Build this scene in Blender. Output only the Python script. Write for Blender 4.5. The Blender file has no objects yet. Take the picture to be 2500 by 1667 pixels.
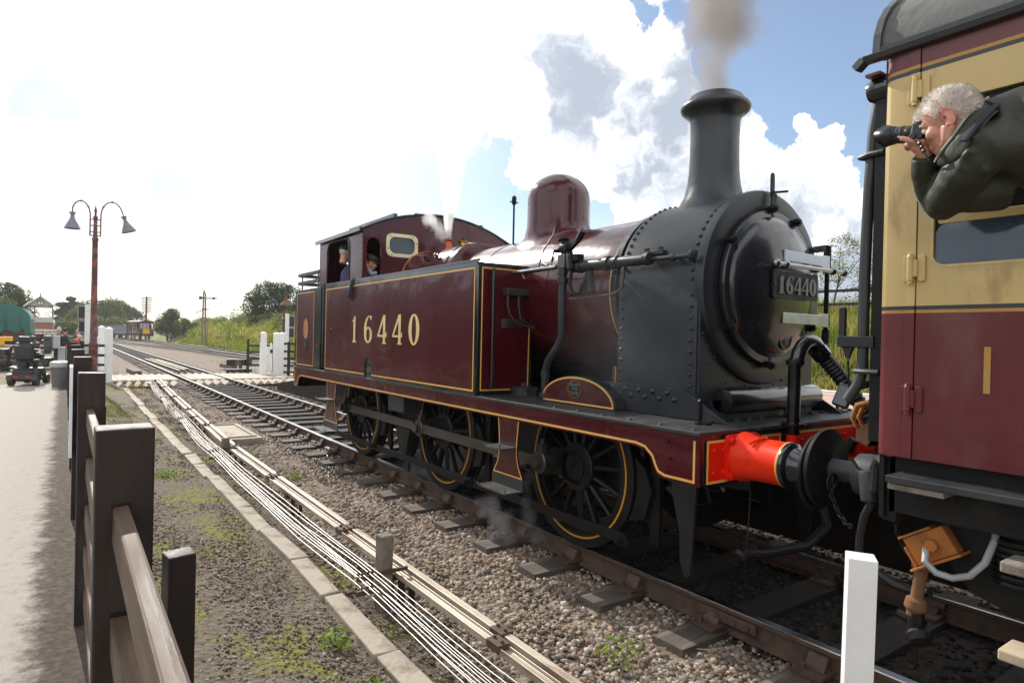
import bpy, bmesh, math, random
import numpy as np
from mathutils import Vector, Matrix, Euler
SC = bpy.context.scene
COL = SC.collection
random.seed(7)
RNG = np.random.default_rng(11)
PI = math.pi

# ------------------------------------------------------------------ camera
cam = bpy.data.cameras.new('camera')
cam.sensor_width = 36.0
cam.lens = 22.566
cam.clip_start = 0.05
cam.clip_end = 4000
cam_ob = bpy.data.objects.new('scene_camera', cam)
COL.objects.link(cam_ob)
yaw, pitch, roll = 0.60843, -0.00593, 0.02148
fw = Vector((math.sin(yaw)*math.cos(pitch), math.cos(yaw)*math.cos(pitch), math.sin(pitch)))
rt = Vector((math.cos(yaw), -math.sin(yaw), 0))
up = rt.cross(fw)
rt2 = rt*math.cos(roll) + up*math.sin(roll)
up2 = -rt*math.sin(roll) + up*math.cos(roll)
mw = Matrix((rt2, up2, -fw)).transposed().to_4x4()
mw.translation = Vector((-4.5699, 0.0, 1.8314))
cam_ob.matrix_world = mw
SC.camera = cam_ob

# ------------------------------------------------------------------ sun and sky
SUN_EL, SUN_AZ = 35.0, -3.2            # azimuth measured from +Y towards +X
sd = Vector((math.sin(math.radians(SUN_AZ))*math.cos(math.radians(SUN_EL)),
             math.cos(math.radians(SUN_AZ))*math.cos(math.radians(SUN_EL)),
             math.sin(math.radians(SUN_EL))))
sun = bpy.data.lights.new('sun', 'SUN')
sun.energy = 3.4
sun.angle = math.radians(0.53)
sun.color = (1.0, 0.95, 0.87)
sun_ob = bpy.data.objects.new('sun', sun)
sun_ob.rotation_euler = sd.to_track_quat('Z', 'Y').to_euler()
COL.objects.link(sun_ob)

world = bpy.data.worlds.new('World')
SC.world = world
world.use_nodes = True


def azel(a, e):
    a, e = math.radians(a), math.radians(e)
    return (math.sin(a)*math.cos(e), math.cos(a)*math.cos(e), math.sin(e))


def build_sky():
    nt = world.node_tree
    nt.nodes.clear()
    N, Lk = nt.nodes.new, nt.links.new

    def math_(op, a, b=None, clamp=False):
        n = N('ShaderNodeMath'); n.operation = op; n.use_clamp = clamp
        for i, v in enumerate((a, b)):
            if v is None: continue
            if isinstance(v, (int, float)): n.inputs[i].default_value = v
            else: Lk(v, n.inputs[i])
        return n.outputs[0]

    def vmath(op, a, b):
        n = N('ShaderNodeVectorMath'); n.operation = op
        for i, v in enumerate((a, b)):
            if isinstance(v, tuple): n.inputs[i].default_value = v
            else: Lk(v, n.inputs[i])
        return n

    def noise(vec, scale, detail, rough=.55):
        n = N('ShaderNodeTexNoise'); n.inputs['Scale'].default_value = scale
        n.inputs['Detail'].default_value = detail; n.inputs['Roughness'].default_value = rough
        Lk(vec, n.inputs['Vector']); return n

    def smooth(v, a, b, lo=0., hi=1.):
        n = N('ShaderNodeMapRange'); n.interpolation_type = 'SMOOTHSTEP'
        Lk(v, n.inputs[0])
        for i, x in zip((1, 2, 3, 4), (a, b, lo, hi)): n.inputs[i].default_value = x
        return n.outputs[0]

    def mixc(f, a, b):
        n = N('ShaderNodeMix'); n.data_type = 'RGBA'
        if isinstance(f, float): n.inputs[0].default_value = f
        else: Lk(f, n.inputs[0])
        for k, v in ((6, a), (7, b)):
            if isinstance(v, tuple): n.inputs[k].default_value = (*v, 1)
            else: Lk(v, n.inputs[k])
        return n.outputs[2]
    tc = N('ShaderNodeTexCoord')
    d = vmath('NORMALIZE', tc.outputs['Generated'], (0, 0, 0)).outputs[0]
    n1 = noise(d, 7.0, 3); n2 = noise(d, 26.0, 6, .6)
    o1 = vmath('SCALE', vmath('SUBTRACT', n1.outputs['Color'], (.5, .5, .5)).outputs[0], (0, 0, 0)); o1.inputs[3].default_value = .15
    o2 = vmath('SCALE', vmath('SUBTRACT', n2.outputs['Color'], (.5, .5, .5)).outputs[0], (0, 0, 0)); o2.inputs[3].default_value = .075
    dp = vmath('NORMALIZE', vmath('ADD', vmath('ADD', d, o1.outputs[0]).outputs[0], o2.outputs[0]).outputs[0], (0, 0, 0)).outputs[0]

    def blobs(lst, vec, k=1.5):
        acc = None
        for a, e, r in lst:
            dt = vmath('DOT_PRODUCT', vec, azel(a, e)).outputs['Value']
            s = smooth(dt, math.cos(math.radians(r*k)), math.cos(math.radians(r*.45)))
            acc = s if acc is None else math_('MAXIMUM', acc, s)
        return acc
    heaps = [(17, 24.5, 5.7), (21.7, 25.1, 6.6), (27, 26.2, 7.2), (34.3, 25.6, 6.9), (40.8, 24.1, 6.0), (46.5, 21.5, 5.0), (30.7, 21.5, 5.6),
             (36.2, 19.8, 6.4), (42.8, 19.4, 7.0), (48.0, 17.3, 6.4), (41.8, 15.2, 4.7), (46.8, 12.7, 5.2), (53.1, 18.3, 3.2), (51.9, 13.2, 5.0),
             (56.3, 10.8, 4.4), (59.5, 7.6, 3.6), (59.8, 17.0, 1.2), (59.9, 15.2, 1.9), (60.8, 12.6, 1.6), (62.4, 10.0, 1.7), (63.4, 8.0, 2.4),
             (25.4, 18.0, 2.4), (20.1, 20.5, 3.0), (66, 4.5, 5), (75, 12, 7), (86, 22, 9), (42, 38, 9), (70, 50, 12), (-22, 30, 12), (104, 12, 9), (130, 22, 13), (-70, 25, 14), (178, 20, 15), (-130, 20, 14), (160, 50, 15), (-100, 45, 14), (-30, 62, 14), (115, 35, 15), (-155, 45, 16), (140, 8, 10), (-160, 10, 12), (-100, 14, 12), (90, 38, 12), (20, 80, 13), (100, 50, 13), (-160, 30, 13)]
    greys = [(41.3, 21.4, 3.6), (45.6, 20.2, 3.0), (50.4, 19.6, 4.0), (48.9, 14.0, 3.6), (55.6, 9.4, 4.2), (6.8, 10.4, 1.6), (-2.1, 15.6, 1.5), (-0.3, 5.4, 2.4), (63, 6, 3), (40, 38, 6), (80, 20, 6), (-18, 26, 8)]
    cov = blobs(heaps, dp)
    gaps = [(30.9, 13.6, 3.4), (27.3, 11.6, 3.8), (23, 13.0, 3.6), (19.5, 14.5, 2.6), (43, 9.2, 1.8), (54, 25.0, 3.0), (58.4, 22.8, 3.8), (61.8, 18.8, 2.2), (45.2, 27.2, 1.4)]
    cov = math_('MULTIPLY', cov, math_('SUBTRACT', 1.0, math_('MULTIPLY', blobs(gaps, dp, 1.4), .85)))
    alpha = smooth(cov, .30, .52)
    soft = smooth(cov, .15, .9)
    grey = blobs(greys, dp, 1.7)
    n3 = noise(dp, 13.0, 5)
    shade = math_('SUBTRACT', math_('ADD', math_('MULTIPLY', soft, .35), smooth(n3.outputs[0], .30, .66)), math_('MULTIPLY', grey, 1.0))
    shade = smooth(shade, -.35, 1.2)
    ccol = mixc(shade, (.33, .37, .44), (1.10, 1.10, 1.09))
    # bright hazy veil round the sun
    dts = vmath('DOT_PRODUCT', d, tuple(sd)).outputs['Value']
    veil = smooth(dts, math.cos(math.radians(45)), math.cos(math.radians(15)), .05, 1.0)
    veil2 = math_('MULTIPLY', veil, smooth(n1.outputs[0], .2, .7, .82, 1.0))
    sep = N('ShaderNodeSeparateXYZ'); Lk(d, sep.inputs[0])
    hz = smooth(sep.outputs[2], .30, -.02)
    veil3 = math_('MAXIMUM', veil2, math_('MULTIPLY', hz, .60))
    vcol = mixc(math_('MULTIPLY', grey, .55), (.72, .75, .79), (.36, .39, .46))
    sky = N('ShaderNodeTexSky'); sky.sky_type = 'NISHITA'; sky.sun_disc = False
    sky.sun_elevation = math.radians(SUN_EL); sky.sun_rotation = math.radians(SUN_AZ)
    sky.air_density = 1.0; sky.dust_density = 0.6; sky.ozone_density = 1.6
    b0 = N('ShaderNodeBackground'); Lk(sky.outputs[0], b0.inputs[0]); b0.inputs[1].default_value = 0.092
    c1 = mixc(alpha, vcol, ccol)
    b1 = N('ShaderNodeBackground'); Lk(c1, b1.inputs[0]); b1.inputs[1].default_value = 1.02
    fac = math_('MAXIMUM', alpha, veil3, True)
    mx = N('ShaderNodeMixShader'); Lk(fac, mx.inputs[0]); Lk(b0.outputs[0], mx.inputs[1]); Lk(b1.outputs[0], mx.inputs[2])
    out = N('ShaderNodeOutputWorld'); Lk(mx.outputs[0], out.inputs[0])


build_sky()
world.cycles.sampling_method = 'MANUAL'
world.cycles.sample_map_resolution = 512
SC.view_settings.view_transform = 'Standard'
SC.view_settings.look = 'None'
SC.view_settings.exposure = 0.7
SC.view_settings.gamma = 1.0
SC.view_settings.use_curve_mapping = False
SC.render.engine = 'CYCLES'
cy = SC.cycles
cy.use_denoising = True
cy.max_bounces = 6
cy.diffuse_bounces = 3
cy.glossy_bounces = 3
cy.transmission_bounces = 4
cy.transparent_max_bounces = 8
cy.volume_bounces = 4
cy.volume_step_rate = 2.0
cy.volume_max_steps = 96
cy.caustics_reflective = False
cy.caustics_refractive = False
cy.sample_clamp_indirect = 6.0

# ------------------------------------------------------------------ helpers
WORLD_BASE = {}


def tag(o, label=None, cat=None, group=None, kind=None):
    if label: o['label'] = label
    if cat: o['category'] = cat
    if group: o['group'] = group
    if kind: o['kind'] = kind
    return o


def thing(name, label, cat, loc=(0, 0, 0), rz=None, group=None):
    """Empty at a thing's base.  rz None: its parts are given in world coordinates; else in local ones."""
    o = bpy.data.objects.new(name, None)
    o.empty_display_size = .2
    COL.objects.link(o)
    o.location = loc
    if rz is not None: o.rotation_euler = (0, 0, rz)
    else: WORLD_BASE[o.name] = Vector(loc)
    return tag(o, label, cat, group)


def attach(o, parent):
    if parent is None: return o
    o.parent = parent
    if parent.name in WORLD_BASE:
        o.matrix_parent_inverse = Matrix.Translation(-WORLD_BASE[parent.name])
    return o


def link(name, me, parent=None, smooth=False, mats=None, bevel=0, auto=None):
    o = bpy.data.objects.new(name, me)
    COL.objects.link(o)
    if mats is not None:
        for m in (mats if isinstance(mats, (list, tuple)) else [mats]): me.materials.append(m)
    if smooth and len(me.polygons):
        me.polygons.foreach_set('use_smooth', [True]*len(me.polygons))
    if bevel:
        b = o.modifiers.new('bevel', 'BEVEL'); b.width = bevel; b.segments = 2; b.limit_method = 'ANGLE'; b.angle_limit = math.radians(40)
        b.harden_normals = False
    if auto:
        me.set_sharp_from_angle(angle=math.radians(auto))
    return attach(o, parent)


class MB:
    def __init__(s): s.v = []; s.f = []; s.mi = []; s.cur = 0

    def add(s, vs, fs):
        b = len(s.v); s.v += [tuple(v) for v in vs]
        for f in fs: s.f.append([i+b for i in f]); s.mi.append(s.cur)
        return s

    def box(s, x0, x1, y0, y1, z0, z1):
        vs = [(x, y, z) for z in (z0, z1) for y in (y0, y1) for x in (x0, x1)]
        return s.add(vs, [(0, 2, 3, 1), (4, 5, 7, 6), (0, 1, 5, 4), (2, 6, 7, 3), (0, 4, 6, 2), (1, 3, 7, 5)])

    def obox(s, c, size, rot=None, jit=0):
        R = rot if rot is not None else Matrix.Identity(3)
        vs = []
        for z in (-.5, .5):
            for y in (-.5, .5):
                for x in (-.5, .5):
                    p = Vector((x*size[0], y*size[1], z*size[2]))
                    if jit: p += Vector((random.uniform(-jit, jit), random.uniform(-jit, jit), random.uniform(-jit, jit)))
                    vs.append(Vector(c) + R @ p)
        return s.add(vs, [(0, 2, 3, 1), (4, 5, 7, 6), (0, 1, 5, 4), (2, 6, 7, 3), (0, 4, 6, 2), (1, 3, 7, 5)])

    def bar(s, p0, p1, w, h, upv=(0, 0, 1)):
        p0, p1 = Vector(p0), Vector(p1); d = (p1-p0).normalized()
        a = d.cross(Vector(upv));
        if a.length < 1e-5: a = d.cross(Vector((1, 0, 0)))
        a.normalize(); b = a.cross(d)
        vs = [p + a*(i*w/2) + b*(j*h/2) for p in (p0, p1) for j in (-1, 1) for i in (-1, 1)]
        return s.add(vs, [(0, 1, 3, 2), (4, 6, 7, 5), (0, 4, 5, 1), (2, 3, 7, 6), (0, 2, 6, 4), (1, 5, 7, 3)])

    def tube(s, pts, r, n=10, cap=True, sq=1.0):
        pts = [Vector(p) for p in pts]; m = len(pts)
        rs = r if isinstance(r, (list, tuple)) else [r]*m
        T = []
        for i in range(m):
            t = pts[min(i+1, m-1)] - pts[max(i-1, 0)]
            T.append(t.normalized() if t.length > 1e-9 else Vector((0, 0, 1)))
        a = T[0].cross(Vector((0, 0, 1)))
        if a.length < 1e-3: a = T[0].cross(Vector((0, 1, 0)))
        a.normalize(); vs = []
        for i in range(m):
            a = (a - T[i]*a.dot(T[i])).normalized(); b = T[i].cross(a)
            for k in range(n):
                t = 2*PI*k/n
                vs.append(pts[i] + (a*math.cos(t) + b*math.sin(t)*sq)*rs[i])
        fs = [(i*n+k, i*n+(k+1) % n, (i+1)*n+(k+1) % n, (i+1)*n+k) for i in range(m-1) for k in range(n)]
        if cap: fs += [tuple(reversed(range(n))), tuple(range((m-1)*n, m*n))]
        return s.add(vs, fs)

    def cyl(s, p0, p1, r0, r1=None, n=16, cap=True):
        return s.tube([p0, p1], [r0, r0 if r1 is None else r1], n, cap)

    def lathe(s, prof, o, axis=(0, 0, 1), n=32, cap=True, a0=0, a1=2*PI):
        """prof: (radius, distance along the axis)"""
        ax = Vector(axis).normalized(); o = Vector(o)
        a = ax.cross(Vector((0, 0, 1)))
        if a.length < 1e-3: a = Vector((1, 0, 0))
        a.normalize(); b = ax.cross(a); vs = []
        full = abs(a1-a0-2*PI) < 1e-6; m = n if full else n+1
        for r, h in prof:
            for k in range(m):
                t = a0 + (a1-a0)*k/n
                vs.append(o + ax*h + (a*math.cos(t)+b*math.sin(t))*r)
        q = len(prof)
        fs = [(i*m+k, i*m+(k+1) % m, (i+1)*m+(k+1) % m, (i+1)*m+k) for i in range(q-1) for k in range(n)]
        if cap and full: fs += [tuple(reversed(range(m))), tuple(range((q-1)*m, q*m))]
        return s.add(vs, fs)

    def prism(s, poly, o, u, v, w):
        o, u, v, w = map(Vector, (o, u, v, w)); n = len(poly)
        vs = [o+u*x+v*y for x, y in poly] + [o+u*x+v*y+w for x, y in poly]
        fs = [tuple(range(n)), tuple(reversed(range(n, 2*n)))] + [(i, i+n, (i+1) % n+n, (i+1) % n) for i in range(n)]
        return s.add(vs, fs)

    def ball(s, c, r, nu=10, nv=7, sc=(1, 1, 1), R=None):
        c = Vector(c); vs = []; fs = []
        for j in range(nv+1):
            ph = PI*j/nv
            for i in range(nu):
                t = 2*PI*i/nu
                p = Vector((r*sc[0]*math.sin(ph)*math.cos(t), r*sc[1]*math.sin(ph)*math.sin(t), r*sc[2]*math.cos(ph)))
                vs.append(c + (R @ p if R is not None else p))
        for j in range(nv):
            for i in range(nu):
                fs.append((j*nu+i, (j+1)*nu+i, (j+1)*nu+(i+1) % nu, j*nu+(i+1) % nu))
        return s.add(vs, fs)

    def ribbon(s, pts, o, u, v, w, width, closed=False):
        """flat line of given width following 2d points, as a thin solid of depth w"""
        n = len(pts); L, Rr = [], []
        for i in range(n):
            if closed: a, b = Vector(pts[i-1]), Vector(pts[(i+1) % n])
            else: a, b = Vector(pts[max(i-1, 0)]), Vector(pts[min(i+1, n-1)])
            p = Vector(pts[i])
            d0 = (p-a).normalized() if (p-a).length > 0 else (b-p).normalized()
            d1 = (b-p).normalized() if (b-p).length > 0 else d0
            n0, n1 = Vector((-d0.y, d0.x)), Vector((-d1.y, d1.x))
            nn = (n0+n1); nn = nn.normalized() if nn.length > 1e-6 else n0
            k = width/2/max(.4, nn.dot(n0))
            L.append(p+nn*k); Rr.append(p-nn*k)
        o, u, v, w = map(Vector, (o, u, v, w))
        P = lambda q, dd: o+u*q.x+v*q.y+w*dd
        vs = [P(q, 0) for q in L]+[P(q, 0) for q in Rr]+[P(q, 1) for q in L]+[P(q, 1) for q in Rr]
        fs = []
        for i in range(n if closed else n-1):
            j = (i+1) % n
            fs += [(i, n+i, n+j, j), (2*n+i, 2*n+j, 3*n+j, 3*n+i), (i, j, 2*n+j, 2*n+i), (n+i, 3*n+i, 3*n+j, n+j)]
        return s.add(vs, fs)

    def mesh(s, name):
        me = bpy.data.meshes.new(name)
        me.from_pydata(s.v, [], s.f)
        if any(s.mi): me.polygons.foreach_set('material_index', s.mi)
        me.validate(); me.update()
        bm = bmesh.new(); bm.from_mesh(me); bmesh.ops.recalc_face_normals(bm, faces=bm.faces); bm.to_mesh(me); bm.free()
        return me

    def build(s, name, mats, parent=None, smooth=False, bevel=0, auto=None):
        if smooth and auto is None: auto = 35
        return link(name, s.mesh(name), parent, smooth, mats, bevel, auto)


def arc(cx, cy, r, a0, a1, n=10, ry=None):
    ry = r if ry is None else ry
    return [(cx+r*math.cos(math.radians(a0+(a1-a0)*i/n)), cy+ry*math.sin(math.radians(a0+(a1-a0)*i/n))) for i in range(n+1)]


def rrect(x0, y0, x1, y1, r, n=5):
    return arc(x1-r, y1-r, r, 0, 90, n)+arc(x0+r, y1-r, r, 90, 180, n)+arc(x0+r, y0+r, r, 180, 270, n)+arc(x1-r, y0+r, r, 270, 360, n)


def plate2d(polys, ext, o, u, v):
    """mesh of a flat plate with holes (first outline, then holes), half-thickness ext, placed at o with axes u, v"""
    cu = bpy.data.curves.new('plate', 'CURVE'); cu.dimensions = '2D'; cu.fill_mode = 'BOTH'; cu.extrude = ext
    for p in polys:
        sp = cu.splines.new('POLY'); sp.points.add(len(p)-1)
        for q, (x, y) in zip(sp.points, p): q.co = (x, y, 0, 1)
        sp.use_cyclic_u = True
    ob = bpy.data.objects.new('plate', cu)
    me = bpy.data.meshes.new_from_object(ob)
    bpy.data.objects.remove(ob); bpy.data.curves.remove(cu)
    u, v = Vector(u), Vector(v); w = u.cross(v)
    M = Matrix((u, v, w)).transposed().to_4x4(); M.translation = Vector(o)
    me.transform(M); return me


def text_mesh(txt, size, o, u, v, depth=.002, spacing=1.0):
    cu = bpy.data.curves.new('text', 'FONT'); cu.body = txt; cu.size = size; cu.extrude = depth/2
    cu.align_x = 'CENTER'; cu.align_y = 'CENTER'; cu.space_character = spacing; cu.resolution_u = 3
    ob = bpy.data.objects.new('text', cu)
    me = bpy.data.meshes.new_from_object(ob)
    bpy.data.objects.remove(ob); bpy.data.curves.remove(cu)
    u, v = Vector(u), Vector(v); w = u.cross(v)
    M = Matrix((u, v, w)).transposed().to_4x4(); M.translation = Vector(o)
    me.transform(M); return me


def np_mesh(name, V, F, tone=None):
    """fast mesh from arrays: V (n,3), F (m,3 or 4); tone: per-face colours (m,3)"""
    me = bpy.data.meshes.new(name)
    k = F.shape[1]
    me.vertices.add(len(V)); me.vertices.foreach_set('co', V.astype(np.float32).ravel())
    me.loops.add(F.size); me.loops.foreach_set('vertex_index', F.astype(np.int32).ravel())
    me.polygons.add(len(F)); me.polygons.foreach_set('loop_start', np.arange(0, F.size, k, dtype=np.int32))
    if tone is not None:
        at = me.attributes.new('tone', 'FLOAT_COLOR', 'FACE')
        c = np.ones((len(F), 4), np.float32); c[:, :3] = tone
        at.data.foreach_set('color', c.ravel())
    me.update(calc_edges=True); me.validate()
    return me


# ------------------------------------------------------------------ materials
MATS = {}


def mat(name, col, rough=.5, metal=0., var=.12, vs=6., bump=0., bs=30., coat=0., col2=None, c2amt=.5, c2s=3., stretch=None, spec=.5, dirt=None, sub=0., wav=0., wavs=2.):
    """generic procedural paint: base colour, broad mottling (var), second colour patches (col2), bump"""
    m = bpy.data.materials.new(name); m.use_nodes = True; nt = m.node_tree
    b = nt.nodes['Principled BSDF']; N, Lk = nt.nodes.new, nt.links.new
    tc = N('ShaderNodeTexCoord'); mp = N('ShaderNodeMapping'); Lk(tc.outputs['Object'], mp.inputs[0])
    if stretch: mp.inputs['Scale'].default_value = stretch
    n1 = N('ShaderNodeTexNoise'); n1.inputs['Scale'].default_value = vs; n1.inputs['Detail'].default_value = 6; Lk(mp.outputs[0], n1.inputs['Vector'])
    mr = N('ShaderNodeMapRange'); Lk(n1.outputs[0], mr.inputs[0])
    mr.inputs[1].default_value = .25; mr.inputs[2].default_value = .75; mr.inputs[3].default_value = 1-var; mr.inputs[4].default_value = 1+var
    mul = N('ShaderNodeMix'); mul.data_type = 'RGBA'; mul.blend_type = 'MULTIPLY'; mul.inputs[0].default_value = 1.0
    mul.inputs[6].default_value = (*col, 1); Lk(mr.outputs[0], mul.inputs[7])
    last = mul.outputs[2]
    if col2 is not None:
        n2 = N('ShaderNodeTexNoise'); n2.inputs['Scale'].default_value = c2s; n2.inputs['Detail'].default_value = 8; n2.inputs['Roughness'].default_value = .65
        Lk(mp.outputs[0], n2.inputs['Vector'])
        r2 = N('ShaderNodeMapRange'); r2.interpolation_type = 'SMOOTHSTEP'; Lk(n2.outputs[0], r2.inputs[0])
        r2.inputs[1].default_value = .62-.3*c2amt; r2.inputs[2].default_value = .80-.3*c2amt
        mx = N('ShaderNodeMix'); mx.data_type = 'RGBA'; Lk(r2.outputs[0], mx.inputs[0]); Lk(last, mx.inputs[6]); mx.inputs[7].default_value = (*col2, 1)
        last = mx.outputs[2]
    Lk(last, b.inputs['Base Color'])
    b.inputs['Metallic'].default_value = metal
    rr = N('ShaderNodeMapRange'); Lk(n1.outputs[0], rr.inputs[0])
    rr.inputs[1].default_value = .3; rr.inputs[2].default_value = .7; rr.inputs[3].default_value = max(.02, rough*.8); rr.inputs[4].default_value = min(1, rough*1.2)
    Lk(rr.outputs[0], b.inputs['Roughness'])
    b.inputs['Specular IOR Level'].default_value = spec
    if coat:
        b.inputs['Coat Weight'].default_value = coat; b.inputs['Coat Roughness'].default_value = .06
    nrm = None
    if bump:
        n3 = N('ShaderNodeTexNoise'); n3.inputs['Scale'].default_value = bs; n3.inputs['Detail'].default_value = 8; Lk(mp.outputs[0], n3.inputs['Vector'])
        bp = N('ShaderNodeBump'); bp.inputs['Strength'].default_value = 1; bp.inputs['Distance'].default_value = bump; Lk(n3.outputs[0], bp.inputs['Height'])
        nrm = bp
    if wav:
        n4 = N('ShaderNodeTexNoise'); n4.inputs['Scale'].default_value = wavs; n4.inputs['Detail'].default_value = 2.5; Lk(tc.outputs['Object'], n4.inputs['Vector'])
        bw = N('ShaderNodeBump'); bw.inputs['Strength'].default_value = 1; bw.inputs['Distance'].default_value = wav; Lk(n4.outputs[0], bw.inputs['Height'])
        if nrm is not None: Lk(nrm.outputs[0], bw.inputs['Normal'])
        nrm = bw
    if nrm is not None:
        Lk(nrm.outputs[0], b.inputs['Normal'])
        if coat: Lk(nrm.outputs[0], b.inputs['Coat Normal'])
    MATS[name] = m
    return m


def tone_mat(name, rough=.9, mult=1., trans=0., bump=0., attr='tone'):
    m = bpy.data.materials.new(name); m.use_nodes = True; nt = m.node_tree
    b = nt.nodes['Principled BSDF']; N, Lk = nt.nodes.new, nt.links.new
    at = N('ShaderNodeAttribute'); at.attribute_name = attr
    Lk(at.outputs['Color'], b.inputs['Base Color']); b.inputs['Roughness'].default_value = rough
    b.inputs['Specular IOR Level'].default_value = .3
    if trans:
        tr = N('ShaderNodeBsdfTranslucent')
        mu = N('ShaderNodeMix'); mu.data_type = 'RGBA'; mu.blend_type = 'MULTIPLY'; mu.inputs[0].default_value = 1; Lk(at.outputs['Color'], mu.inputs[6]); mu.inputs[7].default_value = (1.6, 1.7, .7, 1)
        Lk(mu.outputs[2], tr.inputs['Color'])
        ms = N('ShaderNodeMixShader'); ms.inputs[0].default_value = trans
        Lk(b.outputs[0], ms.inputs[1]); Lk(tr.outputs[0], ms.inputs[2]); Lk(ms.outputs[0], nt.nodes['Material Output'].inputs[0])
    return m


M = {}
M['maroon'] = mat('crimson_paint', (.055, .0035, .0075), .24, var=.10, vs=1.5, spec=.3, coat=.4, wav=.012, wavs=2.6, col2=(.10, .02, .022), c2amt=.15, c2s=5, stretch=(1, 1, .25))
M['maroon2'] = mat('crimson_paint_side', (.060, .0035, .008), .28, var=.16, vs=1.2, spec=.2, coat=.28, wav=.013, wavs=1.8, col2=(.085, .014, .016), c2amt=.18, c2s=4, stretch=(1, 1, .2))
M['black'] = mat('black_gloss', (.008, .009, .011), .22, var=.2, coat=.6, wav=.004)
M['smoke'] = mat('smokebox_black', (.017, .020, .025), .42, var=.22, vs=2.5, bump=.0015, bs=25, col2=(.032, .036, .042), c2amt=.35, c2s=2.5)
M['chim'] = mat('chimney_black', (.018, .022, .028), .38, var=.2, bump=.003, bs=18)
M['under'] = mat('oily_black', (.007, .007, .007), .5, spec=.3, var=.4, vs=9, bump=.002, bs=40, col2=(.022, .018, .015), c2amt=.3, c2s=6)
M['plate'] = mat('footplate_black', (.022, .022, .023), .5, var=.3, vs=5, bump=.001, bs=60, col2=(.07, .066, .06), c2amt=.35, c2s=4)
M['gold'] = mat('yellow_line', (.72, .40, .10), .4, var=.05)
M['goldw'] = mat('wheel_line', (.62, .27, .02), .4, var=.05)
M['num'] = mat('number_cream', (.72, .55, .24), .4, var=.06)
M['red'] = mat('buffer_beam_red', (.74, .014, .003), .35, var=.10, vs=9, spec=.25, wav=.003, wavs=6, col2=(.30, .008, .004), c2amt=.15, c2s=9)
M['orange'] = mat('buffer_red_lit', (.78, .03, .004), .36, var=.08, vs=9, spec=.25, bump=.0008, bs=60, col2=(.36, .012, .004), c2amt=.15, c2s=8)  # orange-shifted copy of the beam red, sunlit tone put into the colour
M['steel'] = mat('oiled_steel', (.105, .093, .082), .4, metal=.7, var=.3, vs=12, stretch=(1, .2, 1), bump=.001, bs=30)
M['steelb'] = mat('burnished_steel', (.30, .31, .33), .25, metal=1., var=.15, vs=8)
M['brass'] = mat('brass', (.62, .36, .07), .25, metal=1., var=.15)
M['copper'] = mat('copper_cap', (.45, .10, .05), .35, metal=.7, var=.15)
M['rail'] = mat('rail_rust', (.085, .048, .030), .75, var=.3, vs=10, bump=.002, bs=50, col2=(.05, .035, .028), c2amt=.5, c2s=8)
M['railtop'] = mat('rail_bright', (.50, .49, .47), .28, metal=1., var=.12, vs=6, stretch=(4, .3, 1))
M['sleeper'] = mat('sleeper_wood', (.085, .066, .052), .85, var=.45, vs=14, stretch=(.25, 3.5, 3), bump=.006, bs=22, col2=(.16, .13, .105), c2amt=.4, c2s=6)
M['concrete'] = mat('concrete', (.34, .29, .23), .9, var=.22, vs=7, bump=.006, bs=25, col2=(.20, .17, .13), c2amt=.45, c2s=4)
M['conc2'] = mat('concrete_post', (.21, .18, .145), .9, var=.3, vs=10, bump=.006, bs=40, col2=(.12, .10, .08), c2amt=.5, c2s=6)
M['galv'] = mat('galvanised_rod', (.47, .41, .33), .5, metal=.35, var=.25, vs=8, stretch=(1, .15, 1), col2=(.26, .17, .11), c2amt=.45, c2s=6)
M['wire'] = mat('steel_wire', (.42, .40, .38), .5, metal=.6, var=.2)
M['fence'] = mat('fence_brown', (.019, .0115, .009), .6, var=.4, vs=4, stretch=(3, 3, .4), bump=.002, bs=16, col2=(.036, .027, .021), c2amt=.25, c2s=3, spec=.4)
M['rail_wood'] = mat('fence_rail_worn', (.082, .052, .036), .6, var=.3, vs=5, stretch=(4, .5, 4), bump=.0012, bs=24, col2=(.135, .085, .045), c2amt=.35, c2s=4, spec=.25)
M['white'] = mat('white_paint', (.78, .78, .77), .55, var=.05, bump=.0015, bs=40, col2=(.55, .54, .50), c2amt=.12, c2s=5)
M['white2'] = mat('white_paint_old', (.72, .72, .72), .6, var=.1, bump=.003, bs=30, col2=(.30, .28, .25), c2amt=.25, c2s=6)
M['lampred'] = mat('peeling_red_paint', (.085, .045, .042), .7, var=.3, vs=10, col2=(.34, .09, .075), c2amt=.55, c2s=5, bump=.004, bs=14)
M['lampshade'] = mat('lamp_shade_grey', (.16, .17, .20), .5, var=.15)
M['darkgrey'] = mat('dark_grey', (.035, .037, .042), .5, var=.2)
M['signback'] = mat('sign_black', (.02, .022, .026), .4, var=.1)
M['cream'] = mat('coach_cream', (.54, .39, .155), .42, var=.08, vs=2, coat=.15, col2=(.36, .24, .10), c2amt=.25, c2s=7, stretch=(1, 1, .35), wav=.003, wavs=4)
M['cmaroon'] = mat('coach_crimson', (.115, .014, .017), .42, var=.12, vs=2, coat=.15, col2=(.12, .04, .037), c2amt=.35, c2s=3, stretch=(1, 1, .4), wav=.003, wavs=4)
M['cline'] = mat('coach_line_black', (.03, .033, .04), .4, var=.1)
M['cgold'] = mat('coach_line_gold', (.42, .21, .045), .45, var=.1)
M['roof'] = mat('coach_roof', (.115, .118, .112), .85, var=.18, vs=7, bump=.003, bs=30, col2=(.075, .075, .07), c2amt=.4, c2s=4)
M['rubber'] = mat('rubber_black', (.014, .014, .015), .5, var=.2, spec=.5)
M['rustor'] = mat('rusty_orange', (.36, .125, .025), .7, var=.25, vs=9, bump=.003, bs=40, col2=(.16, .06, .025), c2amt=.3, c2s=6)
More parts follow.
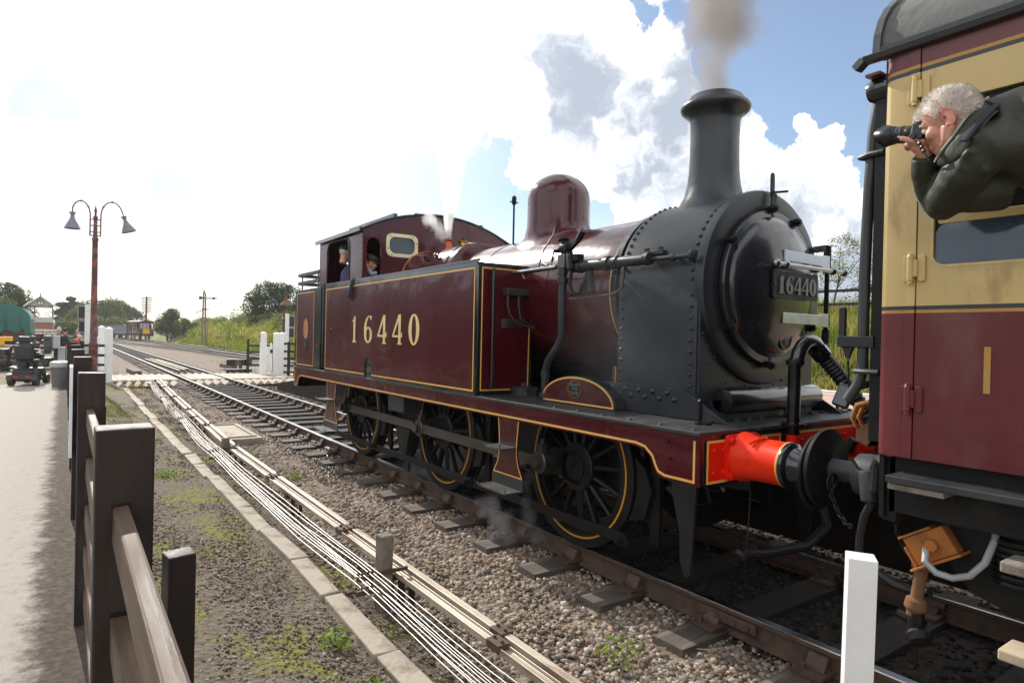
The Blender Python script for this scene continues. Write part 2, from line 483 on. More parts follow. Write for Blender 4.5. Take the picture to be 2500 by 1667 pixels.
M['rust'] = mat('rust_brown', (.16, .075, .035), .8, var=.3, vs=9, bump=.003, bs=40)
M['board'] = mat('crossing_board', (.40, .345, .28), .85, var=.22, vs=5, stretch=(3, .4, 3), bump=.004, bs=20, col2=(.27, .23, .185), c2amt=.4, c2s=5)
M['brick'] = mat('brick_red', (.30, .105, .065), .85, var=.2)
M['mortar'] = mat('mortar', (.40, .35, .30), .9)
M['tarp'] = mat('green_tarpaulin', (.018, .115, .10), .5, var=.2, vs=2.5, bump=.01, bs=3, coat=.1)
M['wagred'] = mat('wagon_red_oxide', (.12, .045, .035), .75, var=.3, vs=4, stretch=(1, 1, 3))
M['waggrey'] = mat('wagon_grey', (.19, .20, .225), .75, var=.2, vs=3, col2=(.34, .35, .37), c2amt=.35, c2s=4, stretch=(1.5, 1.5, .3))
M['vanbrown'] = mat('brake_van_brown', (.10, .04, .03), .7, var=.25, vs=3, stretch=(3, 3, .4))
M['yellow'] = mat('safety_yellow', (.75, .36, .01), .5, var=.08)
M['slate'] = mat('slate_roof', (.09, .085, .095), .7, var=.25, vs=6)
M['trim'] = mat('box_trim_white', (.62, .61, .58), .6, var=.1)
M['brown'] = mat('box_brown', (.085, .04, .028), .6, var=.2)
M['glass'] = mat('window_glass', (.03, .036, .042), .05, var=.1, spec=.8)
M['cone'] = mat('cone_orange', (.8, .12, .02), .5, var=.05)
M['greycab'] = mat('cabinet_grey', (.36, .38, .38), .5, var=.1, col2=(.25, .26, .26), c2amt=.2)
M['bin'] = mat('bin_grey', (.13, .135, .13), .55, var=.12)
M['plastic'] = mat('scooter_black', (.016, .017, .019), .4, var=.2)
M['plasticg'] = mat('scooter_grey', (.03, .032, .036), .45, var=.2)
M['taillight'] = mat('tail_light_red', (.5, .02, .015), .3, var=.05)
M['skin'] = mat('skin', (.55, .27, .19), .5, var=.1, vs=25, col2=(.58, .20, .14), c2amt=.35, c2s=14, bump=.0008, bs=90)
M['skind'] = mat('skin_darker', (.42, .21, .15), .55, var=.1)  # deeper skin tone, for the bald crown
M['hairw'] = mat('white_hair', (.86, .82, .77), .5, var=.15, vs=30)
M['hairg'] = mat('grey_hair', (.45, .42, .39), .6, var=.15)
M['haird'] = mat('dark_hair', (.02, .017, .015), .6, var=.15)
M['jacket'] = mat('olive_jacket', (.026, .032, .022), .62, var=.12, vs=9, bump=.004, bs=14, spec=.6)
M['jackin'] = mat('jacket_lining', (.30, .31, .26), .7, var=.1)
M['navyc'] = mat('navy_cloth', (.012, .013, .024), .8, var=.2)
M['denim'] = mat('blue_overall', (.042, .044, .13), .8, var=.2, vs=12, bump=.006, bs=10)
M['denimd'] = mat('dark_overall', (.012, .014, .02), .8, var=.2)
M['bluelt'] = mat('light_blue_cloth', (.28, .33, .42), .8, var=.15)
M['redc'] = mat('red_cloth', (.42, .04, .05), .8, var=.15)
M['camblack'] = mat('camera_black', (.012, .012, .013), .38, var=.2, bump=.0006, bs=120)
M['lens'] = mat('lens_glass', (.01, .012, .02), .05, var=.05, spec=1.)
M['bark'] = mat('bark', (.09, .07, .052), .9, var=.3, bump=.01, bs=20)
M['seat'] = mat('timber_pale', (.42, .34, .24), .8, var=.25, vs=8)
M['leaf'] = tone_mat('foliage', .7, trans=.35)
M['blade'] = tone_mat('grass_blades', .8, trans=.35)
M['stone'] = tone_mat('ballast_stone', .92)


def shade_band(m, x0, x1):
    """darkens the middle of a sleeper: shade under the train painted into its colour"""
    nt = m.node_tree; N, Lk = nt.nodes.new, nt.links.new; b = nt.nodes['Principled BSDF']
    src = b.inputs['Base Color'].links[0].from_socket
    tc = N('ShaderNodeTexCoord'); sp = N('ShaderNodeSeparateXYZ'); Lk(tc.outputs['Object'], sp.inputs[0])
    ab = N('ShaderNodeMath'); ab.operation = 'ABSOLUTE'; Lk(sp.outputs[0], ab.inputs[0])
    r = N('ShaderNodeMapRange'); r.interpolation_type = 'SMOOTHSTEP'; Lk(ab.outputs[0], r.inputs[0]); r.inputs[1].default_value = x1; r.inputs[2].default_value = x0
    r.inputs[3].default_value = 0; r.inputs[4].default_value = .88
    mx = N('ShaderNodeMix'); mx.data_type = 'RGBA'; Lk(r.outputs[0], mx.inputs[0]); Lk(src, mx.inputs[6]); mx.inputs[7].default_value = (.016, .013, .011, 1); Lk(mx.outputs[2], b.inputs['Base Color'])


shade_band(M['sleeper'], .80, 1.12)  # shade under the train, painted into the sleeper colour

# ================================================================== the setting
PROF = [(-400, 1), (-60, .0), (-20, .0), (-9, .06), (-6.5, .10), (-4.75, .12), (-4.3, .10), (-3.9, .03), (-3.1, -.13), (-2.75, -.19), (-2.1, -.25), (-1.6, -.235),
        (-1.25, -.19), (1.25, -.19), (1.6, -.23), (2.2, -.25), (5.8, -.25), (6.7, -.2), (9.3, -.2), (9.7, -.08), (10.4, .35), (13, 1.75), (16.3, 2.75), (20, 3.1), (60, 3.5), (400, 8)]
PX = np.array([p[0] for p in PROF], float); PZ = np.array([p[1] for p in PROF], float)


def gz(x, y):
    z = np.interp(x, PX, PZ)
    z = z + .18*np.exp(-((np.asarray(x)-13)/3.)**2)*np.sin(np.asarray(y)*.21+1)+.12*np.exp(-((np.asarray(x)-14)/4.)**2)*np.sin(np.asarray(y)*.53)
    far = np.clip((np.asarray(y)-150)/60., 0, 1)
    return z*(1-far*(np.asarray(x) < 9.0)*.0)


def ground_material():
    m = bpy.data.materials.new('ground_surface'); m.use_nodes = True; nt = m.node_tree
    b = nt.nodes['Principled BSDF']; N, Lk = nt.nodes.new, nt.links.new
    tc = N('ShaderNodeTexCoord'); sp = N('ShaderNodeSeparateXYZ'); Lk(tc.outputs['Object'], sp.inputs[0])

    def noise(s, d=6, r=.6):
        n = N('ShaderNodeTexNoise'); n.inputs['Scale'].default_value = s; n.inputs['Detail'].default_value = d; n.inputs['Roughness'].default_value = r
        Lk(tc.outputs['Object'], n.inputs['Vector']); return n.outputs[0]

    def ramp(v, a, c, lo=0, hi=1):
        n = N('ShaderNodeMapRange'); n.interpolation_type = 'SMOOTHSTEP'; Lk(v, n.inputs[0])
        for i, x in zip((1, 2, 3, 4), (a, c, lo, hi)): n.inputs[i].default_value = x
        return n.outputs[0]

    def mth(op, a, c):
        n = N('ShaderNodeMath'); n.operation = op; n.use_clamp = False
        for i, v in enumerate((a, c)):
            if isinstance(v, (int, float)): n.inputs[i].default_value = v
            else: Lk(v, n.inputs[i])
        return n.outputs[0]

    def mix(f, a, c):
        n = N('ShaderNodeMix'); n.data_type = 'RGBA'; Lk(f, n.inputs[0])
        for k, v in ((6, a), (7, c)):
            if isinstance(v, tuple): n.inputs[k].default_value = (*v, 1)
            else: Lk(v, n.inputs[k])
        return n.outputs[2]
    x = mth('ADD', sp.outputs[0], mth('MULTIPLY', mth('SUBTRACT', noise(1.3, 4), .5), .9))
    vor = N('ShaderNodeTexVoronoi'); vor.inputs['Scale'].default_value = 19; Lk(tc.outputs['Object'], vor.inputs['Vector'])
    vc = N('ShaderNodeSeparateColor'); Lk(vor.outputs['Color'], vc.inputs[0])
    stone = mix(vc.outputs[0], (.09, .067, .05), (.29, .235, .185))
    stone = mix(ramp(noise(.8), .55, .72), stone, (.13, .10, .075))
    soil = mix(noise(13, 9, .75), (.028, .022, .017), (.235, .19, .145))
    moss = ramp(mth('ADD', mth('MULTIPLY', noise(1.6, 5), .7), mth('MULTIPLY', noise(11, 6), .3)), .505, .60)
    soil = mix(moss, soil, (.155, .15, .028))
    grass = mix(noise(.35, 7, .65), (.10, .125, .018), (.24, .185, .08))
    grass = mix(ramp(noise(.13, 4), .45, .62), grass, (.20, .23, .03))
    yard = mix(noise(.55, 6, .6), (.24, .20, .16), (.13, .13, .05))
    c = mix(ramp(x, -2.75, -2.35), soil, stone)
    band = mth('MULTIPLY', ramp(sp.outputs[0], -.98, -.80), ramp(sp.outputs[0], 1.9, 1.6))  # dark strip painted into the ground as shade under the train
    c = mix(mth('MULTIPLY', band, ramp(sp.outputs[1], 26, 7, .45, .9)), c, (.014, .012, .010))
    c = mix(ramp(x, 9.25, 9.75), c, grass)
    c = mix(ramp(x, -4.95, -5.3), c, yard)
    Lk(c, b.inputs['Base Color']); b.inputs['Roughness'].default_value = .95; b.inputs['Specular IOR Level'].default_value = .25
    bp = N('ShaderNodeBump'); bp.inputs['Distance'].default_value = .05
    Lk(mth('SUBTRACT', mth('MULTIPLY', noise(30, 6), .5), vor.outputs['Distance']), bp.inputs['Height'])
    bp.inputs['Strength'].default_value = .45
    Lk(bp.outputs[0], b.inputs['Normal'])
    return m


xs = sorted(set([round(v, 3) for v in list(PX)] + list(np.arange(-9, 22, .35)) + [-300, -200, -120, -80, -40, -30, -15, 26, 32, 40, 80, 120, 200, 300]))
ys = list(np.arange(-14, 30, .6))+list(np.arange(30, 160, 2.5))+list(np.arange(160, 400, 20))+[450, 600, 900, 1400]
ys = [-300, -120, -50, -25]+ys
XX, YY = np.meshgrid(np.array(xs, float), np.array(ys, float))
ZZ = gz(XX, YY)
near = (np.abs(XX) < 6) & (YY < 30)
ZZ = ZZ + np.where(near & (XX > -4.3) & (XX < -1.4), RNG.normal(0, .009, XX.shape), 0)
V = np.stack([XX, YY, ZZ], -1).reshape(-1, 3)
nx, ny = len(xs), len(ys)
I, J = np.meshgrid(np.arange(nx-1), np.arange(ny-1))
b0 = (J*nx+I).ravel()
F = np.stack([b0, b0+1, b0+nx+1, b0+nx], 1)
tag(link('ground', np_mesh('ground', V, F), None, True, ground_material()), kind='structure')


def path_material():
    m = mat('path_asphalt', (.335, .305, .27), .95, var=.07, vs=22, bump=.003, bs=120, col2=(.27, .24, .21), c2amt=.35, c2s=14, spec=.15)
    nt = m.node_tree; N, Lk = nt.nodes.new, nt.links.new; b = nt.nodes['Principled BSDF']
    src = b.inputs['Base Color'].links[0].from_socket
    tc = N('ShaderNodeTexCoord'); sp = N('ShaderNodeSeparateXYZ'); Lk(tc.outputs['Object'], sp.inputs[0])
    n = N('ShaderNodeTexNoise'); n.inputs['Scale'].default_value = 5; n.inputs['Detail'].default_value = 12; n.inputs['Roughness'].default_value = .8; Lk(tc.outputs['Object'], n.inputs['Vector'])
    a = N('ShaderNodeMath'); a.operation = 'MULTIPLY_ADD'; Lk(n.outputs[0], a.inputs[0]); a.inputs[1].default_value = .55; Lk(sp.outputs[0], a.inputs[2])
    r = N('ShaderNodeMapRange'); r.interpolation_type = 'SMOOTHSTEP'; Lk(a.outputs[0], r.inputs[0]); r.inputs[1].default_value = -4.52; r.inputs[2].default_value = -4.36
    n2 = N('ShaderNodeTexNoise'); n2.inputs['Scale'].default_value = 28; n2.inputs['Detail'].default_value = 6; Lk(tc.outputs['Object'], n2.inputs['Vector'])
    mx0 = N('ShaderNodeMix'); mx0.data_type = 'RGBA'; Lk(n2.outputs[0], mx0.inputs[0]); mx0.inputs[6].default_value = (.018, .014, .011, 1); mx0.inputs[7].default_value = (.13, .10, .078, 1)
    mx = N('ShaderNodeMix'); mx.data_type = 'RGBA'; Lk(r.outputs[0], mx.inputs[0]); Lk(src, mx.inputs[6]); Lk(mx0.outputs[2], mx.inputs[7]); Lk(mx.outputs[2], b.inputs['Base Color'])
    return m


mb = MB()
pys = list(np.arange(-6, 24.1, .5)); pxs = [-6.6, -6.0, -5.3, -4.9, -4.6, -4.33]
pv = [(x + (.12*math.sin(y*1.7) if x < -6.5 else 0), y, .134 + .004*math.sin(3*x+y)) for y in pys for x in pxs]
mb.add(pv, [(j*6+i, j*6+i+1, (j+1)*6+i+1, (j+1)*6+i) for j in range(len(pys)-1) for i in range(5)])
tag(mb.build('path', path_material(), None, True), kind='structure')


# ---------------------------------------------------------------- stones
def ico():
    t = (1+5**.5)/2
    v = np.array([(-1, t, 0), (1, t, 0), (-1, -t, 0), (1, -t, 0), (0, -1, t), (0, 1, t), (0, -1, -t), (0, 1, -t), (t, 0, -1), (t, 0, 1), (-t, 0, -1), (-t, 0, 1)])
    v /= np.linalg.norm(v[0])
    f = np.array([(0, 11, 5), (0, 5, 1), (0, 1, 7), (0, 7, 10), (0, 10, 11), (1, 5, 9), (5, 11, 4), (11, 10, 2), (10, 7, 6), (7, 1, 8),
                  (3, 9, 4), (3, 4, 2), (3, 2, 6), (3, 6, 8), (3, 8, 9), (4, 9, 5), (2, 4, 11), (6, 2, 10), (8, 6, 7), (9, 8, 1)])
    return v, f


def rand_rot(n):
    q = RNG.normal(size=(n, 4)); q /= np.linalg.norm(q, axis=1)[:, None]
    w, x, y, z = q.T
    return np.stack([1-2*(y*y+z*z), 2*(x*y-z*w), 2*(x*z+y*w), 2*(x*y+z*w), 1-2*(x*x+z*z), 2*(y*z-x*w), 2*(x*z-y*w), 2*(y*z+x*w), 1-2*(x*x+y*y)], 1).reshape(n, 3, 3)


def stones(regions, cols, name, skip=None):
    """regions: (x0, x1, y0, y1, per m2, smallest, largest)"""
    P, S = [], []
    for x0, x1, y0, y1, dens, s0, s1 in regions:
        n = int((x1-x0)*(y1-y0)*dens)
        p = np.stack([RNG.uniform(x0, x1, n), RNG.uniform(y0, y1, n)], 1)
        s = s0+(s1-s0)*RNG.random(n)**1.8
        if skip is not None: k = ~skip(p[:, 0], p[:, 1]); p, s = p[k], s[k]
        P.append(p); S.append(s)
    P = np.concatenate(P); S = np.concatenate(S); n = len(S)
    iv, jf = ico()
    v = iv[None]*(1+RNG.uniform(-.32, .32, (n, 12, 1)))*(S[:, None, None]*.5)
    v = v*RNG.uniform(.6, 1.25, (n, 1, 3))
    v = np.einsum('nij,nkj->nki', rand_rot(n), v)
    v[:, :, 2] *= .75
    c = np.stack([P[:, 0], P[:, 1], gz(P[:, 0], P[:, 1])+S*RNG.uniform(-.1, .25, n)], 1)
    v = v+c[:, None, :]
    f = (jf[None]+np.arange(n)[:, None, None]*12).reshape(-1, 3)
    cols = np.array(cols); t = cols[RNG.integers(0, len(cols), n)]*RNG.uniform(.75, 1.2, (n, 1))
    return np_mesh(name, v.reshape(-1, 3), f, np.repeat(t, 20, 0))


BAL = [(.27, .20, .14), (.31, .24, .18), (.20, .14, .10), (.36, .30, .24), (.25, .155, .11), (.14, .105, .08), (.42, .37, .31), (.21, .19, .17)]
DARK = [(.045, .037, .03), (.07, .055, .045), (.10, .08, .065), (.03, .025, .021)]
SHADE_OIL = [(.016, .014, .012), (.03, .026, .022), (.05, .042, .036), (.012, .011, .010)]  # near-black stones: painted shade under the train, and real oil
SOIL = [(.16, .13, .10), (.24, .20, .165), (.09, .07, .055), (.30, .27, .24), (.20, .14, .10)]
SLEEP_Y = [1.33+.762*k for k in range(-3, 34)]


def on_sleeper(x, y):
    k = np.abs((np.asarray(y)-1.33+.381) % .762-.381)
    return (np.abs(x) < 1.34) & (k < .135)


tag(link('ballast_stones', stones([(-2.42, -.66, 1.0, 6.5, 1050, .022, .058), (-2.42, -.66, 6.5, 14, 620, .025, .06), (-2.35, -1.0, 14, 26, 330, .03, .065)], BAL, 'ballast_stones', on_sleeper), None, False, M['stone']), kind='stuff')
tag(link('dark_ballast', stones([(-.66, .66, 8, 24.6, 300, .03, .06), (.66, 3.2, 9, 26, 150, .035, .065)], DARK, 'dark_ballast', on_sleeper), None, False, M['stone']), kind='stuff')  # darker stones between the rails and to their right
tag(link('shade_black_ballast', stones([(-.9, .9, -2, 8, 420, .025, .055), (.8, 1.9, -2, 9, 200, .03, .06)], SHADE_OIL, 'shade_black_ballast', on_sleeper), None, False, M['stone']), kind='stuff')  # stones under the train, its shade put into their colour
tag(link('oily_ballast', stones([(-1.45, -.66, 8.8, 12.8, 520, .025, .06), (-1.15, -.66, 6, 8.8, 420, .02, .05)], SHADE_OIL, 'oily_ballast', on_sleeper), None, False, tone_mat('oily_stone', .22)), kind='stuff')
tag(link('soil_grit', stones([(-4.25, -3.0, 1.8, 8, 1500, .007, .030), (-4.2, -3.0, 8, 20, 420, .010, .036), (-2.86, -2.4, 1.8, 9, 700, .014, .045), (-2.86, -2.4, 9, 24, 260, .02, .05), (-4.75, -4.3, 2.2, 9, 160, .006, .026), (-5.6, -4.75, 2.8, 9, 8, .006, .02), (-9, -6.8, 14, 30, 12, .02, .06)], SOIL, 'soil_grit'), None, False, M['stone']), kind='stuff')


def struct(name, label=None):
    o = bpy.data.objects.new(name, None); o.empty_display_size = .2; COL.objects.link(o); WORLD_BASE[o.name] = Vector((0, 0, 0))
    return tag(o, label, None, None, 'structure')


# ---------------------------------------------------------------- railway tracks
HEAD = [(-.070, -.159), (-.070, -.15), (-.012, -.13), (-.010, -.045), (-.035, -.032), (-.035, -.005), (-.029, 0), (.029, 0), (.035, -.005), (.035, -.032), (.010, -.045), (.012, -.13), (.070, -.15), (.070, -.159)]


def rail_mesh(mb, line, top=True):
    """rail section swept along points (x, y, z of the head's top)"""
    n = len(HEAD); vs = []
    L = [Vector(p) for p in line]
    for i, p in enumerate(L):
        d = (L[min(i+1, len(L)-1)]-L[max(i-1, 0)]).normalized(); s = Vector((d.y, -d.x, 0)).normalized()
        for hx, hz in HEAD: vs.append(p+s*hx+Vector((0, 0, hz)))
    b = len(mb.v); mb.v += [tuple(v) for v in vs]
    for i in range(len(L)-1):
        for k in range(n):
            kk = (k+1) % n
            mb.f.append([b+i*n+k, b+i*n+kk, b+(i+1)*n+kk, b+(i+1)*n+k]); mb.mi.append(1 if k in (6, 5, 7) else 0)
    mb.f.append([b+k for k in range(n)]); mb.mi.append(0)
    mb.f.append([b+(len(L)-1)*n+k for k in reversed(range(n))]); mb.mi.append(0)


def one_rail(parent, pts):
    mb = MB(); rail_mesh(mb, pts); return mb.build('rail', [M['rail'], M['railtop']], parent, False)


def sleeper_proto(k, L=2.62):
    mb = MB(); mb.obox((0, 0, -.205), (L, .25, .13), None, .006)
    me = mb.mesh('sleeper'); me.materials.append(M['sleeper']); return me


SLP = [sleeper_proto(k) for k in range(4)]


def chair_mesh():
    mb = MB(); mb.box(-.19, .19, -.095, .095, -.139, -.118)
    mb.prism([(-.10, 0), (-.055, .085), (-.035, .085), (-.02, .01), (-.02, 0)], (0, -.06, -.118), (1, 0, 0), (0, 0, 1), (0, .12, 0))
    mb.prism([(.10, 0), (.055, .075), (.035, .075), (.02, .01), (.02, 0)], (0, -.06, -.118), (1, 0, 0), (0, 0, 1), (0, .12, 0))
    for sx, sy in ((-.14, .05), (.14, -.05)): mb.cyl((sx, sy, -.118), (sx, sy, -.085), .022, n=6)
    mb.tube([(-.045, -.10, -.06), (-.045, .10, -.06)], .028, 6)
    me = mb.mesh('rail_chair'); me.materials.append(M['rail']); return me


CHM = chair_mesh()
tr = struct('railway_track', 'bullhead track of rusty rails on dark timber sleepers under the train')
one_rail(tr, [(-.7525, y, 0) for y in (-8, 2.75)]); one_rail(tr, [(-.7525, y, 0) for y in (2.756, 20, 60, 120, 200, 280)])
one_rail(tr, [(.7525, y, 0) for y in (-8, 2.75)]); one_rail(tr, [(.7525, y, 0) for y in (2.756, 20, 60, 120, 200, 280)])


def place(me, name, parent, loc, rz=0, rx=0, ry=0):
    o = bpy.data.objects.new(name, me); COL.objects.link(o)
    o.location = loc; o.rotation_euler = (rx, ry, rz)
    o.parent = parent
    if parent is not None and parent.name in WORLD_BASE: o.matrix_parent_inverse = Matrix.Translation(-WORLD_BASE[parent.name])
    return o


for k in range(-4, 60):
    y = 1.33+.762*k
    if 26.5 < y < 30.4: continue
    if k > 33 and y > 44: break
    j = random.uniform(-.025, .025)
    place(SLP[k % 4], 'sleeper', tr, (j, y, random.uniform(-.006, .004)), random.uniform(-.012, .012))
    if y < 26:
        for s in (-1, 1): place(CHM, 'rail_chair', tr, (s*.7525, y, 0), 0 if s > 0 else PI)
mb = MB()                                       # fishplates at the near rail joint
for s in (-1, 1):
    mb.box(s*.0525-.7525-.012, s*.0525-.7525+.012, 2.52, 2.98, -.10, -.035)
for yy in (2.58, 2.68, 2.82, 2.92): mb.cyl((-.835, yy, -.07), (-.80, yy, -.07), .02, n=6)
mb.build('fishplate', M['rail'], tr, False, .004)
mb = MB()
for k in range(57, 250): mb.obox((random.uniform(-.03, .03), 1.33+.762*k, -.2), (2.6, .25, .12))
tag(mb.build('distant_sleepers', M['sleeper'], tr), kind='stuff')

tr2 = struct('far_track', 'second track curving away along the foot of the grassy bank')
cl = [(8.04, 10), (8.04, 40), (8.0, 70), (7.75, 100), (7.3, 131), (6.2, 165), (4.2, 200), (1, 240)]
for s in (-.7525, .7525): one_rail(tr2, [(x+s, y, 0) for x, y in cl])
mb = MB()
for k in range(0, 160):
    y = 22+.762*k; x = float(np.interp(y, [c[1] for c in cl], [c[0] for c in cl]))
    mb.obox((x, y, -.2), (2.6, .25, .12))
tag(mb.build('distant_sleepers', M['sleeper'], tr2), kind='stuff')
tr3 = struct('crossover_track', 'curving crossover rails between the two tracks')
cl3 = [(7.25, 18), (7.1, 40), (6.6, 57), (6.05, 68), (5.0, 80), (3.6, 96), (2.2, 115), (1.0, 135)]
for s in (-.7525, .7525): one_rail(tr3, [(x+s, y, -.004) for x, y in cl3])
for xx, y0, y1, k in ((-.18, 33.2, 47, 0), (.10, 33.6, 47.5, 1), (.34, 34.4, 46, 2)):
    mb = MB(); rail_mesh(mb, [(xx, y0, -.005), (xx-.16, y1, -.005)])
    tag(mb.build('spare_rail', [M['rail'], M['galv']]), ['loose rail nearest the left running rail beyond the foot crossing', 'middle one of three loose rails lying in the track', 'loose rail nearest the right running rail beyond the foot crossing'][k], 'rail', 'loose rails lying between the running rails')

# concrete edging strip beside the signal wires
kb = struct('kerb', 'worn concrete edging strip beside the signal wires')
y = 1.9; k = 0
while y < 24:
    L = random.uniform(.85, 1.05); xc = -2.93+.03*math.sin(y*.35)+random.uniform(-.012, .012)
    mb = MB(); mb.obox((0, 0, 0), (.155, L-.012, .16), Euler((random.uniform(-.012, .012), random.uniform(-.05, .05), random.uniform(-.018, .018))).to_matrix(), .008)
    me = mb.mesh('kerbstone'); me.materials.append(M['concrete'])
    o = place(me, 'kerbstone', kb, (xc, y+L/2, -.185+random.uniform(-.012, .008)))
    b = o.modifiers.new('bevel', 'BEVEL'); b.width = .012; b.segments = 2
    y += L; k += 1
# inspection cover
t = thing('inspection_cover', 'square concrete inspection cover with a raised rim beside the track', 'cover', (-1.86, 13.4, -.2))
mb = MB(); mb.box(-2.20, -1.53, 12.35, 14.5, -.26, -.11); mb.build('slab', M['concrete'], t, False, .012)
mb = MB()
for a in ((-2.12, -1.61, 12.50, 12.56), (-2.12, -1.61, 14.29, 14.35), (-2.12, -2.07, 12.563, 14.287), (-1.66, -1.61, 12.563, 14.287)): mb.box(*a, -.108, -.085)
mb.build('rim', M['concrete'], t, False, .006)

# ---------------------------------------------------------------- foot crossing of boards
fc = struct('foot_crossing', 'pale timber foot crossing between the white gates')
x = -3.2
while x < 4.3:
    w = .245
    if abs(x+w/2+.7525) < .2 or abs(x+w/2-.7525) < .2:
        x += .2; continue
    mb = MB(); mb.box(x+.004, x+w-.004, 27.1+random.uniform(-.03, .03), 30.2+random.uniform(-.05, .05), -.10, -.012+random.uniform(-.006, .004))
    mb.build('board', M['board'], fc, False, .006)
    x += w
for side, (ya, yb, zt) in enumerate(((25.75, 27.0, -.02), (30.4, 31.5, -.02))):
    t = thing('trespass_guard', ['near row of ridged timber guards in front of the foot crossing', 'far row of ridged timber guards behind the foot crossing'][side], 'trespass guard', (0, ya, -.15), group='ridged trespass guards')
    x = -3.35
    while x < 4.1:
        if abs(x+.14+.7525) > .22 and abs(x+.14-.7525) > .22:
            mb = MB(); j = random.uniform(-.01, .01)
            mb.prism([(0, -.14), (.14, .0+j), (.28, -.14)], (x, ya+random.uniform(-.05, .05), zt), (1, 0, 0), (0, 0, 1), (0, yb-ya, 0))
            mb.build('ridge', M['board'], t)
        x += .285
for i, (px_, py_) in enumerate(((-2.05, 32.8), (2.65, 37.0))):
    mb = MB(); mb.obox((px_, py_, -.03), (.30, 2.6, .20), Euler((0, 0, .04)).to_matrix())
    tag(mb.build('timber_block', M['sleeper'], None, False, .01), ['dark timber block left of the track beyond the foot crossing', 'dark timber block right of the track beyond the foot crossing'][i], 'timber')

# platform behind the locomotive
pf = struct('platform', 'pinkish paved platform behind the locomotive')
mb = MB(); mb.box(1.78, 6.4, -12, 15, -.3, 1.02); mb.add([(1.78, 15, 1.02), (6.4, 15, 1.02), (6.4, 24, .0), (1.78, 24, .0), (1.78, 15, -.3), (6.4, 15, -.3), (6.4, 24, -.3), (1.78, 24, -.3)], [(0, 1, 2, 3), (0, 3, 7, 4), (1, 5, 6, 2)])
mb.build('platform_wall', mat('shade_dark_wall', (.028, .024, .021), .95, var=.4, vs=3, spec=.1), pf)  # wall colour darkened to stand in for the shade behind the train
pave = mat('paving_pink', (.40, .285, .23), .9, var=.1, vs=3, bump=.003, bs=60)
for iy in range(-12, 15):
    for ix in range(6):
        mb = MB(); x0 = 1.80+ix*.70
        mb.box(x0+.004, x0+.694, iy+.004, iy+.996, 1.0, 1.03+random.uniform(-.002, .002))
        mb.build('paving_slab', pave, pf)
mb = MB()
for iy in range(-12, 15): mb.box(6.12, 6.37, iy+.004, iy+.996, 1.0, 1.034)
mb.build('white_edge', M['white2'], pf)
mb = MB(); mb.box(1.66, 1.78, -12, 15, .86, 1.03); mb.build('coping', M['concrete'], pf, False, .01)

# the air: one thin haze box round the whole place
mb = MB(); mb.box(-350, 350, -250, 460, -3, 24)
hz_m = bpy.data.materials.new('air_haze'); hz_m.use_nodes = True; nt = hz_m.node_tree; nt.nodes.clear()
o_ = nt.nodes.new('ShaderNodeOutputMaterial'); pv = nt.nodes.new('ShaderNodeVolumePrincipled'); nt.links.new(pv.outputs[0], o_.inputs['Volume'])
pv.inputs['Color'].default_value = (.93, .95, 1, 1); pv.inputs['Density'].default_value = .0003; pv.inputs['Anisotropy'].default_value = .45
tag(mb.build('haze', hz_m), kind='stuff')

# ================================================================== the locomotive
loco = thing('locomotive', 'crimson steam tank locomotive with black smokebox standing under steam', 'locomotive', (0, 7.05, 0))
BX = 1.26
Y0, Y1 = 2.65, 11.45
WH = [4.337, 6.775, 9.366]
RW = .6985
XA, YA, ZA = Vector((1, 0, 0)), Vector((0, 1, 0)), Vector((0, 0, 1))


def P(name, mb, m, parent=loco, smooth=False, bevel=0, auto=None, label=None):
    o = mb.build(name, m, parent, smooth, bevel, auto)
    if label: o['label'] = label
    if name in ('rivet_row', 'bolt_head', 'hinge_lug'): o['kind'] = 'stuff'
    return o


mb = MB(); mb.box(-BX, BX, Y0, Y1, 1.228, 1.253); fp = P('footplate', mb, M['plate'], bevel=.004)
mb = MB()
for s in (-1, 1):
    for k in range(30):
        y = 2.75+k*.29
        mb.lathe([(.02, 0), (.018, .006), (.009, .011), (.001, .012)], (s*1.19, y, 1.253), n=8, cap=False)
P('rivet_row', mb, M['plate'], fp)
mb = MB()
for k in range(6): mb.cyl((-.95+k*.15, 2.93, 1.253), (-.95+k*.15, 2.93, 1.272), .020, n=6); mb.cyl((.35+k*.15, 2.93, 1.253), (.35+k*.15, 2.93, 1.272), .020, n=6)
for k in range(8): mb.cyl((-.745, 2.98+k*.16, 1.253), (-.745, 2.98+k*.16, 1.270), .018, n=6)
P('bolt_head', mb, M['plate'], fp)

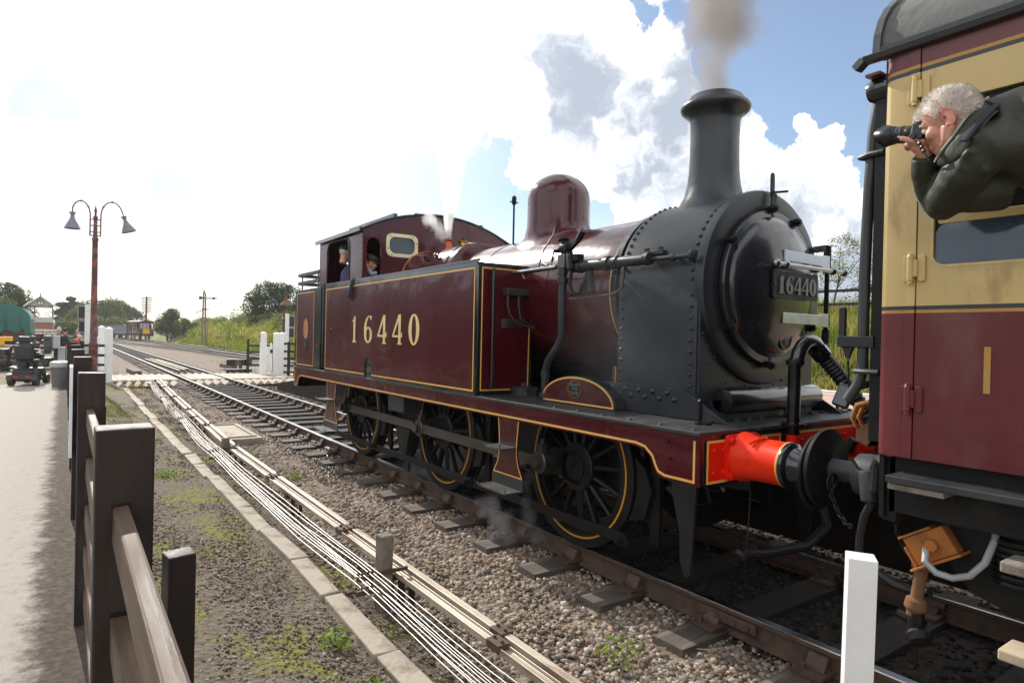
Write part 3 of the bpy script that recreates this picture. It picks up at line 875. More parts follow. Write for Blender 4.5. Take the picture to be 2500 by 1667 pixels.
# valances with yellow edge lines
val = [(Y0+.002, 1.228), (Y1-.002, 1.228), (Y1-.002, .905), (11.34, .905)] + [(11.34-.26*(math.sin(t)), .905+.185*(1-math.cos(t))) for t in [i*PI/2/6 for i in range(1, 7)]]
val = [(Y0+.002, 1.228), (Y1-.002, 1.228), (Y1-.002, .905), (11.36, .905), (11.27, .925), (11.22, .975), (11.19, 1.04), (11.13, 1.075), (11.04, 1.09),
       (3.22, 1.09), (3.13, 1.075), (3.07, 1.035), (3.045, .98), (3.02, .935), (2.96, .905), (Y0+.002, .905)]
for s in (-1, 1):
    v = P('valance', MB().prism(val, (s*(BX-.03), 0, 0), YA, ZA, (s*.02, 0, 0)), M['maroon2'])
    ins = [(11.415, 1.19), (11.415, .93), (11.36, .93), (11.285, .95), (11.245, .99), (11.215, 1.05), (11.14, 1.098), (11.05, 1.113),
           (3.21, 1.113), (3.12, 1.098), (3.05, 1.045), (3.02, .985), (2.995, .948), (2.94, .93), (2.695, .93), (2.695, 1.195)]
    P('yellow_edge_line', MB().ribbon(ins, (s*(BX-.01), 0, 0), YA, ZA, (s*.0025, 0, 0), .016), M['gold'], v)
    mb = MB()
    for yy, zz in ((2.92, 1.16), (2.90, 1.05), (2.91, .965)): mb.cyl((s*(BX-.01), yy, zz), (s*(BX+.004), yy, zz), .014, n=6)
    P('bolt_head', mb, M['maroon2'], v)

# buffer beams
for yb, s in ((Y0, -1), (Y1, 1)):
    bb = P('buffer_beam', MB().box(-1.235, 1.235, min(yb+.035*-s, yb-.004*s), max(yb+.035*-s, yb-.004*s), .90, 1.227), M['black'])
    for x0, x1 in ((-1.215, -.36), (-.24, 1.215)) if s < 0 else ((-1.215, 1.215),):
        pn = P('red_panel', MB().box(x0+.03, x1-.03, yb-.004*(1 if s < 0 else -1)-.0025, yb-.004*(1 if s < 0 else -1)+.0025, .925, 1.188), M['red'], bb)
        P('yellow_edge_line', MB().ribbon([(x0+.03, .925), (x1-.03, .925), (x1-.03, 1.188), (x0+.03, 1.188)], (0, yb+s*.0065, 0), XA, ZA, (0, s*.003, 0), .016, True), M['gold'], bb)
    mb = MB()
    for xx in (-1.12, -1.02, -.62, -.54, -.46, -.12, 0, .12, .24, .36, .48, 1.02, 1.12):
        for zz in ((1.13,) if abs(xx) < 1 else (1.13, .985)):
            mb.lathe([(.017, 0), (.015, .006), (.007, .011), (.001, .012)], (xx, yb+s*.0065, zz), (0, s, 0), n=8, cap=False)
    P('rivet_row', mb, M['red'], bb)
    for sx in (-1, 1):
        bf = P('buffer', MB().lathe([(.165, .0), (.162, .03), (.146, .06), (.140, .12), (.137, .31), (.139, .325)], (sx*.85, yb+s*.036, 1.075), (0, s, 0), 28), M['orange'], None if False else loco, True)
        P('base_plate', MB().prism(rrect(-.17, -.15, .17, .15, .03), (sx*.85, yb+s*.0075, 1.075), XA, ZA, (0, s*.028, 0)), M['red'], bf, bevel=.004)
        mb = MB()
        for ix in (-1, 1):
            for iz in (-1, 1): mb.cyl((sx*.85+ix*.14, yb+s*.036, 1.075+iz*.115), (sx*.85+ix*.14, yb+s*.062, 1.075+iz*.115), .025, n=6)
        P('bolt_head', mb, M['red'], bf)
        P('yellow_edge_line', MB().lathe([(.1395, .352), (.1425, .356), (.1425, .368), (.1395, .371)], (sx*.85, yb, 1.075), (0, s, 0), 28), M['gold'], bf, True)
        P('buffer_shank', MB().lathe([(.141, .372), (.145, .385), (.141, .40), (.112, .415), (.098, .47), (.098, .56)], (sx*.86, yb, 1.075), (0, s, 0), 28), M['black'], bf, True)
        P('buffer_head', MB().lathe([(.10, .545), (.16, .553), (.222, .56), (.23, .566), (.23, .578), (.222, .584), (.0, .590)], (sx*.87, yb, 1.075), (0, s, 0), 36), M['under'], bf, True)
        if s < 0:
            P('strap', MB().tube([(sx*.87+.06*math.cos(a), yb-.17, 1.075+.147*math.sin(a)) if False else (sx*.87+.145*math.cos(a), yb-.17+.03*math.sin(3*a), 1.075+.145*math.sin(a)) for a in [PI*(.28+.44*i/8) for i in range(9)]], .012, 6), M['orange'], bf)

# wheels, crank pins, rods
for yw in WH:
    for s in (-1, 1):
        mb = MB(); c = Vector((0, yw, RW))
        mb.lathe([(.575, s*.70), (.575, s*.80), (.535, s*.80), (.535, s*.70), (.575, s*.70)], c, XA, 48, False)
        mb.lathe([(.215, s*.66), (.215, s*.825), (.20, s*.835), (.12, s*.835), (.12, s*.842), (.03, s*.842), (.03, s*.828), (0, s*.828)], c, XA, 32, False)
        for k in range(15):
            a = 2*PI*(k+.25)/15
            d = Vector((0, math.cos(a), math.sin(a)))
            mb.tube([c+d*.19+XA*s*.775, c+d*.37+XA*s*.765, c+d*.545+XA*s*.755], [.042, .034, .036], 8, False, .62)
        mb.prism([(-.06, -.16), (.22, -.125), (.36, -.115), (.43, -.05), (.43, .05), (.36, .115), (.22, .125), (-.06, .16)], (s*.72, yw, RW), YA, ZA, (s*.115, 0, 0))
        w = P('wheel', mb, M['under'], loco, True, auto=30)
        P('tyre', MB().lathe([(.576, s*.68), (.73, s*.68), (.73, s*.705), (.705, s*.715), (RW, s*.815), (.694, s*.82), (.576, s*.82), (.576, s*.68)], c, XA, 64, False), M['under'], w, True, auto=30)
        P('yellow_ring', MB().lathe([(.606, s*.820), (.606, s*.8225), (.622, s*.8225), (.622, s*.820)], c, XA, 64, False), M['goldw'], w, True)
        P('crank_pin', MB().cyl((s*.83, yw+.33, RW), (s*.92, yw+.33, RW), .06, n=16), M['steel'], w, True)


def rod_poly(y0, y1, r0, r1, h):
    return arc(y0, RW, r0, 140, 220, 6)[::1] if False else None


for s in (-1, 1):
    for (ya, yb_, xo) in ((WH[0]+.33, WH[1]+.33, .965), (WH[1]+.33, WH[2]+.33, .940)):
        mb = MB(); h = .052
        mb.box(s*xo-.022, s*xo+.022, ya+.06, yb_-.06, RW-h, RW+h)
        rd = P('coupling_rod', mb, M['steel'], loco, bevel=.006)
        P('flute', MB().box(s*(xo+.0225)-.0035, s*(xo+.0225)+.0035, ya+.16, yb_-.16, RW-h, RW-h*.55), M['steel'], rd, bevel=.002)
        P('flute', MB().box(s*(xo+.0225)-.0035, s*(xo+.0225)+.0035, ya+.16, yb_-.16, RW+h*.55, RW+h), M['steel'], rd, bevel=.002)
    for i, yy in enumerate([w_+.33 for w_ in WH]):
        mb = MB(); xo = .955
        mb.lathe([(.10, 0), (.105, .01), (.105, .085), (.095, .095)], (s*(xo-.045), yy, RW), (s, 0, 0), 24)
        mb.box(s*xo-.03, s*xo+.03, yy-.035, yy+.035, RW+.06, RW+.16)
        mb.cyl((s*xo, yy, RW+.16), (s*xo, yy, RW+.21), .02, n=8)
        bs_ = P('rod_bush', mb, M['steel'], loco, True, auto=30)
        P('hexagon_nut', MB().cyl((s*(xo+.05), yy, RW), (s*(xo+.10), yy, RW), .058, n=6), M['steel'], bs_, bevel=.004)
        P('washer', MB().cyl((s*(xo+.049), yy, RW), (s*(xo+.060), yy, RW), .074, n=20), M['steel'], bs_)
    P('knuckle_joint', MB().cyl((s*.91, WH[1]+.50, RW), (s*.995, WH[1]+.50, RW), .055, n=14), M['steel'], loco)
    br = P('brake_pull_rod', MB().bar((s*.93, 3.62, .265), (s*.93, 10.2, .235), .02, .085), M['under'], loco, bevel=.003)
    for yy in (3.62, 5.95, 8.55):
        P('pivot_bolt', MB().lathe([(.055, 0), (.055, .03), (.03, .032), (.03, .07), (.018, .072), (.018, .10)], (s*.925, yy, .262), (s, 0, 0), 12), M['under'], br)
    for yw in WH:
        P('brake_hanger', MB().prism([(-.05, 0), (.05, 0), (.04, -.45), (.05, -.92), (-.05, -.96), (-.045, -.4)], (s*.70, yw-.86, 1.17), YA, ZA, (s*.05, 0, 0)), M['under'], loco, bevel=.004)
        P('brake_block', MB().prism([(-.71*math.cos(a), .71*math.sin(a)) for a in [math.radians(x) for x in (-28, -20, -12, -4, 6, 16)]]+[(-.80, .12), (-.87, -.05), (-.80, -.28)], (s*.71, yw, RW), YA, ZA, (s*.09, 0, 0)), M['under'], loco, bevel=.004)
for yw in WH: P('axle', MB().cyl((-.72, yw, RW), (.72, yw, RW), .085, n=16), M['under'])
# frames and gear between the wheels
for s in (-1, 1):
    P('main_frame', MB().prism([(2.7, 1.226), (11.4, 1.226), (11.4, .72), (10.4, .50), (9.7, .42), (8.9, .42), (8.4, .58), (7.4, .52), (6.2, .52), (5.7, .62), (4.9, .52), (3.8, .52), (3.3, .75), (2.7, .80)], (s*.615, 0, 0), YA, ZA, (s*.03, 0, 0)), M['under'])
    P('sand_box', MB().box(s*1.0-.10, s*1.0+.10, 7.32, 7.78, .86, 1.16), M['plasticg'], loco, bevel=.01)
    P('injector', MB().prism([(0, 0), (.45, 0), (.30, -.30), (.12, -.33)], (s*.86-.08, 7.45, .62), YA, ZA, (.16, 0, 0)), M['under'], loco, bevel=.01)
    P('injector_valve', MB().lathe([(.07, 0), (.07, .10), (.045, .11), (.045, .16), (.02, .17), (.02, .30)], (s*.86, 7.62, .36), (0, 0, -1), 12), M['under'])
    P('guard_iron', MB().prism([(-.11, .92), (.13, .92), (.13, .70), (.05, .42), (.04, .20), (-.01, .08), (-.06, .12), (-.075, .38), (-.09, .62)], (s*.78-.015, 3.14, 0), YA, ZA, (.03, 0, 0)), M['plastic'], loco, bevel=.004)
    P('spring', MB().prism([(-.45, .80), (0, .86), (.45, .80), (.45, .84), (0, 1.0), (-.45, .84)], (s*.68, WH[2], .0), YA, ZA, (s*.07, 0, 0)), M['under'])
P('ashpan', MB().box(-.58, .58, 7.1, 9.1, .45, 1.2), M['under'])
P('brake_cylinder', MB().cyl((0, 10.4, .55), (0, 10.4, 1.1), .25, n=20), M['under'])
mb = MB()
mb.tube([(.25, 2.75, .92), (.25, 2.72, .70), (.22, 2.62, .45), (-.05, 2.62, .34), (-.45, 2.70, .33), (-.62, 2.74, .35)], .035, 10)
P('brake_hose', mb, M['rubber'], loco, True)
P('hose_coupling', MB().lathe([(.045, 0), (.06, .02), (.06, .06), (.035, .08), (.035, .12)], (-.62, 2.74, .35), (-1, .1, -.3), 12), M['under'])
P('drop_chain', MB().tube([(-.52, 2.78, .90), (-.56, 2.76, .65), (-.61, 2.74, .40)], .007, 5), M['under'])
P('draw_hook', MB().tube([(0, 2.65, 1.06), (0, 2.45, 1.06), (0, 2.36, 1.10), (0, 2.32, 1.17)], [.05, .05, .045, .03], 10), M['under'], loco, True)

# steps
for s in (-1, 1):
    for yc, hw, zb, m_ in ((4.81, .175, .57, 'maroon'), (9.56, .22, .49, 'maroon2')):
        poly = [(-hw, 1.10), (hw, 1.10), (hw*.86, .92), (hw*.84, .78), (hw*1.0, .68), (hw*1.38, zb), (-hw*1.38, zb), (-hw*1.0, .68), (-hw*.84, .78), (-hw*.86, .92)]
        st = P('step_plate', MB().prism(poly, (s*1.225, yc, 0), YA, ZA, (s*.015, 0, 0)), M[m_])
        P('yellow_edge_line', MB().ribbon([(y*.93, z+(.012 if z < .6 else 0)) for y, z in poly[1:-1]+[poly[-1], poly[0]]], (s*1.240, yc, 0), YA, ZA, (s*.002, 0, 0), .010), M['gold'], st)
        P('black_band', MB().box(s*1.2405-.0008, s*1.2405+.0008, yc-hw*.84, yc+hw*.84, .80, .88), M['plate'], st)
        P('foot_band', MB().box(s*1.2405-.004, s*1.2405+.004, yc-hw*1.4, yc+hw*1.4, zb-.11, zb-.002), M['plate'], st)
        for zz, wx in ((.845, .8), (zb-.10, 1.35)):
            td = P('tread', MB().box(min(s*1.245, s*1.42), max(s*1.245, s*1.42), yc-hw*wx, yc+hw*wx, zz-.006, zz+.006), M['plate'], st)
            P('tread_lip', MB().prism([(-hw*wx, .05), (-hw*wx+.012, .008), (hw*wx-.08, .008), (hw*wx, .035), (hw*wx, .03), (hw*wx-.075, -.002), (-hw*wx, -.002), (-hw*wx-.012, .05)], (s*1.42, yc, zz), YA, ZA, (s*.008, 0, 0)), M['steelb'], st)


# lined panels -------------------------------------------------------
def digit(ch, w=.105, narrow=1.0):
    """outlines (outer, holes) of a serifed numeral, unit height, width about .5"""
    k = w
    if ch == '0':
        return [(arc(.27, .5, .27, 0, 360, 28, .5)[:-1], [arc(.27, .5, .27-k*1.15, 0, 360, 28, .5-k*.45)[:-1]])]
    if ch == '1':
        return [([(.17, .06), (.17, .80), (.06, .80), (.06, .85), (.17, .88), (.22, 1.0), (.17+k*1.25, 1.0), (.17+k*1.25, .06), (.17+k*1.25+.09, .06), (.17+k*1.25+.09, 0), (.08, 0), (.08, .06)], [])]
    if ch == '4':
        k2 = k*1.2
        return [([(.30, 0), (.52, 0), (.52, .055), (.34+k2*.75, .055), (.34+k2*.75, .24), (.54, .24), (.54, .40), (.50, .40), (.48, .31), (.34+k2*.75, .31), (.34+k2*.75, 1.0), (.34, 1.0), (.0, .31), (.0, .24), (.34, .24), (.34, .055), (.30, .055)], [[(.09, .31), (.34, .31), (.34, .80)]])]
    if ch == '6':
        out = arc(.27, .30, .26, 150, 360, 20, .30)+arc(.27, .30, .26, 0, 112, 10, .30)
        arm = arc(.36, .5, .36, 185, 90, 14, .5)
        top = [(.46, .985), (.50, .93), (.49, .86), (.43, .84), (.39, .88), (.41, .93)]
        inner = arc(.36, .5, .36-k*1.15, 95, 178, 12, .46)
        return [(arc(.27, .30, .26, 0, 360, 26, .30)[:-1], [arc(.27, .30, .26-k*1.05, 0, 360, 26, .30-k*.5)[:-1]]), (arm+top+inner[::1]+[(.36-.36+k*1.1, .34), (.01, .34)], [])]
    return []


def digits(txt, hgt, adv, o, u, v, ext, k=.105, parent=None, m=None, name='numeral', squeeze=1.0):
    u, v = Vector(u), Vector(v); w = u.cross(v).normalized(); res = []
    for i, ch in enumerate(txt):
        vs, fs = [], []
        for q, (outer, holes) in enumerate(digit(ch, k)):
            me = plate2d([[(x*hgt*squeeze, y*hgt) for x, y in pl] for pl in [outer]+holes], ext*(1+.25*q), Vector(o)+u*(i*adv), u, v)
            b = len(vs); vs += [tuple(x.co) for x in me.vertices]; fs += [[j+b for j in p.vertices] for p in me.polygons]
            bpy.data.meshes.remove(me)
        mb = MB(); mb.v = vs; mb.f = fs; mb.mi = [0]*len(fs)
        res.append(mb.build(name, m, parent))
    return res


for s in (-1, 1):
    # side tank
    xo = s*BX; xi = s*.58
    hole = [(8.20, 1.256), (8.20, 1.42)]+[(8.095+.105*math.cos(a), 1.42+.095*math.sin(a)) for a in [PI*i/8 for i in range(1, 8)]]+[(7.99, 1.42), (7.99, 1.256)]
    outer = [(5.37, 1.256), (5.37, 2.575), (9.84, 2.575), (9.84, 1.256)]+hole
    tk = P('side_tank', MB().box(min(xi, xo-s*.012), max(xi, xo-s*.012), 5.372, 8.80, 1.255, 2.573), M['black'], bevel=.006)
    me = plate2d([outer], .006, (xo-s*.006, 0, 0), YA, ZA)
    link('side_sheet', me, tk, False, M['black'])
    notch = [(8.225, 1.30), (8.225, 1.42)]+[(8.095+.13*math.cos(a), 1.42+.12*math.sin(a)) for a in [PI*i/8 for i in range(1, 8)]]+[(7.965, 1.42), (7.965, 1.30)]
    me = plate2d([[(5.415, 1.30), (5.415, 2.51), (9.80, 2.51), (9.80, 1.30)]+notch], .001, (xo+s*.0008, 0, 0), YA, ZA)
    link('crimson_panel', me, tk, False, M['maroon2'])
    P('yellow_edge_line', MB().ribbon([(7.965, 1.30), (5.415, 1.30), (5.415, 2.51), (9.80, 2.51), (9.80, 1.30), (8.225, 1.30)], (xo+s*.0015, 0, 0), YA, ZA, (s*.0015, 0, 0), .016), M['gold'], tk)
    P('lifting_hole', MB().prism(hole, (xo-s*.0132, 0, 0), YA, ZA, (s*.001, 0, 0)), M['under'], tk)
    mb = MB(); mb.box(min(xo, xo-s*.03), max(xo, xo-s*.03), 5.36, 9.85, 2.5755, 2.60); mb.box(min(xi, xi+s*.02), max(xi, xi+s*.02), 5.36, 8.4, 2.5755, 2.60); P('rim', mb, M['black'], tk, bevel=.004)
    # number, gold with a dark shadow
    if s < 0:
        digits('16440', .372, -.49, (xo-.0045, 8.70, 1.716), (0, -1, 0), ZA, .0015, .10, tk, M['num']) if False else None
        for i, ch in enumerate('16440'):
            yy = 8.695-i*.455
            digits(ch, .364, 0, (xo-.0035, yy+.0, 1.718), (0, -1, 0), ZA, .0012, .135, tk, M['num'], squeeze=1.42 if ch != '1' else 1.1)
            digits(ch, .364, 0, (xo-.0018, yy-.018, 1.707), (0, -1, 0), ZA, .0005, .135, tk, M['black'], name='numeral_shadow', squeeze=1.42 if ch != '1' else 1.1)
    mb = MB()
    for yy, zz in ((9.56, 1.99), (9.55, 1.90), (9.50, 1.885), (9.60, 1.88)): mb.ball((xo, yy, zz), .02, 8, 5)
    P('rivet_row', mb, M['maroon'], tk, True)
    # front face of the tank
    pf_ = [(-s*0+s*1.20, 1.305), (s*.625, 1.305), (s*.612, 2.43), (s*.70, 2.44), (s*.735, 2.517), (s*1.20, 2.517)]
    P('front_panel', MB().prism(pf_, (0, 5.3685, 0), XA, ZA, (0, .003, 0)), M['maroon'], tk)
    P('yellow_edge_line', MB().ribbon([(s*.625, 1.305), (s*.612, 2.43), (s*.66, 2.435), (s*.705, 2.455), (s*.735, 2.517), (s*1.20, 2.517), (s*1.20, 1.305)], (0, 5.3665, 0), XA, ZA, (0, .002, 0), .013, True), M['gold'], tk)
    mb = MB(); mb.tube([(s*1.10, 5.32, 1.34), (s*1.10, 5.32, 2.50)], .017, 10)
    for zz in (1.355, 2.485): mb.cyl((s*1.10, 5.37, zz), (s*1.10, 5.31, zz), .028, n=10)
    P('handrail', mb, M['black'], tk, True)
    lb = P('lubricator', MB().box(s*.80-.165, s*.80+.165, 5.27, 5.367, 2.255, 2.325), M['plate'], tk, bevel=.008)
    for k in range(3):
        xx = s*(.94-.135*k)
        P('lubricator_pipe', MB().tube([(xx, 5.30, 2.255), (xx, 5.30, 2.16), (xx-s*.02, 5.29, 2.06-.03*k), (xx-s*.12, 5.28, 1.97), (s*.60, 5.27, 1.93), (s*.55, 5.24, 1.86)], [.013, .009, .009, .009, .009, .009], 6), M['steel'], tk, True)
    P('maker_plate', MB().box(s*.83-.14, s*.83+.14, 5.358, 5.3665, 1.93, 2.02), M['plate'], tk, bevel=.01)
    P('tank_filler', MB().lathe([(.13, 0), (.13, .05), (.14, .055), (.14, .075), (.03, .09), (.03, .12)], (s*.72, 5.30, 1.253), n=16), M['plate'])
    # bunker
    bk = P('bunker', MB().box(min(s*.0, xo-s*.002), max(s*.0, xo-s*.002), 10.08, 11.42, 1.255, 2.57), M['black'], bevel=.008)
    P('crimson_panel', MB().box(min(xo-s*.003, xo+s*.001), max(xo-s*.003, xo+s*.001), 10.39, 11.30, 1.30, 2.51), M['maroon2'], bk)
    P('yellow_edge_line', MB().ribbon([(10.39, 1.30), (11.30, 1.30), (11.30, 2.51), (10.39, 2.51)], (xo+s*.0012, 0, 0), YA, ZA, (s*.0015, 0, 0), .015, True), M['gold'], bk)
    cr = P('crest', MB().prism(arc(10.80, 1.90, .115, 0, 360, 28, .155)[:-1], (xo+s*.0011, 0, 0), YA, ZA, (s*.002, 0, 0)), mat('crest_orange', (.46, .155, .025), .35, var=.35, vs=26, col2=(.6, .36, .10), c2amt=.4, c2s=18) if s < 0 else MATS['crest_orange'], bk)
    P('crest_border', MB().ribbon(arc(10.80, 1.90, .125, 0, 360, 28, .168)[:-1], (xo+s*.0012, 0, 0), YA, ZA, (s*.003, 0, 0), .022, True), mat('crest_grey', (.20, .15, .14), .4) if s < 0 else MATS['crest_grey'], bk)
    wp = P('works_plate', MB().prism([(10.80, 1.545), (10.92, 1.645), (10.80, 1.745), (10.68, 1.645)], (xo+s*.0012, 0, 0), YA, ZA, (s*.008, 0, 0)), M['plasticg'], bk)
    P('works_plate_rim', MB().ribbon([(10.80, 1.55), (10.914, 1.645), (10.80, 1.74), (10.686, 1.645)], (xo+s*.009, 0, 0), YA, ZA, (s*.004, 0, 0), .014, True), M['steelb'], bk)
    for zz, txtw in ((1.675, .07), (1.645, .12), (1.615, .07)): P('raised_letter_line', MB().box(min(xo+s*.009, xo+s*.011), max(xo+s*.009, xo+s*.011), 10.80-txtw/2, 10.80+txtw/2, zz-.006, zz+.006), M['steelb'], bk)
    for k, zz in enumerate((2.69, 2.83)):
        mb = MB(); mb.bar((s*1.21, 10.25, zz), (s*1.21, 11.38, zz), .05, .055); mb.bar((s*1.21, 11.38, zz), (0, 11.38, zz), .05, .055)
        P('coal_rail', mb, M['plasticg'], bk, bevel=.004)
    mb = MB()
    for yy in (10.35, 11.2): mb.cyl((s*1.21, yy, 2.57), (s*1.21, yy, 2.86), .014, n=8)
    P('rail_stanchion', mb, M['black'], bk)
    mb = MB()
    for yy in (9.90, 10.02): mb.tube([(s*1.235, yy, 1.30), (s*1.235, yy, 2.62)], .018, 8)
    P('cab_handrail', mb, M['black'], loco, True)
    P('cab_side_lower', MB().box(min(s*1.10, s*1.12), max(s*1.10, s*1.12), 9.84, 10.08, 1.256, 2.1), M['black'])
    # cab side sheet with door opening
    door = [(9.87, 2.578), (9.87, 3.06)]+[(9.71+.16*math.cos(a), 3.06+.17*math.sin(a)) for a in [PI/2*i/6 for i in range(1, 7)]]+[(9.10+.16*math.sin(-a), 3.06+.17*math.cos(a)) for a in [PI/2*i/6 for i in range(0, 7)]]+[(8.94, 2.578)]
    sheet = [(8.455, 2.578), (8.455, 3.31), (10.25, 3.31), (10.25, 2.578)]+door
    me = plate2d([sheet], .006, (s*1.22, 0, 0), YA, ZA); link('cab_side', me, loco, False, M['maroon2'])
    P('door_beading', MB().tube([(s*1.228, y, z) for y, z in door], .016, 6), M['black'], loco, True)
    mb = MB()
    for k in range(9): mb.ball((s*1.226, 10.215, 2.62+k*.08), .011, 6, 4); mb.ball((s*1.226, 8.49, 2.62+k*.08), .009, 6, 4)
    for k in range(7): mb.ball((s*1.226, 8.95+k*.15, 3.27), .010, 6, 4)
    P('rivet_row', mb, M['black'], loco)

# cab front and back sheets, roof
RC = 2.55; zc_ = 3.60-RC                       # roof arc


def roofz(x): return zc_+math.sqrt(RC*RC-x*x)


def cabfront(y, windows):
    top = [(x, roofz(x)-.01) for x in np.linspace(-1.225, 1.225, 15)]
    outer = [(-1.225, 2.0)]+top+[(1.225, 2.0)]
    return plate2d([outer]+windows, .006, (0, y, 0), XA, ZA)


def lookout(s): return [(s*x, z) for x, z in [(-1.17, 2.66)]+[(-1.17, 3.06)]+[(-1.065-.105*math.cos(a), 3.06+.12*math.sin(a)) for a in [PI*i/10 for i in range(1, 10)]]+[(-.96, 3.06), (-.96, 2.66)]]


def specw(s, g=0): return [(s*x, z) for x, z in rrect(-.85+g, 2.975+g, -.43-g, 3.235-g, .09)]


link('cab_front', cabfront(8.45, [lookout(1), lookout(-1), specw(1), specw(-1)]), loco, False, M['maroon'])
link('cab_back', cabfront(10.24, [specw(1), specw(-1)]), loco, False, M['maroon'])
for s in (1, -1):
    wf = link('window_frame', plate2d([specw(s, -.035), specw(s, .012)], .012, (0, 8.437, 0), XA, ZA), loco, False, mat('window_frame_cream', (.72, .62, .40), .35, metal=.3) if s == 1 else MATS['window_frame_cream'])
    mb = MB()
    for x, z in specw(s, -.012)[::4]: mb.cyl((x, 8.425, z), (x, 8.412, z), .009, n=6)
    P('frame_bolt', mb, M['brass'], wf)
    P('pane', MB().prism(specw(s, .0), (0, 8.447, 0), XA, ZA, (0, .004, 0)), M['glass'], wf)
mb = MB()
xs_ = np.linspace(-1.27, 1.27, 17)
mb.prism([(x, roofz(min(1.25, abs(x)))) for x in xs_]+[(x, roofz(min(1.25, abs(x)))+.022) for x in xs_[::-1]], (0, 8.42, 0), XA, ZA, (0, 1.9, 0))
rf = P('cab_roof', mb, M['smoke'], loco, True, auto=30)
for x in (-1.27, 1.27): P('gutter', MB().box(x-.015, x+.015, 8.42, 10.32, roofz(1.25)-.02, roofz(1.25)+.03), M['black'], rf)
mb = MB()
for x in (-.72, .72): mb.box(x-.03, x+.03, 8.5, 10.25, roofz(.72)+.02, roofz(.72)+.07)
mb.prism([(-.35, 0), (.35, 0), (.30, .06), (-.30, .06)], (0, 8.75, roofz(0)+.005), XA, ZA, (0, .8, 0))
P('roof_ventilator', mb, M['black'], rf)
P('cab_floor', MB().box(-1.2, 1.2, 8.46, 10.2, 1.5, 1.54), M['under'])
P('cab_backhead', MB().box(-.6, .6, 8.46, 8.9, 1.54, 2.9), M['under'])

# boiler, smokebox and mountings ---------------------------------------
ZB = 2.27
bo = P('boiler', MB().lathe([(.0, 3.9), (.705, 3.9), (.705, 7.05), (.0, 7.05)], (0, 0, ZB), YA, 64, False), M['maroon'], loco, True, auto=40)
for yy in (5.02, 6.35): P('boiler_band', MB().lathe([(.705, yy-.03), (.710, yy-.028), (.710, yy+.028), (.705, yy+.03)], (0, 0, ZB), YA, 64, False), M['maroon'], bo, True)
P('boiler_ring', MB().lathe([(.705, 3.99), (.735, 3.985), (.735, 4.05), (.705, 4.055)], (0, 0, ZB), YA, 64, False), M['black'], bo, True)
P('yellow_ring', MB().lathe([(.7055, 4.075), (.7085, 4.077), (.7085, 4.089), (.7055, 4.091)], (0, 0, ZB), YA, 64, False), M['gold'], bo, True)
# firebox with rounded shoulders
def fbsec(r, w, zt):
    return [(w, 1.3), (w, zt-r)]+[(w-r+r*math.cos(a), zt-r+r*math.sin(a)) for a in [PI/2*i/8 for i in range(1, 9)]]+[(-(w-r)-r*math.sin(a), zt-r+r*math.cos(a)) for a in [PI/2*i/8 for i in range(0, 8)]]+[(-w, zt-r), (-w, 1.3)]
mb = MB(); secs = []
for yy, k in ((6.98, -.05), (7.02, 0.0), (8.25, 0.0), (8.3, .012), (8.45, .012)):
    secs.append([(x, yy, z) for x, z in fbsec(.42, .66+k, 3.03+k)])
nn = len(secs[0]); base = [p for q in secs for p in q]
mb.add(base, [(i*nn+k, i*nn+k+1, (i+1)*nn+k+1, (i+1)*nn+k) for i in range(len(secs)-1) for k in range(nn-1)]+[tuple(range(nn)), tuple(reversed(range((len(secs)-1)*nn, len(secs)*nn)))])
fb = P('firebox', mb, M['maroon'], loco, True, auto=50)
P('yellow_ring', MB().ribbon(fbsec(.43, .675, 3.045), (0, 8.36, 0), XA, ZA, (0, .012, 0), .012), M['gold'], fb)
P('firebox_band', MB().ribbon(fbsec(.42, .664, 3.034), (0, 7.15, 0), XA, ZA, (0, .05, 0), .008), M['maroon'], fb)
for x, m_, zt in ((-.12, 'copper', 3.02), (.12, 'brass', 3.02)):
    sv = P('safety_valve', MB().lathe([(.075, 0), (.075, .03), (.055, .05), (.052, .15), (.07, .16), (.074, .185), (.05, .19), (.035, .19), (.035, .16)], (x, 8.02, zt), n=20), M[m_], fb, True)
    P('valve_spindle', MB().cyl((x, 8.02, zt+.16), (x, 8.02, zt+.235), .014, n=8), M['under'], sv)
for yy in (7.45, 7.75):
    P('washout_plug', MB().lathe([(.035, 0), (.035, .02), (.018, .022), (.018, .05), (.0, .052)], (-.60, yy, 2.87), (-.8, 0, .6), 8), M['under'], fb)
# dome
dmb = MB().lathe([(.50, -.30), (.435, -.28), (.385, -.22), (.364, -.12), (.356, .10), (.353, .40)]+[(.353*math.cos(a), .40+.30*math.sin(a)) for a in [PI/2*i/10 for i in range(1, 11)]], (0, 5.69, 2.985), n=48, cap=False)
for i in range(48*4):
    x, y, z = dmb.v[i]; ring = i//48
    dmb.v[i] = (x, y, ZB+math.sqrt(max(.02, .705**2-x*x))+(-.012, .012, .055, .14)[ring])
dm = P('dome', dmb, M['maroon'], loco, True, auto=60)
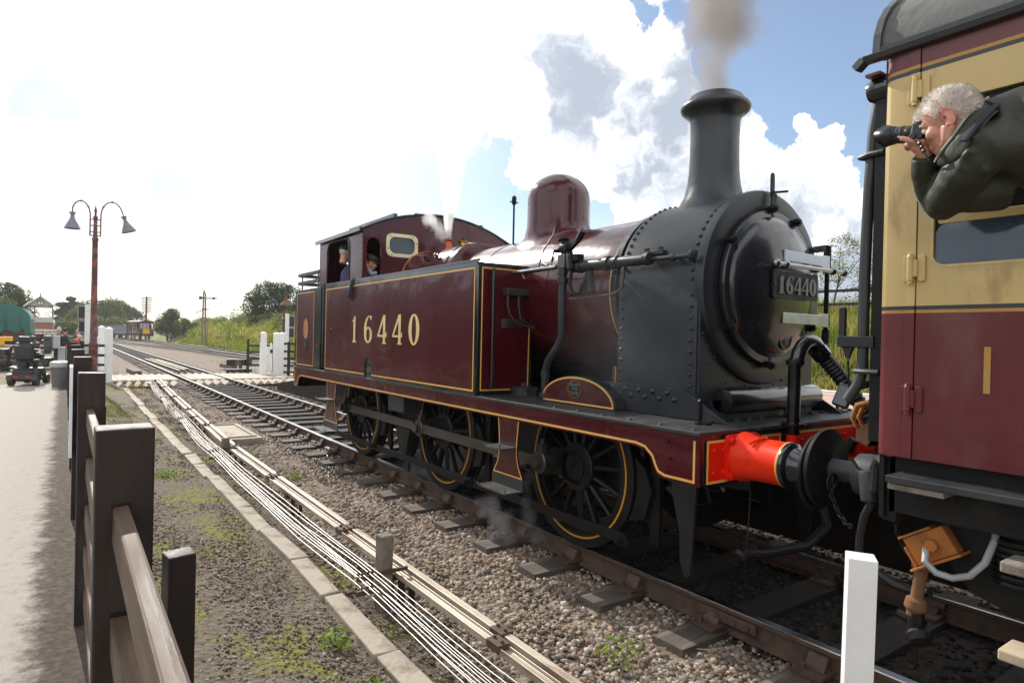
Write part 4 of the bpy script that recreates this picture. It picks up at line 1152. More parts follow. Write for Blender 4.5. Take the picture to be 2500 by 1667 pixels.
# smokebox
RS = .755
sec = [(-RS, 1.255), (-RS, ZB)]+[(-RS*math.cos(a), ZB+RS*math.sin(a)) for a in [PI*i/28 for i in range(1, 28)]]+[(RS, ZB), (RS, 1.255)]
sb = P('smokebox', MB().prism(sec, (0, 3.10, 0), XA, ZA, (0, .82, 0)), M['smoke'], loco, True, auto=30)
P('front_plate', MB().prism([(-.745, 1.255), (-.745, ZB)]+[(-.745*math.cos(a), ZB+.745*math.sin(a)) for a in [PI*i/28 for i in range(1, 28)]]+[(.745, ZB), (.745, 1.255)], (0, 3.08, 0), XA, ZA, (0, .03, 0)), M['smoke'], sb, True, auto=30)
P('front_ring', MB().lathe([(.60, .0), (.60, -.035), (.635, -.04), (.74, -.04), (.765, -.03), (.77, .0), (.765, .05), (.60, .05)], (0, 3.075, ZB), YA, 64, False), M['smoke'], sb, True)
dr = P('smokebox_door', MB().lathe([(.0, -.175), (.12, -.172), (.26, -.158), (.40, -.13), (.49, -.10), (.535, -.075), (.55, -.05), (.60, -.045), (.605, -.035), (.605, .0)], (0, 3.03, ZB), YA, 64, False), mat('door_black', (.014, .016, .021), .24, var=.2, coat=.3, wav=.006, wavs=2.5), sb, True)
mb = MB()


def rivets(pts, nrm, r=.017):
    for p, n_ in zip(pts, nrm): mb.lathe([(r, 0), (r*.85, r*.45), (r*.45, r*.8), (.001, r*.9)], p, n_, 8, False)


for yy in (3.155, 3.875):
    A_ = [math.radians(a) for a in np.arange(2, 180, 5.2)]
    rivets([(-RS*math.cos(a), yy, ZB+RS*math.sin(a)) for a in A_], [(-math.cos(a), 0, math.sin(a)) for a in A_])
    for s in (-1, 1): rivets([(s*RS, yy, 1.33+k*.085) for k in range(11)], [(s, 0, 0)]*11)
P('rivet_row', mb, M['smoke'], sb, True)
mb = MB()
for k in range(9):
    a = math.radians(200+k*8)
    for r in (.80, .86):
        x, z = r*math.cos(a), ZB+r*math.sin(a)
        if z > 1.32 and abs(x) < .74: rivets([(x, 3.08, z), (-x, 3.08, z)], [(0, -1, 0)]*2, .012)
P('rivet_row', mb, M['smoke'], sb, True)
# door fittings
for zz, xl in ((2.512, -.04), (2.03, -.045)):
    hs = P('hinge_strap', MB().prism([(xl, -.042), (.50, -.042), (.585, -.055), (.665, -.055), (.665, .055), (.585, .055), (.50, .042), (xl, .042)], (0, 2.862, zz), (1, .045, 0), ZA, (0, .020, 0)), M['steelb'], dr, bevel=.004)
P('hinge_post', MB().cyl((.68, 2.925, 1.83), (.68, 2.925, 2.66), .019, n=10), M['under'], dr)
mb = MB()
for zz in (1.90, 2.03, 2.512, 2.60): mb.cyl((.68, 2.925, zz-.055), (.68, 2.925, zz+.055), .030, n=12)
for zz in (1.86, 2.64): mb.bar((.68, 2.925, zz), (.70, 3.05, zz), .045, .05)
P('hinge_lug', mb, M['under'], dr)
P('door_handrail', MB().tube([(-.24, 2.80, 2.427), (.72, 2.80, 2.427)], .017, 12), M['steelb'], dr, True)
for xx in (-.24, -.12, .55, .72): P('handrail_knob', MB().ball((xx, 2.80, 2.427), .034, 12, 8), M['steelb'], dr, True)
mb = MB()
for xx in (-.12, .55): mb.cyl((xx, 2.80, 2.427), (xx, 2.88, 2.427), .014, n=8)
P('handrail_stalk', mb, M['steelb'], dr)
nb = P('number_plate', MB().prism(rrect(-.205, 2.175, .405, 2.385, .02), (0, 2.845, 0), XA, ZA, (0, .015, 0)), M['under'], dr, bevel=.003)
for i, ch in enumerate('16440'):
    digits(ch, .135, 0, (-.155+i*.106, 2.841, 2.212), XA, ZA, .006, .17, nb, mat('cast_numeral_grey', (.17, .175, .18), .4, metal=.3) if i == 0 else MATS['cast_numeral_grey'], squeeze=1.30)
for xx in (-.185, .385): P('plate_bolt', MB().cyl((xx, 2.846, 2.28), (xx, 2.838, 2.28), .012, n=8), M['plasticg'], nb)
sh = P('shed_plate', MB().prism(arc(.07, 1.895, .088, 0, 360, 28, .115)[:-1], (0, 2.905, 0), XA, ZA, (0, .02, 0)), M['under'], dr)
P('shed_plate_rim', MB().ribbon(arc(.07, 1.895, .084, 0, 360, 28, .111)[:-1], (0, 2.904, 0), XA, ZA, (0, -.004, 0), .008, True), MATS['cast_numeral_grey'], sh)
for t_, zz in (('18', 1.935), ('B', 1.852)): link('raised_letter', text_mesh(t_, .085, (.07, 2.901, zz), XA, ZA, .006), sh, False, MATS['cast_numeral_grey'])
for a in (62, 90+3, 148, 212, 268, 330, 18):
    a_ = math.radians(a); c_ = Vector((.615*math.cos(a_), 3.03, ZB+.615*math.sin(a_))); i_ = Vector((-math.cos(a_), 0, -math.sin(a_)))
    mb = MB(); mb.cyl(c_, c_+Vector((0, -.10, 0)), .018, n=8); mb.cyl(c_+Vector((0, -.055, 0)), c_+Vector((0, -.085, 0)), .034, n=6); mb.bar(c_-i_*.02+Vector((0, -.03, 0)), c_+i_*.09+Vector((0, -.04, 0)), .035, .03, (0, 1, 0))
    P('door_clamp', mb, M['under'], dr)
mb = MB(); mb.prism([(-.022, 0), (.022, 0), (.022, .17), (.012, .19), (-.012, .19), (-.022, .17)], (0, 3.0, 2.985), XA, ZA, (0, .012, 0)); mb.prism([(-.03, -.08), (.03, -.08), (.03, .02), (-.03, .02)], (0, 2.985, 2.99), XA, ZA, (0, .014, 0)); mb.bar((0, 3.0, 3.02), (.09, 2.93, 3.03), .03, .012)
P('lamp_bracket', mb, M['under'], sb)
for xx in (-.90, .15, .92):
    mb = MB(); mb.prism([(-.018, .02), (.018, .02), (.02, .16), (.008, .175), (-.008, .175), (-.02, .16)], (xx, 2.93, 1.253), XA, ZA, (0, .014, 0)); mb.box(xx-.03, xx+.03, 2.86, 2.95, 1.254, 1.268)
    P('lamp_bracket', mb, M['under'], fp)
# chimney
P('chimney', MB().lathe([(.36, -.10), (.335, -.06), (.285, .0), (.245, .08), (.222, .17), (.209, .30), (.203, .58), (.207, .71), (.222, .765), (.262, .79), (.288, .815), (.294, .84), (.28, .865), (.245, .89), (.225, .925), (.21, .935), (.175, .935), (.165, .90), (.16, .5)], (0, 3.57, 3.0), n=56, cap=False), M['chim'], loco, True, auto=50)
mb = MB()
# frame extension plates in front of the smokebox
for s in (-1, 1):
    fe = P('frame_plate', MB().prism([(4.15, 1.255), (4.15, 1.475), (3.19, 1.475), (2.80, 1.255)], (s*.775, 0, 0), YA, ZA, (s*-.015, 0, 0)), M['smoke'], loco, bevel=.003)
    mb = MB()
    for k in range(5):
        rivets([(s*.775, 3.35+k*.15, 1.435), (s*.775, 3.28+k*.15, 1.385)], [(s, 0, 0)]*2, .024)
    P('rivet_row', mb, M['smoke'], fe, True)
cv = P('valve_chest', MB().lathe([(.0, -.60), (.09, -.60), (.10, -.56), (.10, .56), (.09, .60), (0, .60)], (0, 2.98, 1.40), XA, 24, False), M['black'], loco, True, auto=40)
P('chest_cover', MB().prism([(-.6, 1.255), (.6, 1.255), (.6, 1.40), (-.6, 1.40)], (0, 2.99, 0), XA, ZA, (0, .10, 0)), M['smoke'], cv)
# leading splasher with its plate
for s in (-1, 1):
    arcp = [(4.275+.50*math.cos(a), 1.254+.255*math.sin(a)) for a in [PI*i/16 for i in range(17)]]
    sp_ = P('splasher', MB().prism(arcp, (s*.79, 0, 0), YA, ZA, (s*.115, 0, 0)), M['black'], loco, bevel=.004)
    inn = [(4.275+.47*math.cos(a), 1.272+.222*math.sin(a)) for a in [PI*i/16 for i in range(17)]]
    P('crimson_panel', MB().prism(inn, (s*.905, 0, 0), YA, ZA, (s*.002, 0, 0)), M['maroon'], sp_)
    P('yellow_edge_line', MB().ribbon(inn, (s*.907, 0, 0), YA, ZA, (s*.002, 0, 0), .014, True), M['gold'], sp_)
    ov = P('rebuild_plate', MB().prism(arc(4.275, 1.395, .092, 0, 360, 28, .078)[:-1], (s*.907, 0, 0), YA, ZA, (s*.008, 0, 0)), M['under'], sp_)
    P('plate_rim', MB().ribbon(arc(4.275, 1.395, .088, 0, 360, 28, .074)[:-1], (s*.915, 0, 0), YA, ZA, (s*.004, 0, 0), .007, True), M['brass'], ov)
    for t_, zz in (('REBUILT', 1.432), ('1973', 1.396), ('DERBY', 1.358)):
        link('raised_letter', text_mesh(t_, .036, (s*.9165, 4.275, zz), (0, -1 if s < 0 else 1, 0), ZA, .004), ov, False, MATS['cast_numeral_grey'])

# ejector pipework on the near side
X = -.83
ej = P('ejector', MB().box(-.88, -.79, 4.50, 4.60, 2.47, 2.60), mat('ejector_grey', (.12, .125, .125), .45, metal=.3), loco, bevel=.01)
mb = MB(); mb.tube([(X, 4.46, 2.478), (X, 4.05, 2.474), (X, 3.52, 2.468)], [.052, .047, .042], 14)
for yy, r in ((4.33, .058), (3.98, .062), (3.88, .056), (3.53, .052)): mb.cyl((X, yy-.025, 2.473), (X, yy+.025, 2.473), r, n=14)
P('exhaust_pipe', mb, M['smoke'], ej, True, auto=40)
mb = MB(); mb.tube([(X+.02, 3.55, 2.467), (X+.02, 3.12, 2.462)], .018, 10); mb.ball((X+.02, 3.29, 2.463), .032, 10, 7); mb.lathe([(.018, 0), (.042, .005), (.042, .03), (.03, .035)], (X+.02, 3.13, 2.462), (0, -1, 0), 14)
mb.cyl((X+.02, 3.29, 2.463), (-.73, 3.29, 2.463), .012, n=8)
P('smokebox_handrail', mb, M['smoke'], ej, True, auto=40)
mb = MB(); mb.tube([(-.85, 4.55, 2.47), (-.85, 4.55, 2.30), (-.85, 4.55, 1.86), (-.855, 4.60, 1.76), (-.87, 4.72, 1.62), (-.875, 4.75, 1.52), (-.875, 4.75, 1.256)], [.036]*7, 12)
for zz, r in ((2.36, .052), (2.44, .046), (1.30, .055), (1.50, .042)): mb.cyl((-.85 if zz > 2 else -.875, 4.55 if zz > 2 else 4.75, zz-.025), (-.85 if zz > 2 else -.875, 4.55 if zz > 2 else 4.75, zz+.025), r, n=12)
P('vacuum_pipe', mb, M['smoke'], ej, True, auto=40)
mb = MB(); mb.tube([(-.87, 4.62, 2.49), (-.86, 4.95, 2.485), (-.84, 5.36, 2.485)], .022, 10); P('handrail', mb, M['steelb'], ej, True)
mb = MB()
mb.lathe([(.045, -.06), (.05, -.05), (.05, .05), (.03, .055), (.03, .09)], (-.84, 4.52, 2.665), (0, -1, .1), 12); mb.cyl((-.84, 4.55, 2.60), (-.84, 4.55, 2.72), .03, n=10); mb.lathe([(.03, 0), (.055, .01), (.055, .025), (.03, .03)], (-.84, 4.56, 2.72), (0, .2, 1), 10)
mb.bar((-.84, 4.52, 2.62), (-.86, 4.30, 2.74), .04, .05); mb.cyl((-.86, 4.34, 2.70), (-.87, 4.26, 2.78), .028, n=10); mb.tube([(-.86, 4.60, 2.66), (-.88, 4.66, 2.62), (-.88, 4.68, 2.54)], .01, 6)
mb.tube([(-.85, 4.46, 2.60), (-.90, 4.40, 2.56), (-.90, 4.38, 2.45)], .03, 8); mb.box(-.90, -.82, 4.30, 4.44, 2.52, 2.58)
for yy, zz in ((4.46, 2.63), (4.60, 2.63)): mb.cyl((-.84, yy, zz), (-.92, yy, zz), .016, n=6)
P('steam_valve', mb, M['under'], ej, True, auto=40)
mb = MB()
mb.tube([(-.88, 4.40, 2.44), (-.89, 4.40, 2.30), (-.89, 4.36, 2.23), (-.88, 4.28, 2.24), (-.86, 4.24, 2.33), (-.84, 4.20, 2.38)], .018, 8)
mb.tube([(-.86, 4.18, 2.42), (-.86, 4.16, 2.30), (-.86, 4.14, 2.24)], .035, 8)
P('drain_loop', mb, M['under'], ej, True)
P('drain_pipe', MB().tube([(-.86, 4.45, 2.19), (-.85, 4.20, 2.195), (-.84, 3.90, 2.21), (-.82, 3.82, 2.26), (-.82, 3.80, 2.40)], .010, 6), M['steel'], ej, True)
P('pipe_bracket', MB().box(-.81, -.745, 3.40, 3.62, 2.50, 2.535), M['smoke'], ej, bevel=.006)
for yy in (3.44, 3.58): P('bracket_bolt', MB().cyl((-.79, yy, 2.535), (-.79, yy, 2.56), .022, n=6), M['smoke'], ej)
P('pressure_pipe', MB().tube([(-.80, 5.0, 2.50), (-.73, 5.0, 2.70), (-.60, 5.02, 2.86), (-.40, 5.25, 2.98), (-.30, 5.35, 2.99)], .008, 6), M['under'], ej, True)
for s in (-1, 1): P('oil_pipe', MB().tube([(s*.60, 5.32, 2.56), (s*.62, 5.2, 2.60), (s*.68, 5.0, 2.55)], .012, 6), M['under'], bo, True)
# whistle and chain by the dome
mb = MB(); mb.cyl((-.18, 6.32, 2.95), (-.18, 6.32, 3.42), .012, n=8); mb.lathe([(.02, 0), (.028, .02), (.028, .09), (.01, .11)], (-.18, 6.32, 3.42), n=10); mb.bar((-.24, 6.32, 3.45), (-.12, 6.32, 3.45), .012, .012)
P('whistle', mb, M['under'], bo, True, auto=40)
# vacuum standpipe at the front and its ribbed hose to the coach
vp = P('vacuum_standpipe', MB().tube([(-.30, 2.60, .93), (-.30, 2.60, 1.30), (-.295, 2.60, 1.70)], .045, 14), M['black'], loco, True)
P('red_base', MB().tube([(-.30, 2.60, .955), (-.30, 2.60, 1.185)], .0465, 14), M['red'], vp, True)
P('base_flange', MB().cyl((-.30, 2.60, 1.254), (-.30, 2.60, 1.268), .085, n=16), M['black'], vp)
mb = MB(); mb.tube([(-.295, 2.60, 1.69)]+[(-.165-.13*math.cos(a), 2.58-.02*i/9, 1.71+.14*math.sin(a)) for i, a in enumerate([PI*.85*i/9 for i in range(10)])], .052, 14); mb.cyl((-.295, 2.60, 1.68), (-.295, 2.60, 1.715), .062, n=16)
P('swan_neck', mb, M['black'], vp, True)
pts = [Vector((-.05, 2.56, 1.77)), Vector((.06, 2.50, 1.64)), Vector((.17, 2.42, 1.47)), Vector((.27, 2.34, 1.28)), Vector((.31, 2.27, 1.08)), Vector((.29, 2.18, .92)), Vector((.22, 2.02, .86))]
fine = []
for i in range(len(pts)-1):
    for k in range(12): fine.append(pts[i].lerp(pts[i+1], k/12))
mb = MB(); mb.tube(fine, [.058 if k % 2 else .046 for k in range(len(fine))], 12)
P('vacuum_hose', mb, M['rubber'], vp, True)
mb = MB(); mb.cyl((-.085, 2.565, 1.80), (-.03, 2.545, 1.745), .066, n=14); P('hose_clip', mb, M['black'], vp)

# ================================================================== the coach
coach = thing('passenger_coach', 'crimson and cream railway coach coupled to the front of the locomotive', 'coach', (0, -2, 0))


def C(name, mb, m, parent=coach, smooth=False, bevel=0, auto=None, label=None):
    o = mb.build(name, m, parent, smooth, bevel, auto)
    if label: o['label'] = label
    return o


CX = -1.35
YE = 1.54
YB = -8.0
bands = [('crimson_side', 1.312, 1.984, 'cmaroon'), ('gold_line', 1.9845, 1.9995, 'cgold'), ('black_line', 2.0, 2.0175, 'cline'), ('cream_side', 2.018, 3.094, 'cream'),
         ('black_line', 3.0945, 3.113, 'cline'), ('gold_line', 3.1135, 3.130, 'cgold'), ('crimson_side', 3.1305, 3.215, 'cmaroon')]


def side_x(z): return -.018*max(0, (1.75-z)/.45)**2 if z < 1.75 else (-.012*max(0, (z-2.9)/.3)**2)


hole_d = rrect(.66, 2.20, 1.303, 2.928, .05)
hole_b = [rrect(-1.0-k*1.7, 2.15, .15-k*1.7, 2.95, .08) for k in range(1, 5)]
dr_ = None
for s in (1, -1):                              # near side, far side
    xo = CX*s
    for nm, z0, z1, m_ in bands:
        # door
        if s == 1:
            if nm == 'cream_side':
                me = plate2d([[(1.368, z0), (1.368, z1), (.562, z1), (.562, z0)], hole_d], .011, (xo+.011, 0, 0), YA, ZA)
                dr_ = link('door', me, coach, False, M[m_]); dr_['label'] = 'cream upper door panel with lowered window'
            else:
                C('door_'+nm, MB().box(xo, xo+.022, .562, 1.368, z0, z1), M[m_])
            C('door_pillar_'+nm, MB().box(xo-.005, xo+.022, 1.373, 1.416, z0, z1), M[m_])
            # corner panel rounded towards the end
            sec_ = [(1.4185, 0), (1.47, 0), (1.505, -.006), (1.53, -.024), (1.54, -.055), (1.52, -.055), (1.50, -.03), (1.4185, -.022)]
            C('corner_'+nm, MB().prism([(y, -d) for y, d in sec_], (xo, 0, z0), YA, XA, (0, 0, z1-z0)), M[m_], coach, True, 0, 25)
        else:
            C('far_'+nm, MB().box(xo-.022, xo, YB, YE, z0, z1), M[m_])
        if s == 1:
            if nm == 'cream_side':
                me = plate2d([[(.558, z0), (.558, z1), (YB, z1), (YB, z0)]]+hole_b, .011, (xo+.011, 0, 0), YA, ZA)
                link('cream_side', me, coach, False, M[m_])
            else: C(nm, MB().box(xo, xo+.022, YB, .558, z0, z1), M[m_])
C('door_edge', MB().box(CX+.022, CX+.03, .55, 1.376, 1.315, 3.21), M['under'])
# the lowered window
wf = C('window_frame', MB().prism(rrect(.675, 2.383, 1.288, 2.422, .012), (CX+.004, 0, 0), YA, ZA, (.02, 0, 0)), M['cream'], coach, bevel=.004)
C('window_pane', MB().prism(rrect(.665, 2.192, 1.297, 2.383, .045), (CX+.010, 0, 0), YA, ZA, (.006, 0, 0)), mat('window_sky_tint', (.045, .060, .085), .10, var=.25, vs=3, col2=(.085, .095, .11), c2amt=.35, c2s=4, coat=.5, wav=.004, wavs=3, stretch=(1, 1, .4)), wf)  # bluish base colour stands in for sky reflected in the pane
C('window_bead', MB().ribbon(rrect(.655, 2.193, 1.308, 2.935, .052), (CX-.002, 0, 0), YA, ZA, (.014, 0, 0), .012, True), M['cream'], coach)
for k in range(1, 5):
    C('window_pane', MB().box(CX+.012, CX+.018, -1.0-k*1.7-.03, .15-k*1.7+.03, 2.12, 2.98), M['glass'])
# interior
C('compartment', MB().box(CX+.25, 1.30, YB+.03, 1.48, 1.25, 1.30), M['under'])
C('inner_wall', MB().box(-.45, -.42, YB+.03, 1.48, 1.30, 3.2), M['brown'])
for yy in (1.47, .45): C('partition', MB().box(CX+.03, 1.3, yy, yy+.03, 1.30, 3.25), M['brown'])
# hinges
for yy, zz, m_ in ((1.372, 3.012, 'cream'), (1.372, 2.19, 'cream'), (1.372, 1.588, 'cmaroon')):
    mb = MB(); mb.cyl((CX-.022, yy+.016, zz-.055), (CX-.022, yy+.016, zz+.055), .013, n=10); mb.lathe([(.013, 0), (.008, .012), (.001, .018)], (CX-.022, yy+.016, zz+.055), n=8, cap=False); mb.cyl((CX-.022, yy+.016, zz-.072), (CX-.022, yy+.016, zz-.057), .011, n=8)
    h_ = C('hinge', mb, M[m_], coach, True, auto=40)
    mb = MB(); mb.prism(rrect(yy-.043, zz-.062, yy-.012, zz+.062, .014), (CX-.014, 0, 0), YA, ZA, (.0138, 0, 0)); mb.prism(rrect(yy+.020, zz-.062, yy+.050, zz+.062, .014), (CX-.017, 0, 0), YA, ZA, (.0118, 0, 0)); mb.box(CX-.024, CX-.01, yy-.014, yy+.022, zz-.04, zz+.04)
    C('hinge_leaf', mb, M[m_], h_, bevel=.003)
# class number
n1 = C('class_number', MB().box(CX-.0016, CX-.0006, 1.068, 1.098, 1.634, 1.838), M['cline'])
C('class_numeral', MB().box(CX-.0024, CX-.0014, 1.0705, 1.0955, 1.6365, 1.8355), M['cgold'], n1)
# roof
mb = MB(); rp = []
for i in range(25):
    a = PI*i/24; rp.append((-1.36*math.cos(a), 3.235+.58*math.sin(a)**.9))
n_ = len(rp)
mb.prism(rp+[(x*.985, z-.03) for x, z in rp[::-1]], (0, YB, 0), XA, ZA, (0, 1.545-YB, 0))
rf_ = C('roof', mb, M['roof'], coach, True, auto=35)
C('roof_edge', MB().ribbon(rp, (0, 1.545, 0), XA, ZA, (0, .035, 0), .04), M['plasticg'], rf_)
C('gutter', MB().prism([(0, 0), (-.035, .005), (-.045, .03), (-.03, .04), (0, .035)], (CX, YB, 3.205), XA, ZA, (0, 1.62-YB, 0)), M['plasticg'], rf_)
C('gutter_upper', MB().prism([(0, 0), (-.02, .003), (-.02, .02), (0, .03)], (CX-.004, YB, 3.246), XA, ZA, (0, 1.58-YB, 0)), M['plasticg'], rf_)
C('gutter_tip', MB().bar((CX-.02, 1.618, 3.225), (CX-.015, 1.66, 3.195), .05, .035), M['plasticg'], rf_)
# end wall, gangway bellows, pipes
C('end_wall', MB().prism([(-1.30, 1.0), (-1.33, 3.20)]+[(x*.97, z-.01) for x, z in rp[1:-1]]+[(1.33, 3.20), (1.30, 1.0)], (0, 1.512, 0), XA, ZA, (0, .022, 0)), M['under'])
C('gangway_plate', MB().prism([(-.50, 1.2), (-.50, 3.3), (.50, 3.3), (.50, 1.2)], (0, 1.90, 0), XA, ZA, (0, .035, 0)), M['under'])
for k in range(5): C('bellows_fold', MB().box(-.46, .46, 1.54+k*.07, 1.58+k*.07, 1.22, 3.27), M['rubber'])
ep = C('end_pipe', MB().tube([(-1.24, 1.60, 3.12), (-1.255, 1.625, 2.9), (-1.255, 1.64, 2.60), (-1.265, 1.645, 2.2), (-1.265, 1.645, 1.70), (-1.27, 1.665, 1.63), (-1.28, 1.71, 1.55)], .026, 12), M['plasticg'], coach, True)
C('corner_lamp', MB().lathe([(.0, 0), (.05, .004), (.062, .03), (.062, .10), (.05, .12)], (-1.26, 1.645, 3.10), (0, -1, 0), 18), M['black'], ep, True)
C('lamp_bracket', MB().box(-1.36, -1.22, 1.55, 1.62, 3.145, 3.158), M['cmaroon'], ep)
for zz in (2.78, 1.70): C('pipe_clip', MB().tube([(-1.30, 1.55, zz), (-1.30, 1.62, zz), (-1.27, 1.68, zz), (-1.22, 1.66, zz), (-1.20, 1.55, zz)], .014, 8), M['plasticg'], ep, True)
C('end_handrail', MB().tube([(-1.05, 1.56, 3.0), (-1.05, 1.62, 2.95), (-1.05, 1.62, 1.75), (-1.05, 1.56, 1.70)], .018, 8), M['black'], coach, True)
C('electric_conduit', MB().box(-1.20, -1.14, 1.535, 1.56, 1.4, 3.1), M['black'])
mb = MB(); mb.prism(rrect(-.016, 0, .016, .17, .015), (-1.29, 1.745, 1.855), YA, ZA, (.025, 0, 0)); mb.box(-1.30, -1.25, 1.58, 1.762, 1.82, 1.876); mb.prism([(-.03, 0), (.03, 0), (.008, -.06), (-.008, -.06)], (-1.285, 1.715, 1.824), YA, ZA, (.025, 0, 0))
C('end_lamp_bracket', mb, M['rubber'], coach, bevel=.004)
mb = MB()
for k in range(14):
    a = Vector((-1.272, 1.715-.001*k, 1.762-.016*k)); mb.tube([a, a+Vector((0, .001, -.018))], .0055 if k % 2 else .0035, 5)
C('bracket_chain', mb, M['under'], coach)
C('black_end_filler', MB().box(-1.285, -.9, 1.545, 1.60, 1.36, 3.10), M['under'])  # plain black box added to fill the dark gap beside the end pipe
C('hose_box', MB().obox((-1.25, 1.745, 1.565), (.06, .075, .12), Euler((.3, .2, .3)).to_matrix()), M['black'], coach, bevel=.01)
C('branch_pipe', MB().tube([(-1.27, 1.67, 1.62), (-1.15, 1.60, 1.66), (-1.0, 1.55, 1.70)], .022, 8), M['plasticg'], coach, True)
# coupler, chain, hoses
cp = C('coupler', MB().prism([(1.45, 1.40), (1.74, 1.40), (1.80, 1.36), (1.80, 1.32), (1.76, 1.30), (1.74, 1.34), (1.62, 1.34), (1.60, 1.72), (1.45, 1.72)], (-.98, 0, 0), YA, ZA, (.16, 0, 0)), M['rust'], coach, bevel=.015)
for xx in (-1.00, -.93): C('coupler_hook', MB().tube([(xx, 1.62, 1.48), (xx, 1.72, 1.53), (xx, 1.80, 1.50), (xx, 1.825, 1.43), (xx, 1.80, 1.38)], [.015, .017, .017, .014, .009], 8), M['rustor'], cp, True)
for sx in (-1, 1):
    cb = C('buffer', MB().lathe([(0, 0), (.222, .004), (.23, .010), (.23, .030), (.222, .034), (.07, .05), (.06, .06), (.06, .20), (.055, .20)], (sx*.87, 2.055, 1.105), (0, -1, 0), 36), M['under'], coach, True, auto=40)
    C('buffer_shank', MB().cyl((sx*.87, 2.0, 1.105), (sx*.87, 1.60, 1.105), .062, n=20), M['darkgrey'], cb, True)
    C('buffer_housing', MB().lathe([(.075, 0), (.115, .02), (.12, .06), (.12, .12), (.10, .14), (.11, .22), (.15, .30), (.15, .34)], (sx*.87, 1.86, 1.105), (0, -1, 0), 24), M['darkgrey'], cb, True, auto=40)


def chain(pts, r=.016, w=.0045):
    out = MB(); L = [Vector(p) for p in pts]; d = 0; q = []
    tot = sum((L[i+1]-L[i]).length for i in range(len(L)-1)); step = r*2.1; n = int(tot/step)
    for k in range(n):
        t = k*step
        for i in range(len(L)-1):
            l = (L[i+1]-L[i]).length
            if t <= l: q.append((L[i].lerp(L[i+1], t/l), (L[i+1]-L[i]).normalized())); break
            t -= l
    for k, (c, t) in enumerate(q):
        a = t.cross(Vector((.3, .2, 1))).normalized(); b = t.cross(a)
        sd_ = a if k % 2 else b
        out.tube([c+t*(r*1.35*math.cos(x))+sd_*(r*.72*math.sin(x)) for x in [2*PI*i/8 for i in range(9)]], w, 5)
    return out


C('safety_chain', chain([(-1.0, 1.93, 1.07), (-1.02, 1.92, .98), (-1.06, 1.86, .91), (-1.12, 1.78, .87), (-1.18, 1.70, .88)]), M['under'], coach)
C('chain_shackle', MB().tube([(-.96, 1.94, 1.07)]+[(-.98+.05*math.sin(a), 1.94, 1.05+.05*math.cos(a)) for a in [2*PI*i/10 for i in range(11)]], .009, 6), M['under'], coach, True)
C('gas_cylinder', MB().lathe([(.03, -.01), (.042, 0), (.042, .135), (.036, .15), (.015, .155)], (-1.16, 1.645, 1.035), (.02, .12, 1), 14), M['plasticg'], coach, True, auto=40)
C('hand_lever', MB().tube([(-1.16, 1.74, 1.235), (-1.16, 1.71, 1.19), (-1.17, 1.64, 1.165)], .008, 6), M['under'], coach, True)
C('drop_hose', MB().tube([(-1.17, 1.63, 1.03), (-1.16, 1.67, .95), (-1.12, 1.71, .82), (-1.10, 1.72, .65), (-1.10, 1.70, .52)], .020, 8), M['rubber'], coach, True)
C('second_hose', MB().tube([(-1.20, 1.60, 1.10), (-1.22, 1.58, 1.24), (-1.25, 1.55, 1.27), (-1.27, 1.52, 1.26)], .030, 10), M['rubber'], coach, True)
# solebar, footboard, underframe
C('solebar', MB().box(-1.27, -1.17, YB, 1.50, 1.03, 1.31), M['under'])
C('headstock', MB().box(-1.27, 1.27, 1.47, 1.53, .98, 1.31), M['under'], coach, bevel=.006)
fbd = C('footboard', MB().box(-1.46, -1.275, YB, 1.435, 1.205, 1.238), M['plasticg'], coach, bevel=.004)
C('footboard_angle', MB().box(-1.445, -1.275, 1.20, 1.43, 1.175, 1.200), M['conc2'], fbd)
for zz in (.985, .635): C('step_board', MB().box(-1.50, -1.34, .2, .975, zz-.045, zz), M['seat'] if zz < .8 else M['conc2'], coach, bevel=.008)
C('bogie_frame', MB().prism([(1.30, 1.03), (1.36, .90), (1.20, .70), (.90, .62), (-1.4, .62), (-1.7, .95), (-1.7, 1.03)], (-1.12, 0, 0), YA, ZA, (.08, 0, 0)), M['under'], coach)
mb = MB()
for k in range(7): mb.tube([(-1.10+.09*math.cos(a), 1.02-.0*k+.09*math.sin(a), .80+.03*k) for a in [2*PI*i/14 for i in range(15)]], .013, 6)
C('coil_spring', mb, M['under'], coach)
for yy in (.25, -2.35):
    for sx in (-1, 1): C('wheel', MB().lathe([(0, .0), (.14, .0), (.14, -.02), (.38, -.03), (.44, .0), (.457, .0), (.457, -.11), (.49, -.12), (.49, -.14), (0, -.14)], (sx*.82, yy, .457), (sx, 0, 0), 40), M['under'], coach, True, auto=35)
C('underframe_box', MB().box(-1.2, 1.2, -7, -3.6, .5, 1.0), M['under'])
# rusty orange equipment box hanging under the corner
Rb = Euler((math.radians(-33), 0, math.radians(0))).to_matrix(); cb_ = Vector((-1.12, 1.352, .885))
ob_ = C('equipment_box', MB().obox(cb_, (.14, .20, .135), Rb), M['rustor'], coach, bevel=.006)
mb = MB(); mb.obox(cb_+Rb @ Vector((0, .03, .075)), (.16, .16, .012), Rb); mb.obox(cb_+Rb @ Vector((0, .105, -.02)), (.16, .012, .10), Rb); mb.obox(cb_+Rb @ Vector((-.03, 0, -.075)), (.16, .25, .012), Rb)
C('box_flange', mb, M['rustor'], ob_, bevel=.003)
C('cable_gland', MB().cyl(cb_+Rb @ Vector((-.07, -.02, .0)), cb_+Rb @ Vector((-.10, -.02, .0)), .030, n=6), M['rustor'], ob_)
C('grey_cable', MB().tube([(-1.20, 1.36, .875), (-1.25, 1.345, .825), (-1.24, 1.30, .785), (-1.22, 1.24, .775), (-1.2, 1.18, .80), (-1.18, 1.13, .87), (-1.16, 1.10, .98), (-1.15, 1.10, 1.06)], .0155, 10), M['greycab'], coach, True)
